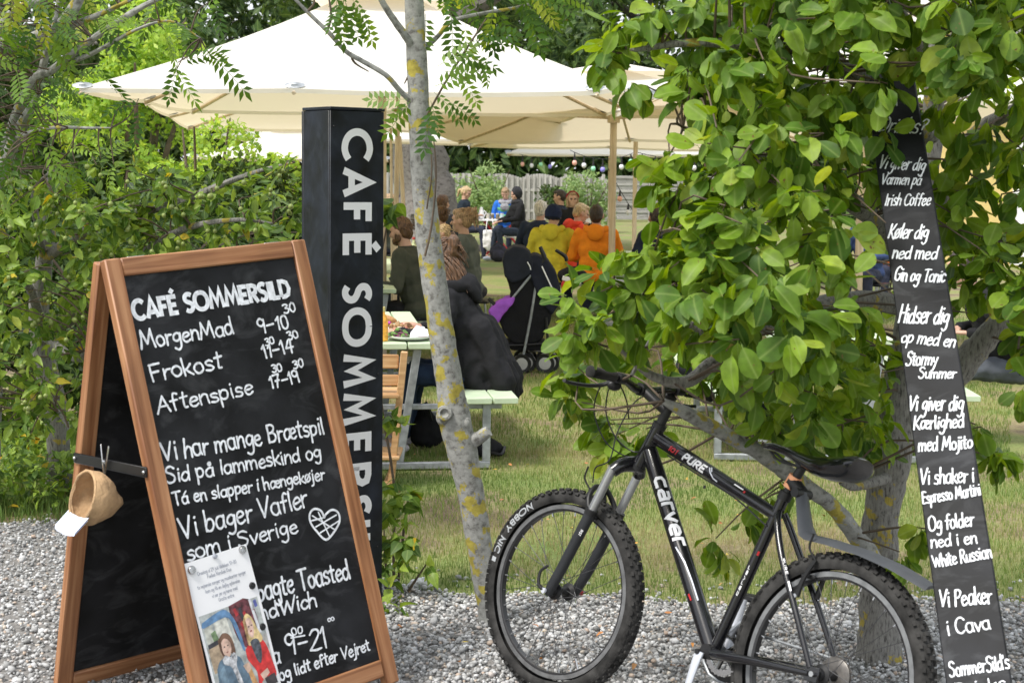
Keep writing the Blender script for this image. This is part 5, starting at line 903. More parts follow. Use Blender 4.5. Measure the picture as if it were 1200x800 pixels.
for k, (c, nz, poly) in enumerate(layers):
    mb = MB(); q = [(PX0 + (PX1 - PX0) * x, PY0 + (PY1 - PY0) * y) for x, y in poly]
    if len(poly) == 4 and poly[0] == (0, 0): grid(mb, PX0, PY0, PX1, PY1, .0003, 6, 8)
    else:
        q = catm(q + [q[0]], 3)[:-1] if len(poly) > 4 else q; mb.add([psurf(x, y, .0004 + k * .00005) for x, y in q], [tuple(range(len(q)))[::-1]])
    part('photo_print', mb, col(c, nz), ps, smooth=False)
for (px, py, r, mt) in [(223.4, 667.8, .0135, 'steel'), (283, 644, .0125, 'steel'), (250.6, 651.5, .007, 'print_grey'), (294, 686, .011, 'black'), (306, 734, .011, 'black')]:
    u, v = ip(px, py); part('magnet', MB().lathe([(r, 0), (r, .006), (r * .85, .009), (0.0005, .0095)], O + ex * u + ey * v + ez * .0105, Matrix((ex, ey, ez)).transposed(), 16), M[mt], ps)

# ------------------------------------------------------------------ black pillar sign
qX, qY, qa, qw, qd, qr, qh = -.6939, 5.9447, .6649, .2398, .199, -.0059, 1.92
pe = V(math.cos(qa), math.sin(qa), 0); pz = (V(0, 0, 1) * math.cos(qr) - pe * math.sin(qr)); pe = (pe * math.cos(qr) + V(0, 0, 1) * math.sin(qr)); pn = pe.cross(pz)
Q0 = V(qX, qY, 0); pil = thing('sign_pillar', 'tall black box pillar with white capital letters running down its face', 'sign pillar', Q0 + pe * qw / 2 - pn * qd / 2)
Rq = Matrix((pe, -pn, pz)).transposed(); at = lambda u, v, w_: Q0 + pe * u + pz * v - pn * w_
th = .012
for nm, c, dm in [('front_panel', at(qw / 2, qh / 2, th / 2), (qw, th, qh)), ('side_panel', at(th / 2, qh / 2, qd / 2 + .006), (th, qd - th - .001, qh)), ('side_panel', at(qw - th / 2, qh / 2, qd / 2 + .006), (th, qd - th - .001, qh)), ('back_panel', at(qw / 2, qh / 2, qd + .006), (qw, th, qh)), ('top_panel', at(qw / 2, qh + .007, qd / 2), (qw + .004, qd + .008, .012))]:
    oriented_box(nm, M['black_panel'], c, dm, Rq, pil, b=.002)
ipp = inv_plane(Q0, pe, pz, pn)
# capitals run down the face with their tops to the right
for ch, y0, y1 in [('C', 149, 190), ('A', 195, 230), ('F', 237, 262), ('É', 273, 302), ('S', 332, 354), ('O', 360, 406), ('M', 415, 453), ('M', 461, 497), ('E', 508, 534), ('R', 544, 572), ('S', 582, 606), ('I', 612, 620), ('L', 629, 649), ('D', 657, 690)]:
    a = ipp(402.5, y0 + 1); b = ipp(402.2, y1 + 1); c = ipp(436.5, y0); mb = MB(); Lh = a[1] - b[1]; cap = c[0] - a[0] if ch != 'z' else 0
    adv, sts = parse(GB[ch]); xs_ = [p[0] for s_t, _ in sts for p in s_t]; pad = .95; x0_, x1_ = min(xs_) - pad, max(xs_) + pad
    if ch == 'A': x0_, x1_ = 0, 9
    if ch == 'I': x0_, x1_ = .55, 2.45
    cap = .122; hh = .0012
    for pts, sm in sts:
        q = [((x - x0_) / (x1_ - x0_) * Lh, y / 10 * cap) for x, y in pts]
        if ch in 'M': q = [(u, min(max(v, .0), cap)) for u, v in q]
        if sm: q = catm(q, 5)
        q = [(a[0] + v, a[1] - u) for u, v in q]; hh += .0001
        ribbon(mb, q, .0285, lambda u, v, h: Q0 + pe * u + pz * v + pn * h, hh, rnd_caps=False)
    part('letter', mb, M['white'], pil, smooth=False)
for (px, py) in [(391, 438), (443, 438), (391, 148), (445, 148), (391, 640), (442, 640)]:
    u, v = ipp(px, py); part('screw', MB().ell(Q0 + pe * u + pz * v + pn * .001, (.004, .004, .004), nu=8, nv=5), M['black'], pil)

# ------------------------------------------------------------------ leaning drinks plank
KX, KY, KZ, kyaw, kl, kr, kw = 1.0243, 3.2209, .0029, -.5398, .6791, .3268, .1507
d = V(math.cos(kyaw), math.sin(kyaw), 0); n_ = V(math.sin(kyaw), -math.cos(kyaw), 0); up = V(0, 0, 1) * math.cos(kl) - n_ * math.sin(kl)
kx = d * math.cos(kr) + up * math.sin(kr); ky = up * math.cos(kr) - d * math.sin(kr); kz = kx.cross(ky); K0 = V(KX, KY, KZ)
ikp = inv_plane(K0, kx, ky, kz); topv = ikp(1045, 66)[1]
pk = thing('drinks_plank', 'long narrow black board of handwritten drinks leaning into the right-hand tree', 'menu board', K0)
Rk = Matrix((kx, ky, kz)).transposed()
oriented_box('board_panel', M['board'], K0 + kx * kw / 2 + ky * (topv / 2) - kz * .0105, (kw, topv, .02), Rk, pk, b=.003)
ksf = lambda u, v, h: K0 + kx * u + ky * v + kz * h
for tx, a, b, cap, pen in [('til', (1034, 126), (1053, 124), 13, .16), ('Drinks?', (1029, 154), (1083, 158), 17, .13), ('Vi giver dig', (1029, 197), (1083, 201), 14, .15), ('Varmen på', (1032, 216), (1079, 217), 12, .16), ('Irish Coffee', (1036, 241), (1090, 241), 14, .15), ('Køler dig', (1040, 279), (1087, 280), 17, .15), ('ned med', (1045, 303), (1098, 304), 15, .17), ('Gin og Tonic', (1047, 329), (1107, 331), 15, .17), ('Hidser dig', (1052, 378), (1111, 380), 20, .14), ('op med en', (1055, 401), (1119, 407), 14, .17), ('Stormy', (1061, 428), (1098, 428), 15, .17), ('Summer', (1076, 443), (1120, 443), 12, .19), ('Vi giver dig', (1064, 481), (1129, 481), 18, .15), ('Kærlighed', (1070, 503), (1130, 501), 16, .17), ('med Mojito', (1076, 529), (1140, 525), 16, .17),
                          ('Vi shaker i', (1078, 568), (1142, 565), 18, .15), ('Espresso Martini', (1081, 590), (1150, 580), 14, .18), ('Og folder', (1088, 622), (1142, 616), 17, .16), ('ned i en', (1091, 642), (1146, 636), 15, .17), ('White Russian', (1094, 665), (1163, 653), 15, .18), ('Vi Peaker', (1101, 711), (1163, 706), 20, .15), ('i Cava', (1110, 744), (1162, 737), 18, .16), ("SommerSild's", (1113, 793), (1184, 783), 17, .17), ('Drinks', (1120, 815), (1180, 806), 15, .17)]:
    line(tx, a, b, cap, pen * .72, surf=ksf, inv=ikp, parent=pk)
# ------------------------------------------------------------------ the bicycle
HX, HY, hd_, lean_, steer, WB = .8112, 4.1638, 2.2625, .2598, .1013, 1.1103
bh = V(math.cos(hd_), math.sin(hd_), 0); bl_ = V(-bh.y, bh.x, 0); bu = V(0, 0, 1) * math.cos(lean_) - bl_ * math.sin(lean_); blt = bl_ * math.cos(lean_) + V(0, 0, 1) * math.sin(lean_); B0 = V(HX, HY, .0)
def BP(a, z, b=0): return B0 + bh * a + bu * z + blt * b
bike = thing('mountain_bike', 'black mountain bike with white lettering on the frame leaning under the green tree', 'bicycle', B0 + bh * .5)
# steering axis from the head tube; the fork, bar and front wheel turn round it
HB, HT = BP(.877, .795), BP(.826, .925); sax = (HT - HB).normalized(); SR = Matrix.Rotation(steer, 3, sax)
def FP(a, z, b=0): p = BP(a, z, b); return HB + SR @ (p - HB)
RW = .335
M['worn_steel'] = plain('oily_steel', (.16, .15, .14), .45, metal=.6, var=.4, scale=40)
M['spoke'] = plain('dark_spoke', (.09, .09, .095), .35, metal=.6); M['track'] = plain('worn_brake_track', (.22, .225, .23), .42, metal=.55, var=.25, scale=30)
M['tyre_print'] = plain('tyre_print', (.38, .40, .42), .75)
def wheel(label, C3, A, U, Lt, text=None, rear=False):
    """A forward, U up, Lt axle direction to the left"""
    Mx = Matrix((A, U, Lt)).transposed(); W = lambda a, z, b=0: C3 + A * a + U * z + Lt * b
    Mw = Matrix((A, U, Lt)).transposed()
    mb = MB().lathe([(.2625, -.010), (.2625, .010), (.268, .0125), (.284, .0125), (.2855, .0105), (.281, .009), (.276, .0), (.281, -.009), (.2855, -.0105), (.284, -.0125), (.268, -.0125)], C3, Mw, 72, True)
    wh = part('wheel', mb, M['rim'], bike); wh['label'] = label
    part('brake_track', MB().lathe([(.2695, .0129), (.2835, .0129)], C3, Mw, 72), M['track'], wh); part('brake_track', MB().lathe([(.2695, -.0129), (.2835, -.0129)], C3, Mw, 72), M['track'], wh)
    rc, mc = .3065, .0262; prof = []
    for k in range(18):
        a = math.radians(-215 + 250 * k / 17 + 0) ; a = math.radians(-128 + 256 * k / 17); prof.append((rc + mc * math.cos(a) * 1.0, mc * math.sin(a)))
    mb = MB().lathe(prof, C3, Mw, 96)
    def knob(th_, ph, l, w_, h):                            # th_ round the wheel, ph round the section
        r = rc + (mc + h / 2) * math.cos(ph); b = (mc + h / 2) * math.sin(ph); er = (A * math.cos(th_) + U * math.sin(th_)); et = (-A * math.sin(th_) + U * math.cos(th_)); o = (er * math.cos(ph) + Lt * math.sin(ph)); s = o.cross(et)
        mb.box(C3 + er * r + Lt * b, (l, w_, h), Matrix((et, s, o)).transposed())
    n = 66
    for k in range(n):
        t = 2 * math.pi * k / n
        knob(t, .98, .013, .009, .0075); knob(t, -.98, .013, .009, .0075)
        knob(t + .04, .52 if k % 2 else .44, .014, .008, .007); knob(t + .04, -.52 if k % 2 else -.44, .014, .008, .007)
        if k % 2: knob(t, .14, .012, .009, .0065); knob(t, -.14, .012, .009, .0065)
        else: knob(t, 0, .009, .014, .0065)
    part('tyre', mb, M['tyre'], wh)
    part('hub', MB().lathe([(.006, -.056), (.016, -.052), (.018, -.04), (.029, -.036), (.029, -.032), (.015, -.026), (.013, 0), (.015, .026), (.029, .032), (.029, .036), (.018, .04), (.016, .052), (.006, .056)], C3, Mw, 20), M['black'], wh)
    sp0 = None
    for k in range(32):
        side = 1 if k % 2 else -1; th_ = 2 * math.pi * k / 32; oh = th_ + (1 if (k // 2) % 2 else -1) * math.radians(62)
        p0 = W(.0265 * math.cos(oh), .0265 * math.sin(oh), side * .033); p1 = W(.263 * math.cos(th_), .263 * math.sin(th_), side * .002); dv = p1 - p0
        if sp0 is None: sp0 = MB().tube([V(0, 0, 0), V(0, 0, 1)], .0011, 5).mesh('spoke', M['spoke'])
        o = put('spoke', sp0, wh); o.matrix_basis = Matrix.Translation(p0 - wl(wh)) @ dv.to_track_quat('Z', 'Y').to_matrix().to_4x4() @ Matrix.Diagonal((1, 1, dv.length, 1))
    mb = MB()
    for k in range(32): th_ = 2 * math.pi * k / 32; mb.tube([W(.264 * math.cos(th_), .264 * math.sin(th_), 0), W(.25 * math.cos(th_), .25 * math.sin(th_), 0)], .0028, 6)
    part('spoke_nipples', mb, M['alu'], wh)['kind'] = 'stuff'
    mb = MB(); mb.tube([W(.2 * 0 + .262 * math.cos(4.2), .262 * math.sin(4.2), 0), W(.225 * math.cos(4.2), .225 * math.sin(4.2), 0)], .004, 8); part('valve', mb, M['steel'], wh)
    if text:
        mbt = MB(); r0 = .3065
        def ts(u, v, h):                                    # u along the tyre (clockwise from th0), v towards hub
            ph = math.radians(88) + v / .0265; r = r0 + (.0262 + h) * math.cos(ph); b = (.0262 + h) * math.sin(ph); th_ = math.radians(56) - u / r0; return W(r * math.cos(th_), r * math.sin(th_), b)
        u = 0
        letters(mbt, 'NOBBY', (.0, -.010), (.145, -.010), .021, ts, .24, GB, h=.002, hand=False, fine=.004); letters(mbt, 'NIC', (.168, -.009), (.232, -.009), .021, ts, .24, GB, h=.002, hand=False, fine=.004)
        ribbon(mbt, [(.246, 0), (.262, 0)], .018, ts, .002, rnd_caps=False); part('lettering', mbt, M['tyre_print'], wh, smooth=False)
    return wh
fA = (SR @ bh).normalized(); fU = (SR @ bu).normalized(); fL = (SR @ blt).normalized(); FC = FP(WB - .004, RW + .004)
wheel('front wheel with knobbly tyre lettered in grey', FC, fA, fU, fL, True)
RC = BP(0, RW + .004); rwh = wheel('rear wheel with knobbly tyre and cassette', RC, bh, bu, blt, rear=True)
def tb(name, pts, r, mat='gloss_black', seg=16, sm=0, parent=None, **k): return part(name, MB().tube(pts, r, seg, sm=sm, **k), M[mat], parent or bike)
BB = BP(.422, .302); ST = BP(.272, .80)
tt = tb('top_tube', [BP(.82, .890), BP(.68, .8494), BP(.45, .7828), BP(.285, .735)], [.022, .023, .021, .018], seg=28)
dt = tb('down_tube', [BP(.843, .846), BP(.80, .79), BP(.615, .55), BP(.43, .31)], [.025, .027, .027, .026], seg=28)
tb('head_tube', [HB, HT], .0225, seg=20); tb('headset_cup', [HB - sax * .012, HB], .0245, 'black', 20); tb('headset_cup', [HT, HT + sax * .014], .0235, 'black', 20)
stt = tb('seat_tube', [BB, ST], .0172); tb('bottom_bracket', [BP(.422, .302, -.036), BP(.422, .302, .036)], .023, 'black', 20)
for sg in (1, -1):
    tb('seatstay', [BP(.272, .745, sg * .012), BP(.255, .71, sg * .028), BP(.20, .62, sg * .046), BP(.11, .49, sg * .056), BP(.018, .352, sg * .064)], [.010, .0105, .010, .0095, .008], sm=6)
    tb('chainstay', [BP(.40, .302, sg * .026), BP(.33, .308, sg * .042), BP(.2, .322, sg * .054), BP(.018, .336, sg * .064)], [.015, .014, .012, .009], sm=6)
    part('dropout', MB().cbox(BP(.008, .338, sg * .065), (.05, .045, .007), Matrix((bh, bu, blt)).transposed(), .003), M['gloss_black'], bike)
    tb('axle_nut', [BP(0, RW + .004, sg * .062), BP(0, RW + .004, sg * .079)], .008, 'steel', 8)
tb('seatpost', [BP(.275, .79), BP(.222, .905)], .0138, 'black'); tb('seat_clamp', [BP(.2755, .785), BP(.268, .808)], .0205, 'black', 18)
tb('reflector_band', [BP(.262, .822), BP(.246, .858)], .0205, 'orange_tag', 18)
# fork
crown_z = .775; fo = [(.93, .775), (.905, .79)]
fk = part('fork_crown', MB().tube([FP(.925, .762, .068), FP(.912, .785, .045), FP(.902, .795, 0), FP(.912, .785, -.045), FP(.925, .762, -.068)], [.021, .023, .026, .023, .021], 14, sm=5), M['gloss_black'], bike)
for sg in (1, -1):
    tb('stanchion', [FP(.925, .775, sg * .068), FP(.985, .615, sg * .068)], .0145, 'alu', 18)
    lg = tb('fork_leg', [FP(.982, .623, sg * .068), FP(.995, .59, sg * .068), FP(1.06, .43, sg * .067), FP(1.097, .352, sg * .064), FP(1.105, .325, sg * .062)], [.0195, .0185, .0175, .017, .012], 'matt_black' if 'matt_black' in M else 'black', 18, 4)
    tb('wiper_seal', [FP(.979, .63, sg * .068), FP(.986, .612, sg * .068)], .0205, 'black', 18)
tb('brake_arch', [FP(.985, .61, .068), FP(1.01, .66, .06), FP(1.02, .695, .03), FP(1.02, .70, 0), FP(1.02, .695, -.03), FP(1.01, .66, -.06), FP(.985, .61, -.068)], [.011, .009, .009, .010, .009, .009, .011], 'black', 10, 5)
tb('front_axle', [FP(WB - .004, RW + .004, -.083), FP(WB - .004, RW + .004, .083)], .006, 'steel', 10); tb('quick_release', [FP(WB - .004, RW + .004, .082), FP(WB + .016, RW + .02, .094), FP(WB + .022, RW + .06, .09), FP(WB + .0, RW + .085, .082)], [.009, .006, .005, .005], 'black', 8, 4)
tb('axle_cap', [FP(WB - .004, RW + .004, -.10), FP(WB - .004, RW + .004, -.08)], .01, 'red', 10)
tb('axle_end', [FP(WB - .004, RW + .004, .083), FP(WB - .004, RW + .004, .092)], .009, 'silver', 10)
# v-brakes front and rear
def vbrake(Fp, a0, z0, a1, z1, rr):
    for sg in (1, -1):
        arm = tb('brake_arm', [Fp(a0, z0, sg * .045), Fp((a0 + a1) / 2 + .006, (z0 + z1) / 2, sg * .043), Fp(a1, z1, sg * .036)], [.009, .007, .006], 'black', 8, 3)
        part('brake_pad', MB().cbox(Fp(rr[0], rr[1], sg * .022), (.05, .012, .012), Matrix((bh, bu, blt)).transposed(), .003), M['black'], arm); tb('brake_bolt', [Fp(a0, z0, sg * .05), Fp(a0, z0, sg * .056)], .006, 'alu', 8, parent=arm)
    tb('noodle', [Fp(a1, z1, .04), Fp(a1 + .02, z1 + .03, .05), Fp(a1 + .01, z1 + .07, .055)], .003, 'black', 6, 4)
vbrake(FP, 1.005, .575, 1.03, .69, (1.015, .60)); vbrake(BP, .125, .53, .09, .64, (.115, .59))
# stem and bar
tb('steerer', [HT, HT + sax * .075], .016, 'black', 16); sc_ = HT + sax * .058
cb = HB + SR @ (BP(.915, 1.035) - HB); tb('stem', [sc_, cb], [.017, .016], 'black', 14); tb('stem_clamp', [cb - fL * .022, cb + fL * .022], .021, 'black', 16); tb('stem_cap', [HT + sax * .07, HT + sax * .082], .019, 'black', 16)
bw = lambda b, a=0, z=0: cb + fL * b + fA * a + fU * z
tb('handlebar', [bw(.30, -.035, .022), bw(.19, -.028, .022), bw(.10, -.012, .014), bw(.04, 0, 0), bw(-.04, 0, 0), bw(-.10, -.012, .014), bw(-.19, -.028, .022), bw(-.30, -.035, .022)], [.011, .011, .0125, .0155, .0155, .0125, .011, .011], 'gloss_black', 14, 4)
for sg in (1, -1):
    mb = MB(); ga, gb_ = bw(sg * .185, -.028, .022), bw(sg * .312, -.036, .022); mb.tube([ga + (gb_ - ga) * q for q in (0, .02, .06, .5, .94, .97, 1)], [.016, .0185, .0165, .0165, .0165, .019, .014], 18)
    for k in range(16): q = ga + (gb_ - ga) * (.1 + .05 * k); mb.lathe([(.0164, -.0012), (.0176, 0), (.0164, .0012)], q, (gb_ - ga).to_track_quat('Z', 'Y').to_matrix(), 18)
    part('grip', mb, M['tyre'], bike)
    lv = tb('brake_lever', [bw(sg * .15, .0, .01), bw(sg * .17, .03, -.01), bw(sg * .22, .045, -.02), bw(sg * .30, .048, -.022), bw(sg * .335, .04, -.018)], [.008, .007, .006, .0055, .0065], 'black', 8, 5); tb('lever_clamp', [bw(sg * .135, -.024, .02), bw(sg * .165, -.026, .021)], .0175, 'black', 14)
    part('shifter', MB().ell(bw(sg * .145, .0, -.004), (.028, .02, .018), Matrix((fL, fA, fU)).transposed()), M['black'], bike); 
for pts, nm in [([bw(.15, .02, .0), bw(.12, .08, -.02), bw(.09, .11, -.10), bw(.06, .06, -.19), bw(.02, -.02, -.22), BP(.84, .86, .03)], 'c'), ([bw(.14, .015, -.01), bw(.10, .06, -.03), bw(.07, .075, -.10), bw(.05, .03, -.17), bw(.02, -.03, -.20), BP(.81, .87, .03)], 'c'), ([bw(.16, .02, 0), bw(.1, .03, .01), bw(.04, .03, -.04), bw(.01, .03, -.1)], 'c'), ([bw(-.15, .02, 0), bw(-.08, .08, -.03), bw(-.02, .09, -.14), bw(.02, .07, -.24), FP(1.03, .76, .03), FP(1.03, .71, .03)], 'c'), ([BP(.76, .845, .004), BP(.6, .80, .004), BP(.45, .758, .004), BP(.3, .70, .02)], 'c')]:
    tb('cable', pts, .0024, 'black', 6, 6)
# saddle
def saddle():
    mb = MB(); st_ = [(.385, .925, .008, .006), (.375, .932, .017, .012), (.34, .934, .021, .014), (.29, .926, .024, .016), (.23, .914, .036, .024), (.17, .908, .056, .034), (.11, .912, .073, .042), (.06, .920, .079, .044), (.035, .926, .073, .038), (.022, .928, .052, .026)]
    vs = []; n = 18
    for (a, z, w_, t) in st_:
        for k in range(n):
            q = 2 * math.pi * k / n; x = math.cos(q) * w_; y = math.sin(q); yy = y * t * (.55 if y > 0 else 1.15); yy -= .010 * (abs(x) / .076) ** 2 * 1.3
            if y > 0 and w_ > .03: yy -= .006 * max(0, 1 - (x / .012) ** 2)
            vs.append(BP(a, z + yy, x))
    fs = [(i * n + k, i * n + (k + 1) % n, (i + 1) * n + (k + 1) % n, (i + 1) * n + k) for i in range(len(st_) - 1) for k in range(n)] + [tuple(range(n))[::-1], tuple(range((len(st_) - 1) * n, len(st_) * n))]
    return mb.add(vs, fs)
sdl = part('saddle', saddle(), M['gloss_black'], bike)
for sg in (1, -1): tb('saddle_rail', [BP(.35, .915, sg * .01), BP(.30, .893, sg * .02), BP(.2, .886, sg * .022), BP(.12, .892, sg * .03), BP(.07, .905, sg * .04)], .0036, 'black', 6, 4, parent=sdl)
tb('saddle_clamp', [BP(.222, .897, -.03), BP(.222, .897, .03)], .013, 'black', 12, parent=sdl)
# mudguard on the seatpost
def strip(name, ctr, mat, th):
    mb = MB(); vs = []
    for (a, z, w_, da, dz) in ctr:                          # centre, half width, direction of thickness
        for (b, t) in [(-1, -.3), (-.7, .5), (0, .9), (.7, .5), (1, -.3), (.7, -.1), (0, .3), (-.7, -.1)]: vs.append(BP(a + da * t * th, z + dz * t * th, b * w_))
    n = 8; fs = [(i * n + k, i * n + (k + 1) % n, (i + 1) * n + (k + 1) % n, (i + 1) * n + k) for i in range(len(ctr) - 1) for k in range(n)] + [tuple(range(n))[::-1], tuple(range((len(ctr) - 1) * n, len(ctr) * n))]
    return part(name, mb.add(vs, fs), M[mat], bike)
strip('mudguard', [(.212, .815, .026, -.9, .3), (.195, .77, .03, -.9, .2), (.176, .725, .035, -.8, .4), (.16, .70, .042, -.6, .8), (.135, .692, .048, -.1, 1), (.06, .692, .052, .0, 1), (-.06, .684, .052, -.05, 1), (-.16, .668, .05, -.1, 1), (-.235, .648, .046, -.15, 1), (-.275, .635, .035, -.2, 1)], 'guard', .016)
tb('mudguard_clamp', [BP(.258, .842), BP(.235, .828), BP(.212, .815)], [.022, .021, .018], 'black', 12); tb('mudguard_bolt', [BP(.213, .812, -.034), BP(.213, .812, .034)], .014, 'black', 14)
# drivetrain on the right side, silver crank on the near side
tb('crank_arm', [BP(.424, .300, .055), BP(.428, .27, .060), BP(.436, .20, .064), BP(.445, .128, .066)], [.017, .0175, .014, .0145], 'silver', 12, 4, sq=(1, .65)); tb('crank_bolt', [BP(.424, .300, .06), BP(.424, .300, .072)], .008, 'black', 12)
tb('crank_arm', [BP(.422, .302, -.06), BP(.41, .47, -.072)], [.016, .013], 'silver', 10)
Mb = Matrix((bh, bu, blt)).transposed()
for nm, r, b, mt in (('chainring', .085, -.052, 'black'), ('chainring', .066, -.044, 'steel')):
    mb = MB(); n = 84; pr_ = [(r - .018, -.0012), (r - .018, .0012)]; vs = []
    for k in range(n):
        q = 2 * math.pi * k / n; rr_ = r + (.0035 if k % 3 == 0 else 0)
        for (q_, h) in ((r - .016, -.0012), (rr_, -.0012), (rr_, .0012), (r - .016, .0012)): vs.append(BP(.422 + q_ * math.cos(q), .302 + q_ * math.sin(q), b + h))
    mb.add(vs, [(k * 4 + j, k * 4 + (j + 1) % 4, ((k + 1) % n) * 4 + (j + 1) % 4, ((k + 1) % n) * 4 + j) for k in range(n) for j in range(4)])
    for k in range(5): q = k * 1.2566; mb.tube([BP(.422, .302, b - .004), BP(.422 + (r - .014) * math.cos(q), .302 + (r - .014) * math.sin(q), b)], .006, 6)
    part(nm, mb, M[mt], bike)
cas = []
for k, r in enumerate([.056, .05, .044, .038, .033, .028, .024]):
    mb = MB(); n = 60; vs = []; b = -.030 - .0045 * k
    for j in range(n):
        q = 2 * math.pi * j / n; rr_ = r - (.0035 if j % 3 == 0 else 0)
        for (q_, h) in ((.017, -.001), (rr_, -.001), (rr_, .001), (.017, .001)): vs.append(RC + bh * (q_ * math.cos(q)) + bu * (q_ * math.sin(q)) + blt * (b + h))
    mb.add(vs, [(j * 4 + i, j * 4 + (i + 1) % 4, ((j + 1) % n) * 4 + (i + 1) % 4, ((j + 1) % n) * 4 + i) for j in range(n) for i in range(4)]); part('sprocket', mb, M['worn_steel'], bike)
part('hub_disc', MB().lathe([(.012, -.028), (.05, -.027), (.052, -.025), (.05, -.0235), (.012, -.022)], RC, Mb, 28), M['worn_steel'], bike)
zr = RW + .004
ch = [BP(.422, .302 + .083, -.05)] + [BP(.422 + .084 * math.cos(q), .302 + .084 * math.sin(q), -.05) for q in [math.radians(x) for x in (60, 30, 0, -30, -60, -88)]] + [BP(.2, .205, -.048), BP(.03, .185, -.045), BP(.0, .2, -.045), BP(.01, .235, -.045), BP(.03, .27, -.045), BP(.0, .292, -.045), BP(-.03, .305, -.045), BP(-.045, zr, -.045), BP(-.02, zr + .04, -.045), BP(.02, zr + .043, -.045), BP(.422, .302 + .083, -.05)]
tb('chain', ch, .0042, 'galv', 6)
tb('derailleur', [BP(.0, .31, -.07), BP(.03, .27, -.068), BP(.005, .235, -.06), BP(.025, .19, -.055)], [.012, .014, .01, .01], 'black', 8, 3); 
for z, a in ((.25, .02), (.192, .018)): tb('jockey_wheel', [BP(a, z, -.05), BP(a, z, -.042)], .02, 'black', 14)
tb('front_derailleur', [BP(.40, .36, -.03), BP(.385, .40, -.05), BP(.36, .41, -.052)], [.012, .008, .007], 'alu', 8, 3)
pd = part('pedal', MB().cbox(BP(.447, .125, .115), (.095, .022, .075), Mb, .006), M['black'], bike); part('pedal', MB().cbox(BP(.408, .475, -.12), (.095, .022, .075), Mb, .006), M['black'], bike)
for (a, z) in ((.585, .797), (.70, .85)): tb('boss', [BP(a, z, 0) + bu * (.0 if z < .7 else -.02) + bh * (0 if z > .7 else -.018) + bu * (0 if z > .7 else .018), BP(a, z, 0) + (bu * .03 - bh * .026 if z < .7 else -bu * .03)], .004, 'silver' if z < .7 else 'black', 8)
# stripes and words on the frame
def onto(A, B, r, near=None):                               # surface coordinates on a tube seen from the left
    t = (B - A).normalized(); tow = (V(0, 0, CH) - (A + B) / 2); tow = (tow - t * tow.dot(t)).normalized(); s = t.cross(tow)
    rad = r if callable(r) else (lambda u: r)
    def f(u, v, h): q = v / rad(u); return A + t * u + (tow * math.cos(q) - s * math.sin(q)) * (rad(u) + h)
    return f
TL_ = (BP(.805, .797) - BP(.43, .31)).length
f = onto(BP(.80, .79), BP(.43, .31), lambda u: .0272); mb = MB(); letters(mb, 'carver', (.03, -.016), (.275, -.016), .052, f, .20, GB, h=.001, hand=False, fine=.004, slant=.12); part('lettering', mb, M['white'], dt, smooth=False)
mb = MB(); ribbon(mb, [(.275, -.012), (.30, -.006), (.33, .0), (.40, .004), (.46, .004)], .0045, f, .0012, False); part('stripe', mb, M['silver'], dt, smooth=False)
mb = MB(); ribbon(mb, [(.43, -.018), (.452, -.016)], .006, f, .0012, False); part('red_patch', mb, M['red'], dt, smooth=False)
f2 = onto(BP(.51, .405), BP(.44, .315), .0278)
for u, mt in ((.01, 'silver'), (.028, 'red'), (.046, 'silver'), (.06, 'blue')):
    mb = MB(); ribbon(mb, [(u, .02 - .0), (u, .044)], .014, f2, .0012, False); part('decal', mb, M[mt], dt, smooth=False)
f = onto(BP(.68, .8494), BP(.45, .7828), lambda u: .0232); f0 = onto(BP(.79, .881), BP(.68, .8494), .0232)
mb = MB(); letters(mb, '101', (.045, -.012), (.088, -.012), .016, f0, .26, GB, h=.001, hand=False, fine=.004, slant=.2); part('lettering', mb, M['red'], tt, smooth=False)
mb = MB(); letters(mb, 'PURE', (.0, -.014), (.105, -.014), .025, f, .26, GB, h=.001, hand=False, fine=.004, slant=.2); part('lettering', mb, M['white'], tt, smooth=False)
mb = MB(); ribbon(mb, [(.115, .012), (.13, .0), (.15, -.01), (.17, -.012)], .004, f, .001, False); ribbon(mb, [(.12, .016), (.134, .004)], .004, f, .0011, False); part('stripe', mb, M['silver'], tt, smooth=False)
f = onto(BP(.45, .7828), BP(.285, .735), .021); mb = MB(); ribbon(mb, [(-.01, .010), (.03, .010)], .004, f, .0012, False); part('stripe', mb, M['white'], tt, smooth=False)
mb = MB(); ribbon(mb, [(.035, .006), (.042, .006)], .006, f, .0012, False); part('red_patch', mb, M['red'], tt, smooth=False)
f = onto(BP(.282, .77), BB, .0172); mb = MB(); letters(mb, 'carver', (.30, -.004), (.20, -.004), .008, f, .2, GB, h=.0008, hand=False, fine=.004) ; part('lettering', mb, M['white'], stt, smooth=False)
mb = MB(); ribbon(mb, [(.15, .0), (.163, .0)], .006, f, .0012, False); part('red_patch', mb, M['red'], stt, smooth=False)
f = onto(BP(.39, .935, .015), BP(.33, .936, .02), .016); mb = MB(); letters(mb, 'carver', (.008, .003), (.045, .003), .008, f, .2, GB, h=.0025, hand=False, fine=.004); part('lettering', mb, M['white'], sdl, smooth=False)
f = onto(BP(.36, .305, .034), BP(.1, .331, .058), .0135); mb = MB(); letters(mb, 'PURE', (.02, -.004), (.055, -.004), .008, f, .24, GB, h=.001, hand=False, fine=.004); letters(mb, 'carver', (.155, -.004), (.195, -.004), .008, f, .2, GB, h=.001, hand=False, fine=.004); part('lettering', mb, M['white'], bike, smooth=False)
f = onto(BP(.225, .66, .04), BP(.12, .505, .055), .010); mb = MB(); letters(mb, 'PURE', (.05, -.003), (.10, -.003), .007, f, .24, GB, h=.001, hand=False, fine=.004); ribbon(mb, [(.12, 0), (.15, 0)], .005, f, .001, False); part('lettering', mb, M['white'], bike, smooth=False)
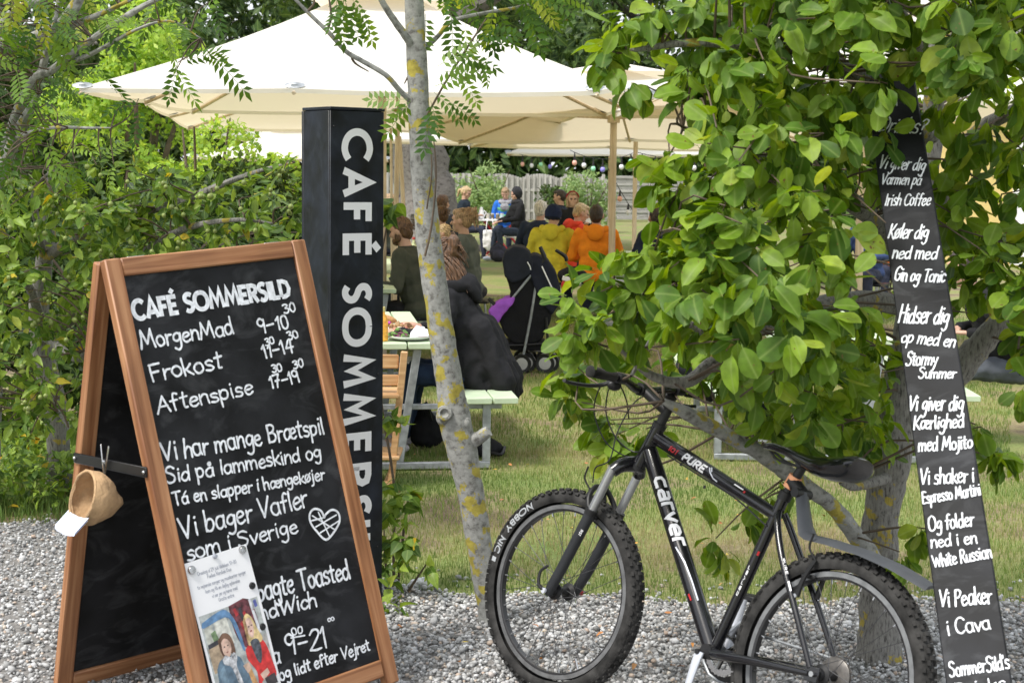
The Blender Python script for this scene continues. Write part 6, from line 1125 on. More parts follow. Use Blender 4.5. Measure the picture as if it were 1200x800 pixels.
f = onto(FP(.985, .60, .068), FP(1.06, .43, .067), .0182); mb = MB(); letters(mb, 'RST', (.04, -.006), (.062, -.006), .008, f, .24, {**GB, 'T': '6|3,0 3,9.6;.4,9.2 5.6,9.2'}, h=.001, hand=False, fine=.004); part('lettering', mb, M['white'], bike, smooth=False)
# ------------------------------------------------------------------ picnic tables
def picnic(label, cx, cy, ang, L=2.0, tw=.72, group='sage green picnic tables on steel frames', food=None):
    """cx,cy: middle of the near end; ang: direction it runs"""
    F = V(math.sin(ang), math.cos(ang), 0); R_ = V(F.y, -F.x, 0); o = V(cx, cy, 0); t = thing('picnic_table', label, 'picnic table', o + F * L / 2, group)
    A = lambda x, y, z: o + R_ * x + F * y + V(0, 0, z)
    Mx = Matrix((F, -R_, V(0, 0, 1))).transposed(); n = 5; pw = tw / n - .008; me = MB().cbox((0, 0, 0), (L, pw, .035), b=.004).mesh('plank', M['green_paint']); me2 = MB().cbox((0, 0, 0), (L, .142, .035), b=.004).mesh('plank', M['green_paint'])
    def pl(me_, x, z):
        q = put('plank', me_, t); q.matrix_basis = Matrix.Translation(A(x, L / 2, z) - wl(t)) @ Mx.to_4x4()
    for k in range(n): pl(me, -tw / 2 + tw / n * (k + .5), .715)
    for sg in (-1, 1):
        for k in (0, 1): pl(me2, sg * (.625 + .15 * k), .40)
    mb = MB()
    for y in (.05, L - .05):
        for sg in (-1, 1):
            part('leg', MB().beam(A(sg * .275, y, .695), A(sg * .17, y, .03), .045, .028, F), M['galv'], t); part('bench_leg', MB().beam(A(sg * .67, y, .38), A(sg * .67, y, .045), .045, .028, F), M['galv'], t)
        part('ground_bar', MB().beam(A(-.69, y + .001, .028), A(.69, y + .001, .028), .04, .036), M['galv'], t); part('seat_bar', MB().beam(A(-.76, y + .03, .362), A(.76, y + .03, .362), .035, .03), M['galv'], t)
    return t, A
TA = -.127
t1, A1 = picnic('nearest picnic table with plates of food, behind the lichen covered trunk', -.80, 8.78, TA)
t2_, A2 = picnic('picnic table under the tree behind the bicycle, its steel frame on bare soil', s_(982, 9.15), 9.15, .05)
t3, A3 = picnic('picnic table farther back beside the bearded man in the olive jacket', -.94 - .36, 12.8, TA)
t4, A4 = picnic('picnic table in front of the woman with the messy bun', -1.16, 15.3, TA)
t5, A5 = picnic('picnic table that the men in yellow and orange jackets face', .2, 19.0, math.radians(88), 2.0)
# a steel leg with small bar where the photograph shows one under the tree is part of the table above

# plates and food on the nearest table
def plate(label, c, r, kind):
    t = thing('plate', label, 'plate', c); part('dish', MB().lathe([(.001, .004), (r * .62, .004), (r * .8, .012), (r, .024), (r * 1.0, .028), (r * .8, .017), (r * .6, .009), (.001, .009)], c, n=32), M['white'], t); rl = random.Random(label)
    cols = {'salad': [(.10, .22, .03), (.17, .33, .05), (.06, .10, .03), (.14, .02, .06)], 'mix': [(.42, .24, .10), (.55, .35, .16), (.60, .22, .15), (.62, .55, .40), (.3, .16, .07)]}
    def heap(nm, cx, cy, w_, h_, cl, n, sz):
        for q, cc in enumerate(cl):
            mb = MB()
            for k in range(n // len(cl)):
                a = rl.uniform(0, 6.28); rr = rl.random() ** .5 * w_; z = .015 + (1 - (rr / w_) ** 2) * h_ * rl.random(); s = rl.uniform(.6, 1.3) * sz
                mb.ell(c + V(cx + math.cos(a) * rr, cy + math.sin(a) * rr, z), (s, s * rl.uniform(.3, .9), s * rl.uniform(.25, .6)), Matrix.Rotation(rl.uniform(0, 6), 3, 'Z') @ Matrix.Rotation(rl.uniform(-1, 1), 3, 'X'), 7, 5)
            tag(part(nm, mb, col(cc, .5), t), kind='stuff')
    if kind == 'salad':
        heap('salad', -.07, .0, .065, .05, cols['salad'], 70, .016)
        nk = MB(); vs = [c + V(.0, -.06, .02), c + V(.12, -.05, .03), c + V(.10, .08, .05), c + V(.03, .09, .075), c + V(.0, .02, .04)]; nk.add(vs + [v - V(0, 0, .003) for v in vs], [(0, 1, 2, 3, 4), (9, 8, 7, 6, 5)]); part('napkin', nk, M['paper'], t, smooth=False)
        heap('meat', .065, -.01, .03, .03, [(.45, .18, .12), (.40, .26, .12)], 14, .016)
    else:
        heap('food', .0, .0, .12, .055, cols['mix'], 90, .020)
        part('bread', MB().ell(c + V(-.06, .04, .075), (.06, .03, .022), Matrix.Rotation(.3, 3, 'Y')), col((.55, .28, .10), .3), t); part('flower', MB().ell(c + V(-.045, -.05, .06), (.012, .01, .01)), col((.55, .05, .4), .3), t)
plate('oval white plate with salad and a paper napkin near the table corner', V(P(481, 398, 9.0).x, 9.0, .733), .145, 'salad')
plate('white plate heaped with bread, meat and vegetables behind the salad plate', V(P(466, 385, 9.45).x, 9.42, .733), .165, 'mix')
def bottle(label, c, h, r, colr, capc=None):
    t = thing('bottle', label, 'bottle', c); part('glass', MB().lathe([(.001, 0), (r, .004), (r, h * .6), (r * .85, h * .7), (r * .4, h * .82), (r * .4, h)], c, n=16), col(colr), t); part('bottle_cap', MB().lathe([(r * .44, h - .02), (r * .44, h + .005), (.001, h + .006)], c, n=12), col(capc or (.8, .8, .8)), t)
bottle('orange juice bottle at the right edge of the black pillar', V(P(449, 395, 8.9).x, 8.9, .733), .19, .028, (.85, .38, .03), (.7, .6, .2))
bottle('green bottle with white label behind the bearded man', V(s_(484, 16.6), 16.6, .733), .26, .035, (.5, .55, .32), (.5, .05, .05))
bottle('pale water bottle left of the green bottle', V(s_(479, 16.9), 16.9, .733), .28, .035, (.6, .65, .66), (.2, .2, .2))

# high chair
hc = thing('high_chair', 'wooden child high chair at the near green table, half hidden by the pillar', 'high chair', V(P(455, 574, 8.35).x, 8.35, 0))
Yh = 8.35
for dx, dy in ((0, 0), (-.36, .0)):
    a = P(474, 412, Yh) + V(dx, dy, 0); b = P(458, 566, Yh) + V(dx, dy, 0); b.z = .02; part('side_post', MB().beam(b, a, .035, .055, V(0, 1, 0)), M['pale_wood'], hc)
    part('foot', MB().beam(V(b.x - .02, Yh - .1, .02), V(b.x - .02, Yh + .38, .02), .035, .04), M['pale_wood'], hc)
for y, th_, dp in ((424, .075, .02), (446, .06, .02)):
    p = P(467, y, Yh); part('back_slat', MB().cbox((p.x - .17, Yh + .02, p.z), (.34, dp, th_), b=.006), M['pale_wood'], hc)
for y, d_ in ((463, .3), (535, .3)):
    p = P(462, y, Yh); part('seat' if y < 500 else 'foot_plate', MB().cbox((p.x - .16, Yh + .1, p.z), (.38, d_, .022), b=.005), M['pale_wood'], hc)

# ------------------------------------------------------------------ remeshed soft bodies
def remesh(mb, vox, sm=2):
    me = bpy.data.meshes.new('tmp'); me.from_pydata(mb.v, [], mb.f); o = bpy.data.objects.new('tmp', me); COL.objects.link(o)
    r = o.modifiers.new('r', 'REMESH'); r.mode = 'VOXEL'; r.voxel_size = vox
    if sm: s = o.modifiers.new('s', 'SMOOTH'); s.factor = .5; s.iterations = sm
    e = o.evaluated_get(bpy.context.evaluated_depsgraph_get()); out = bpy.data.meshes.new_from_object(e); bpy.data.objects.remove(o); bpy.data.meshes.remove(me); return out
def soft(name, mb, vox, mat, parent, amp=0, fr=12, sm=2, stretch=1, ridge=0):
    me = remesh(mb, vox, sm); n = len(me.vertices); co = np.empty(n * 3, np.float32); me.vertices.foreach_get('co', co); co = co.reshape(-1, 3)
    if amp:
        no = np.empty(n * 3, np.float32); me.vertices.foreach_get('normal', no); no = no.reshape(-1, 3)
        dn = np.array([noise.noise((float(c[0]) * fr, float(c[1]) * fr, float(c[2]) * fr * stretch)) + .5 * noise.noise((float(c[0]) * fr * 2.3, float(c[1]) * fr * 2.3, float(c[2]) * fr * 2.3)) for c in co]); co = co + no * (dn * amp)[:, None]
        if ridge:
            rd = np.array([1 - 2.2 * abs(noise.noise((float(c[0]) * 11 + 3, float(c[1]) * 11, float(c[2]) * 6 + .8 * float(c[0])))) - .9 * abs(noise.noise((float(c[0]) * 21, float(c[1]) * 21 + 7, float(c[2]) * 15))) for c in co]); co = co + no * (np.clip(rd, -1, 1) * ridge)[:, None]
    co = co - np.array(tuple(wl(parent)), np.float32); me.vertices.foreach_set('co', co.astype(np.float32).ravel()); me.materials.clear(); me.materials.append(mat)
    me.polygons.foreach_set('use_smooth', [True] * len(me.polygons)); me.update(); me.name = name; return put(name, me, parent)
CM = {}
def cloth(c, r=.85):
    if c not in CM: CM[c] = plain('cloth', c, r, var=.22, scale=9, bump=.9, bscale=13, spec=.25)
    return CM[c]
SKIN = plain('skin', (.55, .33, .24), .55, var=.08, scale=20); SKIN2 = plain('skin_warm', (.48, .26, .18), .55, var=.1, scale=20)
def hairmat(c):
    m, nt, b = mk('hair'); L = nt.links.new; tc = N(nt, 'ShaderNodeTexCoord'); mp = N(nt, 'ShaderNodeMapping'); mp.inputs['Scale'].default_value = (70, 70, 12); L(tc.outputs['Object'], mp.inputs[0]); n = N(nt, 'ShaderNodeTexNoise'); n.inputs['Scale'].default_value = 1.5; L(mp.outputs[0], n.inputs[0])
    r = ramp(nt, [(.35, tuple(x * .45 for x in c)), (.65, tuple(min(1, x * 1.3) for x in c))]); L(n.outputs[0], r.inputs[0]); L(r.outputs[0], b.inputs['Base Color']); b.inputs['Roughness'].default_value = .5
    bp = N(nt, 'ShaderNodeBump'); bp.inputs['Strength'].default_value = .8; bp.inputs['Distance'].default_value = .01; L(n.outputs[0], bp.inputs['Height']); L(bp.outputs[0], b.inputs['Normal']); return m
HM = {k: hairmat(c) for k, c in {'blond': (.55, .40, .22), 'brown': (.13, .065, .03), 'dark': (.05, .035, .028), 'grey': (.42, .38, .33), 'white': (.72, .68, .60), 'light': (.38, .25, .14)}.items()}
DARK = plain('eye_dark', (.02, .015, .012), .2)
def person(label, px, Y, face, seat=.43, top=(.05, .05, .06), legs=(.03, .035, .06), hair='brown', style='short', lean=8, look=(0, 0), hands=None, sc=1.0, skin=None, hood=None, hoodc=None, shoes=(.05, .05, .05), vox=.010, beard=False, beanie=None, band=None, scarf=None, vest=None, skirt=0, wide=1.0, fold=.006, glasses=False, knees=.44, x=None, legyaw=0, feet=None, group=None, bag=False):
    th_ = math.radians(face); F = V(math.sin(th_), math.cos(th_), 0); R_ = V(F.y, -F.x, 0); X = x if x is not None else s_(px, Y); o = V(X, Y, 0); root = thing('person', label, 'person', o, group)
    A = lambda x, y, z: o + R_ * (x * sc) + F * (y * sc) + V(0, 0, seat + z * sc)
    l = math.radians(lean); sp = lambda h, y=0, x=0: A(x, h * math.sin(l) + y * math.cos(l), .09 + h * math.cos(l) - y * math.sin(l))
    r = lambda v: v * sc; skin = skin or SKIN; wy = math.radians(look[0]); wp = math.radians(look[1])
    # head frame
    hf = (R_ * math.sin(wy) + F * math.cos(wy)); hr = V(hf.y, -hf.x, 0); hf2 = (hf * math.cos(wp) - V(0, 0, 1) * math.sin(wp)).normalized(); hu = hr.cross(hf2).normalized(); hc_ = sp(.685) + hf * r(.02); Hm = Matrix((hr, hf2, hu)).transposed()
    H = lambda x, y, z: hc_ + hr * r(x) + hf2 * r(y) + hu * r(z)
    # limbs
    sh = [sp(.475, 0, s * .17 * wide) for s in (-1, 1)]; hands = hands or [(-.16, .34, .30), (.16, .34, .30)]; hd = [A(*h) for h in hands]; el = []
    for s, a, b in zip((-1, 1), sh, hd):
        v = b - a; L = v.length; mx = r(.54)
        if L > mx: b = a + v * (mx / L); v = b - a; L = mx
        hd[(s + 1) // 2] = b; h_ = math.sqrt(max(0, r(.28) ** 2 - (L / 2) ** 2)); pole = (V(0, 0, -1) + R_ * s * .55 - F * .35); pole = (pole - v.normalized() * pole.dot(v.normalized())).normalized(); el.append((a + b) / 2 + pole * h_)
    ly = math.radians(legyaw); kd = F * math.cos(ly) + R_ * math.sin(ly); hip = [A(s * .09, 0, .06) for s in (-1, 1)]; kn = [h + kd * r(knees) + R_ * s * r(.03) + V(0, 0, .02) for s, h in zip((-1, 1), hip)]
    an = [k + kd * r(f) + V(0, 0, -k.z + r(.09)) for k, f in zip(kn, feet or (-.03, .05))]
    b = MB(); b.ell(H(0, -.008, .02), (r(.075), r(.094), r(.098)), Hm, 16, 12); b.ell(H(0, .030, -.045), (r(.056), r(.055), r(.066)), Hm); b.ell(H(0, .055, -.085), (r(.03), r(.028), r(.024)), Hm); b.cap(H(0, .082, .01), H(0, .102, -.022), r(.009), r(.014)); b.ell(H(0, .078, .034), (r(.048), r(.014), r(.010)), Hm)
    b.ell(H(0, .084, -.055), (r(.024), r(.009), r(.006)), Hm); b.ell(H(0, .083, -.065), (r(.021), r(.009), r(.007)), Hm)
    for s in (-1, 1): b.ell(H(s * .077, -.005, -.005), (r(.012), r(.02), r(.032)), Hm); b.ell(H(s * .042, .06, -.02), (r(.024), r(.022), r(.024)), Hm)
    b.cap(sp(.50), H(0, -.012, -.06), r(.058), r(.052)); Bm = Matrix((R_, F, V(0, 0, 1))).transposed(); b.ell(sp(.40), (r(.13), r(.08), r(.14)), Bm); b.ell(sp(.2), (r(.12), r(.09), r(.16)), Bm); b.ell(sp(.02), (r(.14), r(.10), r(.10)), Bm)
    for s, a, e, h in zip((-1, 1), sh, el, hd):
        b.cap(a, e, r(.043), r(.034)); b.cap(e, h, r(.036), r(.022)); fd = (h - e).normalized(); sd_ = R_ * -s; sd_ = (sd_ - fd * sd_.dot(fd)).normalized(); pn_ = fd.cross(sd_) * s; pn_ = pn_ if pn_.z < 0 else -pn_
        pm = h + fd * r(.045); b.ell(pm, (r(.04), r(.015), r(.05)), Matrix((sd_, pn_, fd)).transposed(), 10, 8)
        for k, (o_, ln) in enumerate([(-.030, .060), (-.010, .072), (.011, .068), (.030, .054)]):
            p0 = h + fd * r(.082) + sd_ * r(-o_); p1 = p0 + fd * r(ln * .55) + pn_ * r(.010); p2 = p1 + fd * r(ln * .35) + pn_ * r(.024); b.cap(p0 - fd * r(.02), p1, r(.0095), r(.009), 6); b.cap(p1, p2, r(.009), r(.0075), 6)
        p0 = h + fd * r(.02) + sd_ * r(.034); p1 = p0 + fd * r(.03) + sd_ * r(.022) + pn_ * r(.01); b.cap(p0, p1, r(.013), r(.011), 6); b.cap(p1, p1 + fd * r(.03) + pn_ * r(.012), r(.011), r(.008), 6)
    for h, k, a in zip(hip, kn, an): b.cap(h, k, r(.07), r(.05)); b.cap(k, a, r(.048), r(.034)); b.cap(a, a + kd * r(.12) - V(0, 0, r(.04)), r(.035), r(.028))
    body = soft('body', b, vox, skin, root, sm=1)
    for s in (-1, 1): part('eye', MB().ell(H(s * .030, .078, .012), (r(.014), r(.008), r(.0075)), Hm, 8, 6), DARK, body)
    # jacket
    j = MB(); w_ = wide; Sm = Matrix((R_, F * math.cos(l) - V(0, 0, 1) * math.sin(l), V(0, 0, 1) * math.cos(l) + F * math.sin(l))).transposed()
    j.ell(sp(.42), (r(.20 * w_), r(.125), r(.13)), Sm); j.ell(sp(.30), (r(.185 * w_), r(.135), r(.17)), Sm); j.ell(sp(.14), (r(.175 * w_), r(.14), r(.16)), Sm); j.ell(sp(.0), (r(.19 * w_), r(.155), r(.11)), Sm); j.ell(sp(.50), (r(.13), r(.09), r(.05)), Sm)
    for a, e, h in zip(sh, el, hd): j.cap(a, e, r(.072), r(.056)); j.cap(e, e + (h - e) * .93, r(.056), r(.038))
    if skirt:
        for s in (-1, 0, 1): j.cap(A(s * .09, -.01, .34), A(s * .13, -.17, .04), r(.09), r(.075)); j.cap(A(s * .09, .02, .2), A(s * .13, .14, .07), r(.10), r(.075)); j.cap(A(s * .12, -.17, .04), A(s * .13, -.21, -.04), r(.06), r(.035)); j.cap(A(s * .12, .0, .05), A(s * .13, -.05, .0), r(.08), r(.055))
    if hood == 'down' and not hoodc: pass
    jk = soft('jacket', j, .0115 if Y < 22 else .014, cloth(top), root, amp=fold * .6, fr=9, sm=6, stretch=1.3, ridge=.009 * sc)
    if hood == 'down':
        q = MB()
        for k in range(9): a = math.pi * (.0 + k / 8); q.ell(sp(.535, -.02 - .085 * math.sin(a), .115 * math.cos(a)) - V(0, 0, r(.035 * math.sin(a))), (r(.042), r(.042), r(.045)))
        q.ell(sp(.475, -.135), (r(.10), r(.04), r(.095)), Sm); q.ell(sp(.54, -.11), (r(.09), r(.045), r(.04)), Sm); soft('hood', q, .011, cloth(hoodc or top), jk, amp=.003, fr=14, sm=9, ridge=.006)
    elif hood == 'up':
        q = MB(); q.ell(H(0, -.03, .025), (r(.098), r(.112), r(.125)), Hm, 16, 12); q.ell(sp(.54), (r(.12), r(.10), r(.07))); me_ = soft('hood', q, .011, cloth(hoodc or top), jk, amp=.006, fr=14)
    else: soft('collar', MB().tube([sp(.50), sp(.555, -.01)], [r(.085), r(.072)], 14), .010, cloth(top), jk)
    if vest: q = MB(); q.ell(sp(.40), (r(.185), r(.140), r(.15)), Sm); q.ell(sp(.2), (r(.19), r(.15), r(.2)), Sm); soft('vest', q, .012, cloth(vest), root, amp=.006)
    if scarf:
        q = MB()
        for k in range(12): a = math.pi * 2 * k / 12; q.ell(sp(.53, .02 + .085 * math.sin(a), .10 * math.cos(a)), (r(.045),) * 3)
        q.ell(sp(.44, .14), (r(.10), r(.03), r(.07)), Sm); soft('scarf', q, .011, cloth(scarf), root, amp=.01, fr=30)
    tr = MB(); tr.ell(A(0, 0, .07), (r(.175), r(.14), r(.10)))
    for h, k, a in zip(hip, kn, an): tr.cap(h, k, r(.088), r(.066)); tr.cap(k, a, r(.064), r(.046))
    soft('trousers', tr, .012, cloth(legs), root, amp=.003, fr=12, sm=3, ridge=.008)
    for a in an: part('shoe', MB().ell(a + kd * r(.07) - V(0, 0, r(.045)), (r(.045), r(.13), r(.045)), Matrix((V(kd.y, -kd.x, 0), kd, V(0, 0, 1))).transposed()), cloth(shoes), root)
    # hair
    if style != 'none' and hood != 'up' or style == 'front':
        q = MB(); q.ell(H(0, -.022, .030), (r(.083), r(.096), r(.098)), Hm, 16, 12); q.ell(H(0, .03, .088), (r(.058), r(.055), r(.032)), Hm)
        if style in ('short', 'crop'): q.ell(H(0, -.05, -.01), (r(.074), r(.062), r(.08)), Hm)
        if style in ('bun', 'pony'): q.ell(H(0, -.05, .0), (r(.078), r(.066), r(.085)), Hm)
        if style == 'bun':
            for k in range(14): q.ell(H(rnd.uniform(-.045, .045), -.115 + rnd.uniform(-.035, .03), .055 + rnd.uniform(-.05, .05)), (r(.030),) * 3)
            for k in range(5): q.cap(H(rnd.uniform(-.05, .05), -.12, .03), H(rnd.uniform(-.07, .07), -.15, rnd.uniform(-.12, -.03)), r(.014), r(.004))
        if style == 'pony': q.cap(H(0, -.10, .03), H(0, -.15, -.02), r(.03), r(.034)); q.cap(H(0, -.15, -.02), H(0, -.14, -.16), r(.034), r(.012))
        if style in ('bob', 'long'):
            for s in (-1, 1): q.cap(H(s * .07, -.0, .03), H(s * .075, .015, -.10 if style == 'bob' else -.20), r(.032), r(.024))
            for xx in (-.05, 0, .05): q.cap(H(xx, -.06, .02), H(xx * 1.3, -.085, -.11 if style == 'bob' else -.26), r(.05), r(.032))
        hm_ = soft('hair', q, .010, HM[hair], root, amp=.007, fr=26, sm=1)
        if Y < 20 and style in ('bun', 'pony', 'long', 'short'):
            q = MB(); bx_c = H(0, -.12, .05)
            for k in range(60 if style == 'bun' else 26):
                a = rnd.uniform(-2.6, 2.6) + math.pi; e = rnd.uniform(-.3, 1.3); r0_ = V(math.sin(a) * math.cos(e) * .084, -.022 + math.cos(a) * math.cos(e) * .098, .03 + math.sin(e) * .1)
                if r0_.y > .03: continue
                end = V(rnd.uniform(-.05, .05), -.125 + rnd.uniform(-.03, .03), .05 + rnd.uniform(-.05, .05)) if style == 'bun' else r0_ + V(rnd.uniform(-.02, .02), -.03, -.05)
                q.tube([H(*r0_), H(*((r0_ + end) / 2 + r0_.normalized() * .018)), H(*end)], [.004, .005, .002], 5, sm=3)
            if style == 'bun' and skirt:
                for k in range(70):
                    a = rnd.uniform(-1.9, 1.9); s0 = V(math.sin(a) * .08, -.03 - math.cos(a) * .075, rnd.uniform(-.06, .05)); q.tube([H(*s0), H(*(s0 + V(s0.x * .3, -.02, -.07))), H(*(s0 + V(s0.x * .5 + rnd.uniform(-.02, .02), -.02, -.15 - rnd.uniform(0, .05))))], [.006, .007, .002], 5, sm=3)
            if style == 'bun':
                for k in range(26):
                    s0 = V(rnd.uniform(-.04, .04), -.13, .05 + rnd.uniform(-.04, .04)); q.tube([H(*s0), H(*(s0 + V(rnd.uniform(-.04, .04), -.03, rnd.uniform(-.02, .05)))), H(*(s0 + V(rnd.uniform(-.06, .06), rnd.uniform(-.05, -.01), rnd.uniform(-.13, .02))))], [.005, .004, .0015], 5, sm=3)
            if q.v: part('loose_strands', q, HM[hair], hm_)['kind'] = 'stuff'
    if beard: q = MB(); q.ell(H(0, .052, -.075), (r(.052), r(.046), r(.042)), Hm); [q.ell(H(s * .055, .015, -.05), (r(.018), r(.03), r(.045)), Hm) for s in (-1, 1)]; soft('beard', q, .009, HM['brown'], root, amp=.005, fr=40, sm=1)
    if beanie: q = MB(); q.ell(H(0, -.014, .035), (r(.094), r(.108), r(.105)), Hm, 16, 12); q.tube([H(0, -.03, -.035), H(0, -.012, .045)], [r(.094), r(.102)], 18); soft('beanie', q, .010, cloth(beanie), root, amp=.003, fr=40)
    if band: part('headband', MB().tube([H(math.cos(a) * .095, .0 - .02 * 0, .03 + math.sin(a) * .098) for a in [math.pi * k / 12 for k in range(13)]], r(.020), 8, sq=(1, .6)), cloth(band), root)
    if glasses:
        for s in (-1, 1): part('glasses_lens', MB().tube([H(s * .032 + .02 * math.cos(a), .094, .010 + .015 * math.sin(a)) for a in [math.pi * k / 5 for k in range(11)]], r(.0022), 5), DARK, root)
    return root, A, H, hd
BLK = (.013, .013, .015); NAVY = (.018, .028, .055)
# seated at the nearest table
person('woman in a long black coat leaning over her plate on the nearest green bench', 562, 9.38, -80, seat=.415, top=BLK, legs=(.02, .035, .075), hair='brown', style='bun', lean=20, look=(-12, 26), hands=[(-.30, .44, .34), (.10, .38, .34)], vox=.0065, skirt=1, wide=1.02, shoes=(.45, .42, .44), knees=.40, feet=(.06, .10), hood='down')
person('bearded man in an olive grey jacket seated with his back to the thin trunk', 476, 13.55, -72, seat=.42, top=(.055, .06, .045), legs=(.03, .03, .035), hair='brown', lean=14, look=(0, 14), beard=True, wide=1.15, x=s_(492, 13.55))
person('woman in a grey quilted jacket with a messy blonde-brown bun, facing left', 550, 15.7, -82, seat=.43, top=(.10, .115, .105), legs=(.04, .04, .05), hair='light', style='bun', lean=6, look=(0, 4), vox=.009)
person('small blond child just left of the woman in the grey jacket', 533, 16.55, -100, seat=.5, sc=.72, top=(.55, .45, .4), legs=(.1, .1, .2), hair='blond', lean=14, look=(10, 20), vox=.009)
person('brown haired boy in a dark grey hoodie behind the blond child', 520, 19, -50, seat=.43, sc=.94, top=(.05, .055, .06), hair='brown', lean=4, hood='down')
person('person with brown hair directly behind the boy in the hoodie', 516, 21, 30, seat=.48, top=(.05, .06, .09), hair='brown', lean=2)
person('person in a bright red top mostly hidden by the lichen covered trunk', 505, 17.3, -95, seat=.40, top=(.60, .015, .02), hair='blond', style='long', lean=4, sc=.94)
person('bearded man with glasses seen between the slanting pole and the trunk', 478, 33, 170, seat=.60, top=(.06, .05, .08), hair='brown', beard=True, glasses=True, vox=.013)
person('brown haired woman in front of the wooden poles beside the pillar', 463, 24, -60, seat=.45, top=(.08, .09, .08), hair='light', style='bob', vox=.012)
# the far red table
person('blonde woman in a navy fleece looking down at her phone left of the red table', 540, 30.5, 105, seat=.50, top=(.02, .03, .045), hair='blond', style='pony', lean=6, look=(10, 25), glasses=True, vox=.012, hands=[(-.08, .30, .34), (.08, .32, .34)])
person('woman in blue sleeves and a green edged vest with a striped scarf', 592, 31.6, 188, seat=.48, top=(.03, .16, .62), hair='light', style='pony', lean=10, look=(0, 30), vest=(.16, .50, .25), scarf=(.30, .30, .33), vox=.012, hands=[(-.10, .32, .30), (.10, .32, .30)])
person('woman in a black coat with the hood up sitting on the red folding bench', 607, 30, -112, seat=.48, top=BLK, legs=(.03, .04, .06), hair='white', style='none', lean=4, look=(-5, 12), hood='up', hoodc=(.03, .03, .035), vox=.012, hands=[(-.2, .42, .28), (.05, .42, .26)], shoes=(.45, .5, .6))
# the group in bright jackets
person('white haired man in a dark navy jacket left of the yellow jacket', 629, 20.0, 18, seat=.44, top=NAVY, hair='white', lean=10, look=(5, 8), wide=1.1)
person('man in a mustard yellow rain jacket and navy beanie seen from behind', 645, 18.1, 12, seat=.42, top=(.62, .55, .05), hair='grey', style='none', lean=8, beanie=(.015, .025, .07), hood='down', wide=1.12, look=(15, 5), fold=.008, vox=.009)
person('fair haired person in a red jacket looking down beside the navy beanie', 663, 20.1, 62, seat=.42, top=(.78, .07, .035), hair='blond', lean=16, look=(20, 22), glasses=True, hood='down')
person('dark haired person in navy seen in profile behind the red jacket', 657, 26, -80, seat=.50, top=NAVY, hair='dark', style='pony', lean=2, vox=.012, look=(0, 12))
hbw = person('woman with a dark red headband and sunglasses holding a white napkin', 669, 25, 175, seat=.48, top=BLK, hair='light', style='bob', lean=2, band=(.30, .01, .03), glasses=True, vox=.012, hands=[(-.22, .22, .40), (.1, .3, .25)])
person('man in a bright orange hooded jacket seen from behind', 697, 17.9, 6, seat=.43, top=(.95, .27, .02), hair='dark', style='crop', lean=6, hood='down', wide=1.12, fold=.008, vox=.009)
person('person in a navy top behind the leaves right of the orange jacket', 772, 17.6, -20, seat=.42, top=NAVY, hair='dark', lean=8)
person('person in a dull blue shirt glimpsed through the leaves far right', 1018, 18.5, -150, seat=.45, top=(.05, .08, .2), hair='light', vox=.013)
person('person in an orange top glimpsed through the leaves beside the dull blue shirt', 1046, 19.5, -170, seat=.45, top=(.8, .2, .05), hair='grey', vox=.013)
person('person in grey jeans and black top on the right bench behind the drinks plank', 1186, 9.9, -86, seat=.42, top=BLK, legs=(.10, .11, .13), hair='dark', lean=30, x=s_(1196, 9.9))
person('person in black on the left bench of the table behind the bicycle', 815, 9.9, 90, seat=.42, top=BLK, legs=(.02, .02, .03), hair='dark', lean=10, x=A2(-.72, .7, 0).x)

# napkin in the raised hand
hp_ = hbw[3][0]; tag(part('napkin', MB().cbox(hp_ + V(0, -.02, .09), (.14, .02, .13), Matrix.Rotation(.3, 3, 'Y'), .004), M['paper'], base=tuple(hp_)), 'white paper napkin held by the woman with the red headband', 'napkin')
# plain chairs under those not on a bench
ch_ = thing('folding_stool', 'dark folding stool under the woman in the grey quilted jacket', 'stool', V(0, 0, 0), 'dark folding stools under the guests'); 
part('seat', MB().cbox((0, 0, .41), (.42, .42, .025)), M['black'], ch_)
for sx in (-.19, .19):
    part('leg', MB().tube([V(sx, -.18, .41), V(sx, -.22, .0)], .011, 8), M['galv'], ch_); part('leg', MB().tube([V(sx, .18, .41), V(sx, .22, 0)], .011, 8), M['galv'], ch_)
cl_ = [(550, 15.7, -82, 'dark folding stool under the woman in the grey quilted jacket'), (533, 16.55, -100, 'dark folding stool under the small blond child'), (520, 19, -50, 'dark folding stool under the boy in the hoodie'), (505, 17.3, -95, 'dark folding stool under the person in the red top'), (463, 24, -60, 'dark folding stool under the woman by the wooden poles'), (540, 30.5, 105, 'dark folding stool under the blonde woman in navy fleece'), (592, 31.6, 188, 'dark folding stool under the woman with the striped scarf'), (629, 20, 18, 'dark folding stool under the white haired man'), (657, 26, -80, 'dark folding stool under the dark haired person in navy'), (669, 25, 175, 'dark folding stool under the woman with the headband'), (772, 17.6, -20, 'dark folding stool behind the leaves right of the orange jacket'), (516, 21, 30, 'dark folding stool behind the boy in the hoodie'), (478, 33, 170, 'dark folding stool under the bearded man with glasses'), (1018, 18.5, -150, 'dark folding stool under the dull blue shirt'), (1046, 19.5, -170, 'dark folding stool under the orange top')]
for k, (px, Y, fc_, lb) in enumerate(cl_):
    c = ch_ if k == 0 else copy_tree(ch_); c.location = (s_(px, Y), Y, 0); c.rotation_euler = (0, 0, -math.radians(fc_)); c['label'] = lb

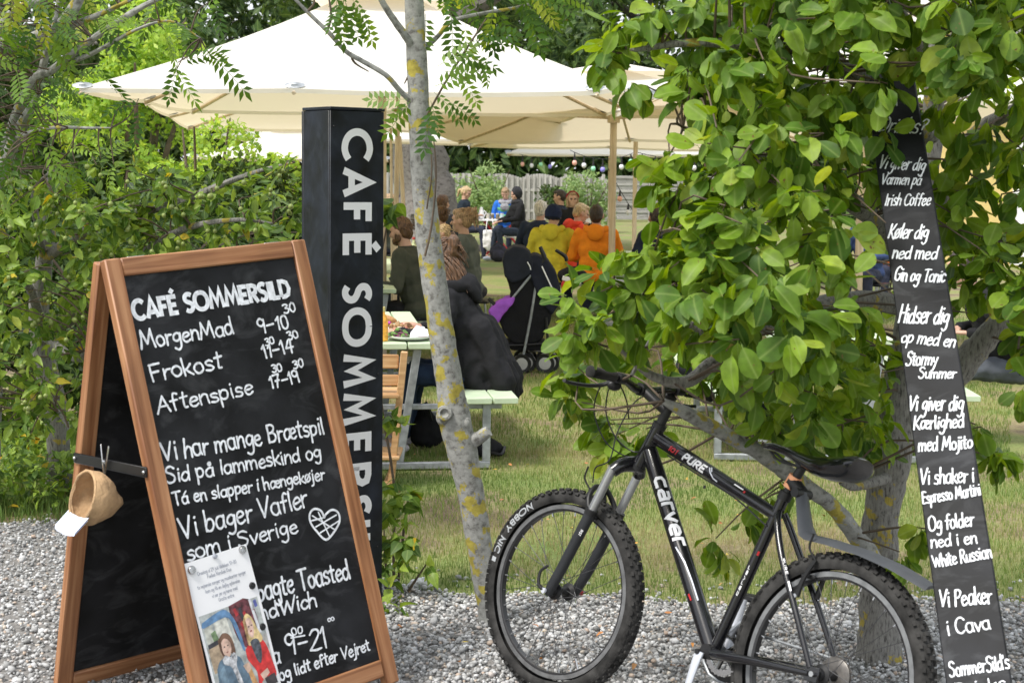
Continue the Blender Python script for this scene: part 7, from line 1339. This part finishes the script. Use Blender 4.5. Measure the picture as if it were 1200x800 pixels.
# ------------------------------------------------------------------ far red folding table, tote, backpack
YT = 30.6; rt_ = thing('folding_table', 'white topped folding table on red steel legs far back on the lawn', 'table', V(s_(582, YT), YT, 0))
part('tabletop', MB().cbox((s_(582, YT), YT, .75), (.78, .5, .03)), M['white'], rt_)
def redx(root, x0, x1, y, z):
    for yy in (y - .2, y + .2):
        part('leg', MB().tube([V(x0, yy, .02), V(x1, yy, z)], .016, 8), M['red'], root); part('leg', MB().tube([V(x1, yy + .03, .02), V(x0, yy + .03, z)], .016, 8), M['red'], root)
redx(rt_, s_(566, YT), s_(602, YT), YT, .73)
rb_ = thing('folding_bench', 'pale folding bench on red steel legs under the woman in the black coat', 'bench', V(s_(610, 30), 30, 0)); part('seat', MB().cbox((s_(609, 30), 30, .455), (.62, .34, .03)), M['white'], rb_); redx(rb_, s_(598, 30), s_(620, 30), 30, .44)
tp = thing('teapot', 'small white thermos jug on the red legged table', 'jug', V(s_(563, YT), YT, .765)); part('jug_body', MB().lathe([(.001, 0), (.055, .01), (.06, .08), (.045, .16), (.03, .19), (.034, .22), (.001, .23)], V(s_(563, YT), YT, .765), n=16), M['white'], tp); part('jug_handle', MB().tube([V(s_(563, YT) + .05, YT, .93), V(s_(563, YT) + .09, YT, .89), V(s_(563, YT) + .055, YT, .82)], .01, 6, sm=3), M['white'], tp)
for k, (px, cc, lb) in enumerate([(571, (.5, .48, .42), 'pale glass jar on the red legged table beside the white jug'), (576, (.12, .09, .06), 'dark jar on the red legged table left of the middle'), (582, (.15, .12, .08), 'dark jar with light lid in the middle of the red legged table'), (587, (.45, .6, .62), 'pale blue jar at the right end of the red legged table')]):
    c = V(s_(px, YT), YT - .1, .765); t = thing('jar', lb, 'jar', c, 'jars on the red legged table'); part('glass', MB().lathe([(.001, 0), (.035, .003), (.036, .08), (.03, .095)], c, n=14), col(cc), t); part('lid', MB().lathe([(.033, .095), (.033, .115), (.001, .116)], c, n=14), col((.6, .6, .55)), t)
tb_ = thing('tote_bag', 'white cotton tote bag hanging from the red legged table', 'bag', V(s_(573, 30.2), 30.2, .1)); q = MB(); q.ell((s_(573, 30.2), 30.2, .36), (.13, .05, .20)); q.cbox((s_(573, 30.2), 30.2, .40), (.26, .07, .34)); soft('bag_body', q, .015, M['paper'], tb_, amp=.012)
for sx in (-.07, .07): part('strap', MB().tube([V(s_(573, 30.2) + sx, 30.17, .55), V(s_(573, 30.2) + sx * .8, 30.2, .72), V(s_(573, 30.2) + sx * .6, 30.3, .785)], .01, 6, sm=3), M['paper'], tb_)
bk = thing('backpack', 'dark grey backpack lying on the grass in front of the red bench', 'backpack', V(s_(583, 29.6), 29.6, 0)); q = MB(); q.ell((s_(583, 29.6), 29.6, .17), (.17, .13, .18)); q.ell((s_(584, 29.6), 29.48, .12), (.12, .07, .10)); soft('bag_body', q, .014, cloth((.035, .035, .05)), bk, amp=.015); part('strap', MB().tube([V(s_(583, 29.6) - .1, 29.5, .3), V(s_(583, 29.6), 29.42, .37), V(s_(583, 29.6) + .1, 29.5, .3)], .012, 6, sm=3), M['black'], bk)
ob = thing('shoulder_bag', 'black bag with a strap lying on the ground under the nearest bench', 'bag', V(s_(560, 9.3), 9.3, 0)); q = MB(); q.ell((s_(566, 9.3), 9.3, .055), (.13, .08, .06)); soft('bag_body', q, .012, cloth(BLK), ob, amp=.01); part('strap', MB().tube([V(s_(575, 9.3), 9.25, .04), V(s_(588, 9.3), 9.22, .03), V(s_(592, 9.3), 9.3, .06)], .012, 6, sm=3), M['black'], ob)
oc = thing('shoulder_bag', 'black bag slumped on the ground by the feet of the woman in the black coat', 'bag', V(s_(500, 9.6), 9.6, 0)); q = MB(); q.ell((s_(500, 9.6), 9.6, .1), (.12, .09, .10)); q.ell((s_(497, 9.6), 9.6, .2), (.06, .05, .06)); soft('bag_body', q, .012, cloth(BLK), oc, amp=.014); part('strap', MB().tube([V(s_(495, 9.6), 9.55, .22), V(s_(500, 9.6), 9.5, .3), V(s_(506, 9.6), 9.55, .18)], .008, 6, sm=3), M['black'], oc)
# crushed white bottle at the foot of the shoots
cb_ = thing('crushed_bottle', 'crushed white plastic bottle lying on the gravel by the shoots', 'bottle', G(494, 690)); Yb = cb_.location.y - .0
soft('bottle_body', MB().tube([P(478, 692, Yb) + V(0, 0, .01), P(486, 688, Yb) + V(0, 0, .012), P(496, 686, Yb) + V(0, 0, .012), P(506, 684, Yb) + V(0, 0, .012)], [.016, .022, .024, .022], 12), .004, M['white'], cb_, amp=.009, fr=45); part('bottle_cap', MB().tube([P(474, 693, Yb) + V(0, 0, .01), P(479, 692, Yb) + V(0, 0, .01)], .012, 12), M['silver'], cb_)

# ------------------------------------------------------------------ the pushchair
YP = 13.45; pc_ = thing('pushchair', 'black folding pushchair with silver frame and a purple blanket on the lawn', 'pushchair', V(s_(622, YP), YP, 0)); Q = lambda x, y, dy=0: P(x, y, YP + dy)
for dy in (-.2, .22):
    tb('frame_tube', [Q(585, 372, dy), Q(600, 350, dy), Q(634, 308, dy)], .011, 'galv', 8, parent=pc_); tb('frame_tube', [Q(631, 316, dy), Q(622, 372, dy), Q(613, 418, dy)], .012, 'galv', 8, parent=pc_)
    hn = tb('handle', [Q(634, 310, dy), Q(638, 302, dy), Q(635, 294, dy), Q(633, 289, dy)], [.015, .02, .018, .015], 'black', 8, 4, parent=pc_)
    tb('frame_tube', [Q(585, 405, dy), Q(615, 404, dy), Q(643, 402, dy)], .008, 'black', 8, parent=pc_); tb('frame_tube', [Q(640, 372, dy), Q(642, 400, dy), Q(640, 412, dy)], .011, 'black', 8, parent=pc_)
tb('cross_bar', [Q(620, 412, -.2), Q(640, 411, .22)], .008, 'black', 8, parent=pc_); tb('bumper_bar', [Q(573, 350, -.18), Q(582, 358, -.2), Q(592, 360, .0), Q(590, 352, .2)], .016, 'black', 8, 4, parent=pc_)
tb('handle', [Q(651, 293, .22), Q(662, 300, .22), Q(664, 306, .22)], [.014, .018, .014], 'black', 8, 3, parent=pc_)
def slab(name, poly, d0, d1, mat, vox=.012, sm=8, **k):     # side outline given real depth, edges rounded by the smoothing
    q = MB(); n = len(poly); a = [Q(x, y, d0) for x, y in poly]; b = [V(p.x, YP + d1, p.z) for p in [Q(x, y) for x, y in poly]]; a = [V(p.x, YP + d0, p.z) for p in b]
    q.add(a + b, [tuple(range(n)), tuple(range(n, 2 * n))[::-1]] + [(i, (i + 1) % n + 0, (i + 1) % n + n, i + n) for i in range(n)]); return soft(name, q, vox, mat, pc_, sm=sm, **k)
slab('canopy', [(589, 304), (593, 293), (602, 287), (613, 288), (621, 295), (625, 305), (622, 318), (612, 326), (600, 330), (592, 322)], -.23, .23, cloth((.020, .023, .034)), amp=.003, ridge=.004)
slab('canopy_back', [(616, 300), (628, 297), (641, 303), (651, 318), (656, 338), (654, 356), (646, 366), (634, 352), (624, 330)], -.22, .22, cloth((.016, .018, .030)), amp=.003, ridge=.005)
slab('seat_fabric', [(593, 322), (612, 316), (634, 322), (648, 352), (644, 376), (634, 396), (622, 401), (600, 399), (590, 386), (585, 373), (597, 354), (599, 340)], -.19, .19, cloth((.010, .010, .012)), amp=.003, ridge=.005)
slab('basket', [(590, 398), (640, 398), (636, 408), (600, 408)], -.17, .17, cloth((.012, .012, .014)), sm=2)
slab('blanket', [(573, 362), (582, 352), (592, 347), (603, 346), (600, 354), (590, 366), (584, 375), (577, 371)], -.24, -.02, cloth((.38, .11, .62)), amp=.006, ridge=.006, sm=3)
part('reflective_stripe', MB().tube([Q(635, 312, -.235), Q(641, 325, -.24), Q(648, 340, -.23)], .006, 5, sm=3), M['white'], pc_); part('reflective_stripe', MB().tube([Q(618, 307, -.24), Q(621, 312, -.245), Q(622, 316, -.24)], .005, 5, sm=3), M['white'], pc_)
RX = Matrix.Rotation(math.radians(90), 3, 'X')
for px, dy in ((611, -.24), (617, -.17), (638, -.2), (644, -.13), (613, .2), (619, .27), (640, .2), (646, .27)):
    c = V(P(px, 420, YP).x, YP + dy, .083); wv_ = part('wheel', MB().lathe([(.052, -.014), (.078, -.017), (.083, 0), (.078, .017), (.052, .014)], c, RX, 24, True), M['black'], pc_); part('wheel_disc', MB().lathe([(.001, .013), (.045, .015), (.062, .012), (.062, -.012), (.001, -.013)], c, RX, 20), plain('wheel_disc', (.42, .42, .40), .5), wv_)
sb = thing('baby_bag', 'black and white bag with a red toy hanging behind the pushchair', 'bag', V(s_(668, 16.4), 16.4, .3)); q = MB(); q.ell((s_(670, 16.4), 16.4, .62), (.16, .1, .10)); soft('bag_body', q, .013, cloth(BLK), sb, amp=.012); part('white_flap', MB().cbox((s_(669, 16.4), 16.28, .58), (.2, .012, .05), Matrix.Rotation(.25, 3, 'Y')), M['white'], sb); part('red_toy', MB().ell((s_(660, 16.4), 16.3, .52), (.03, .03, .06)), M['red'], sb)
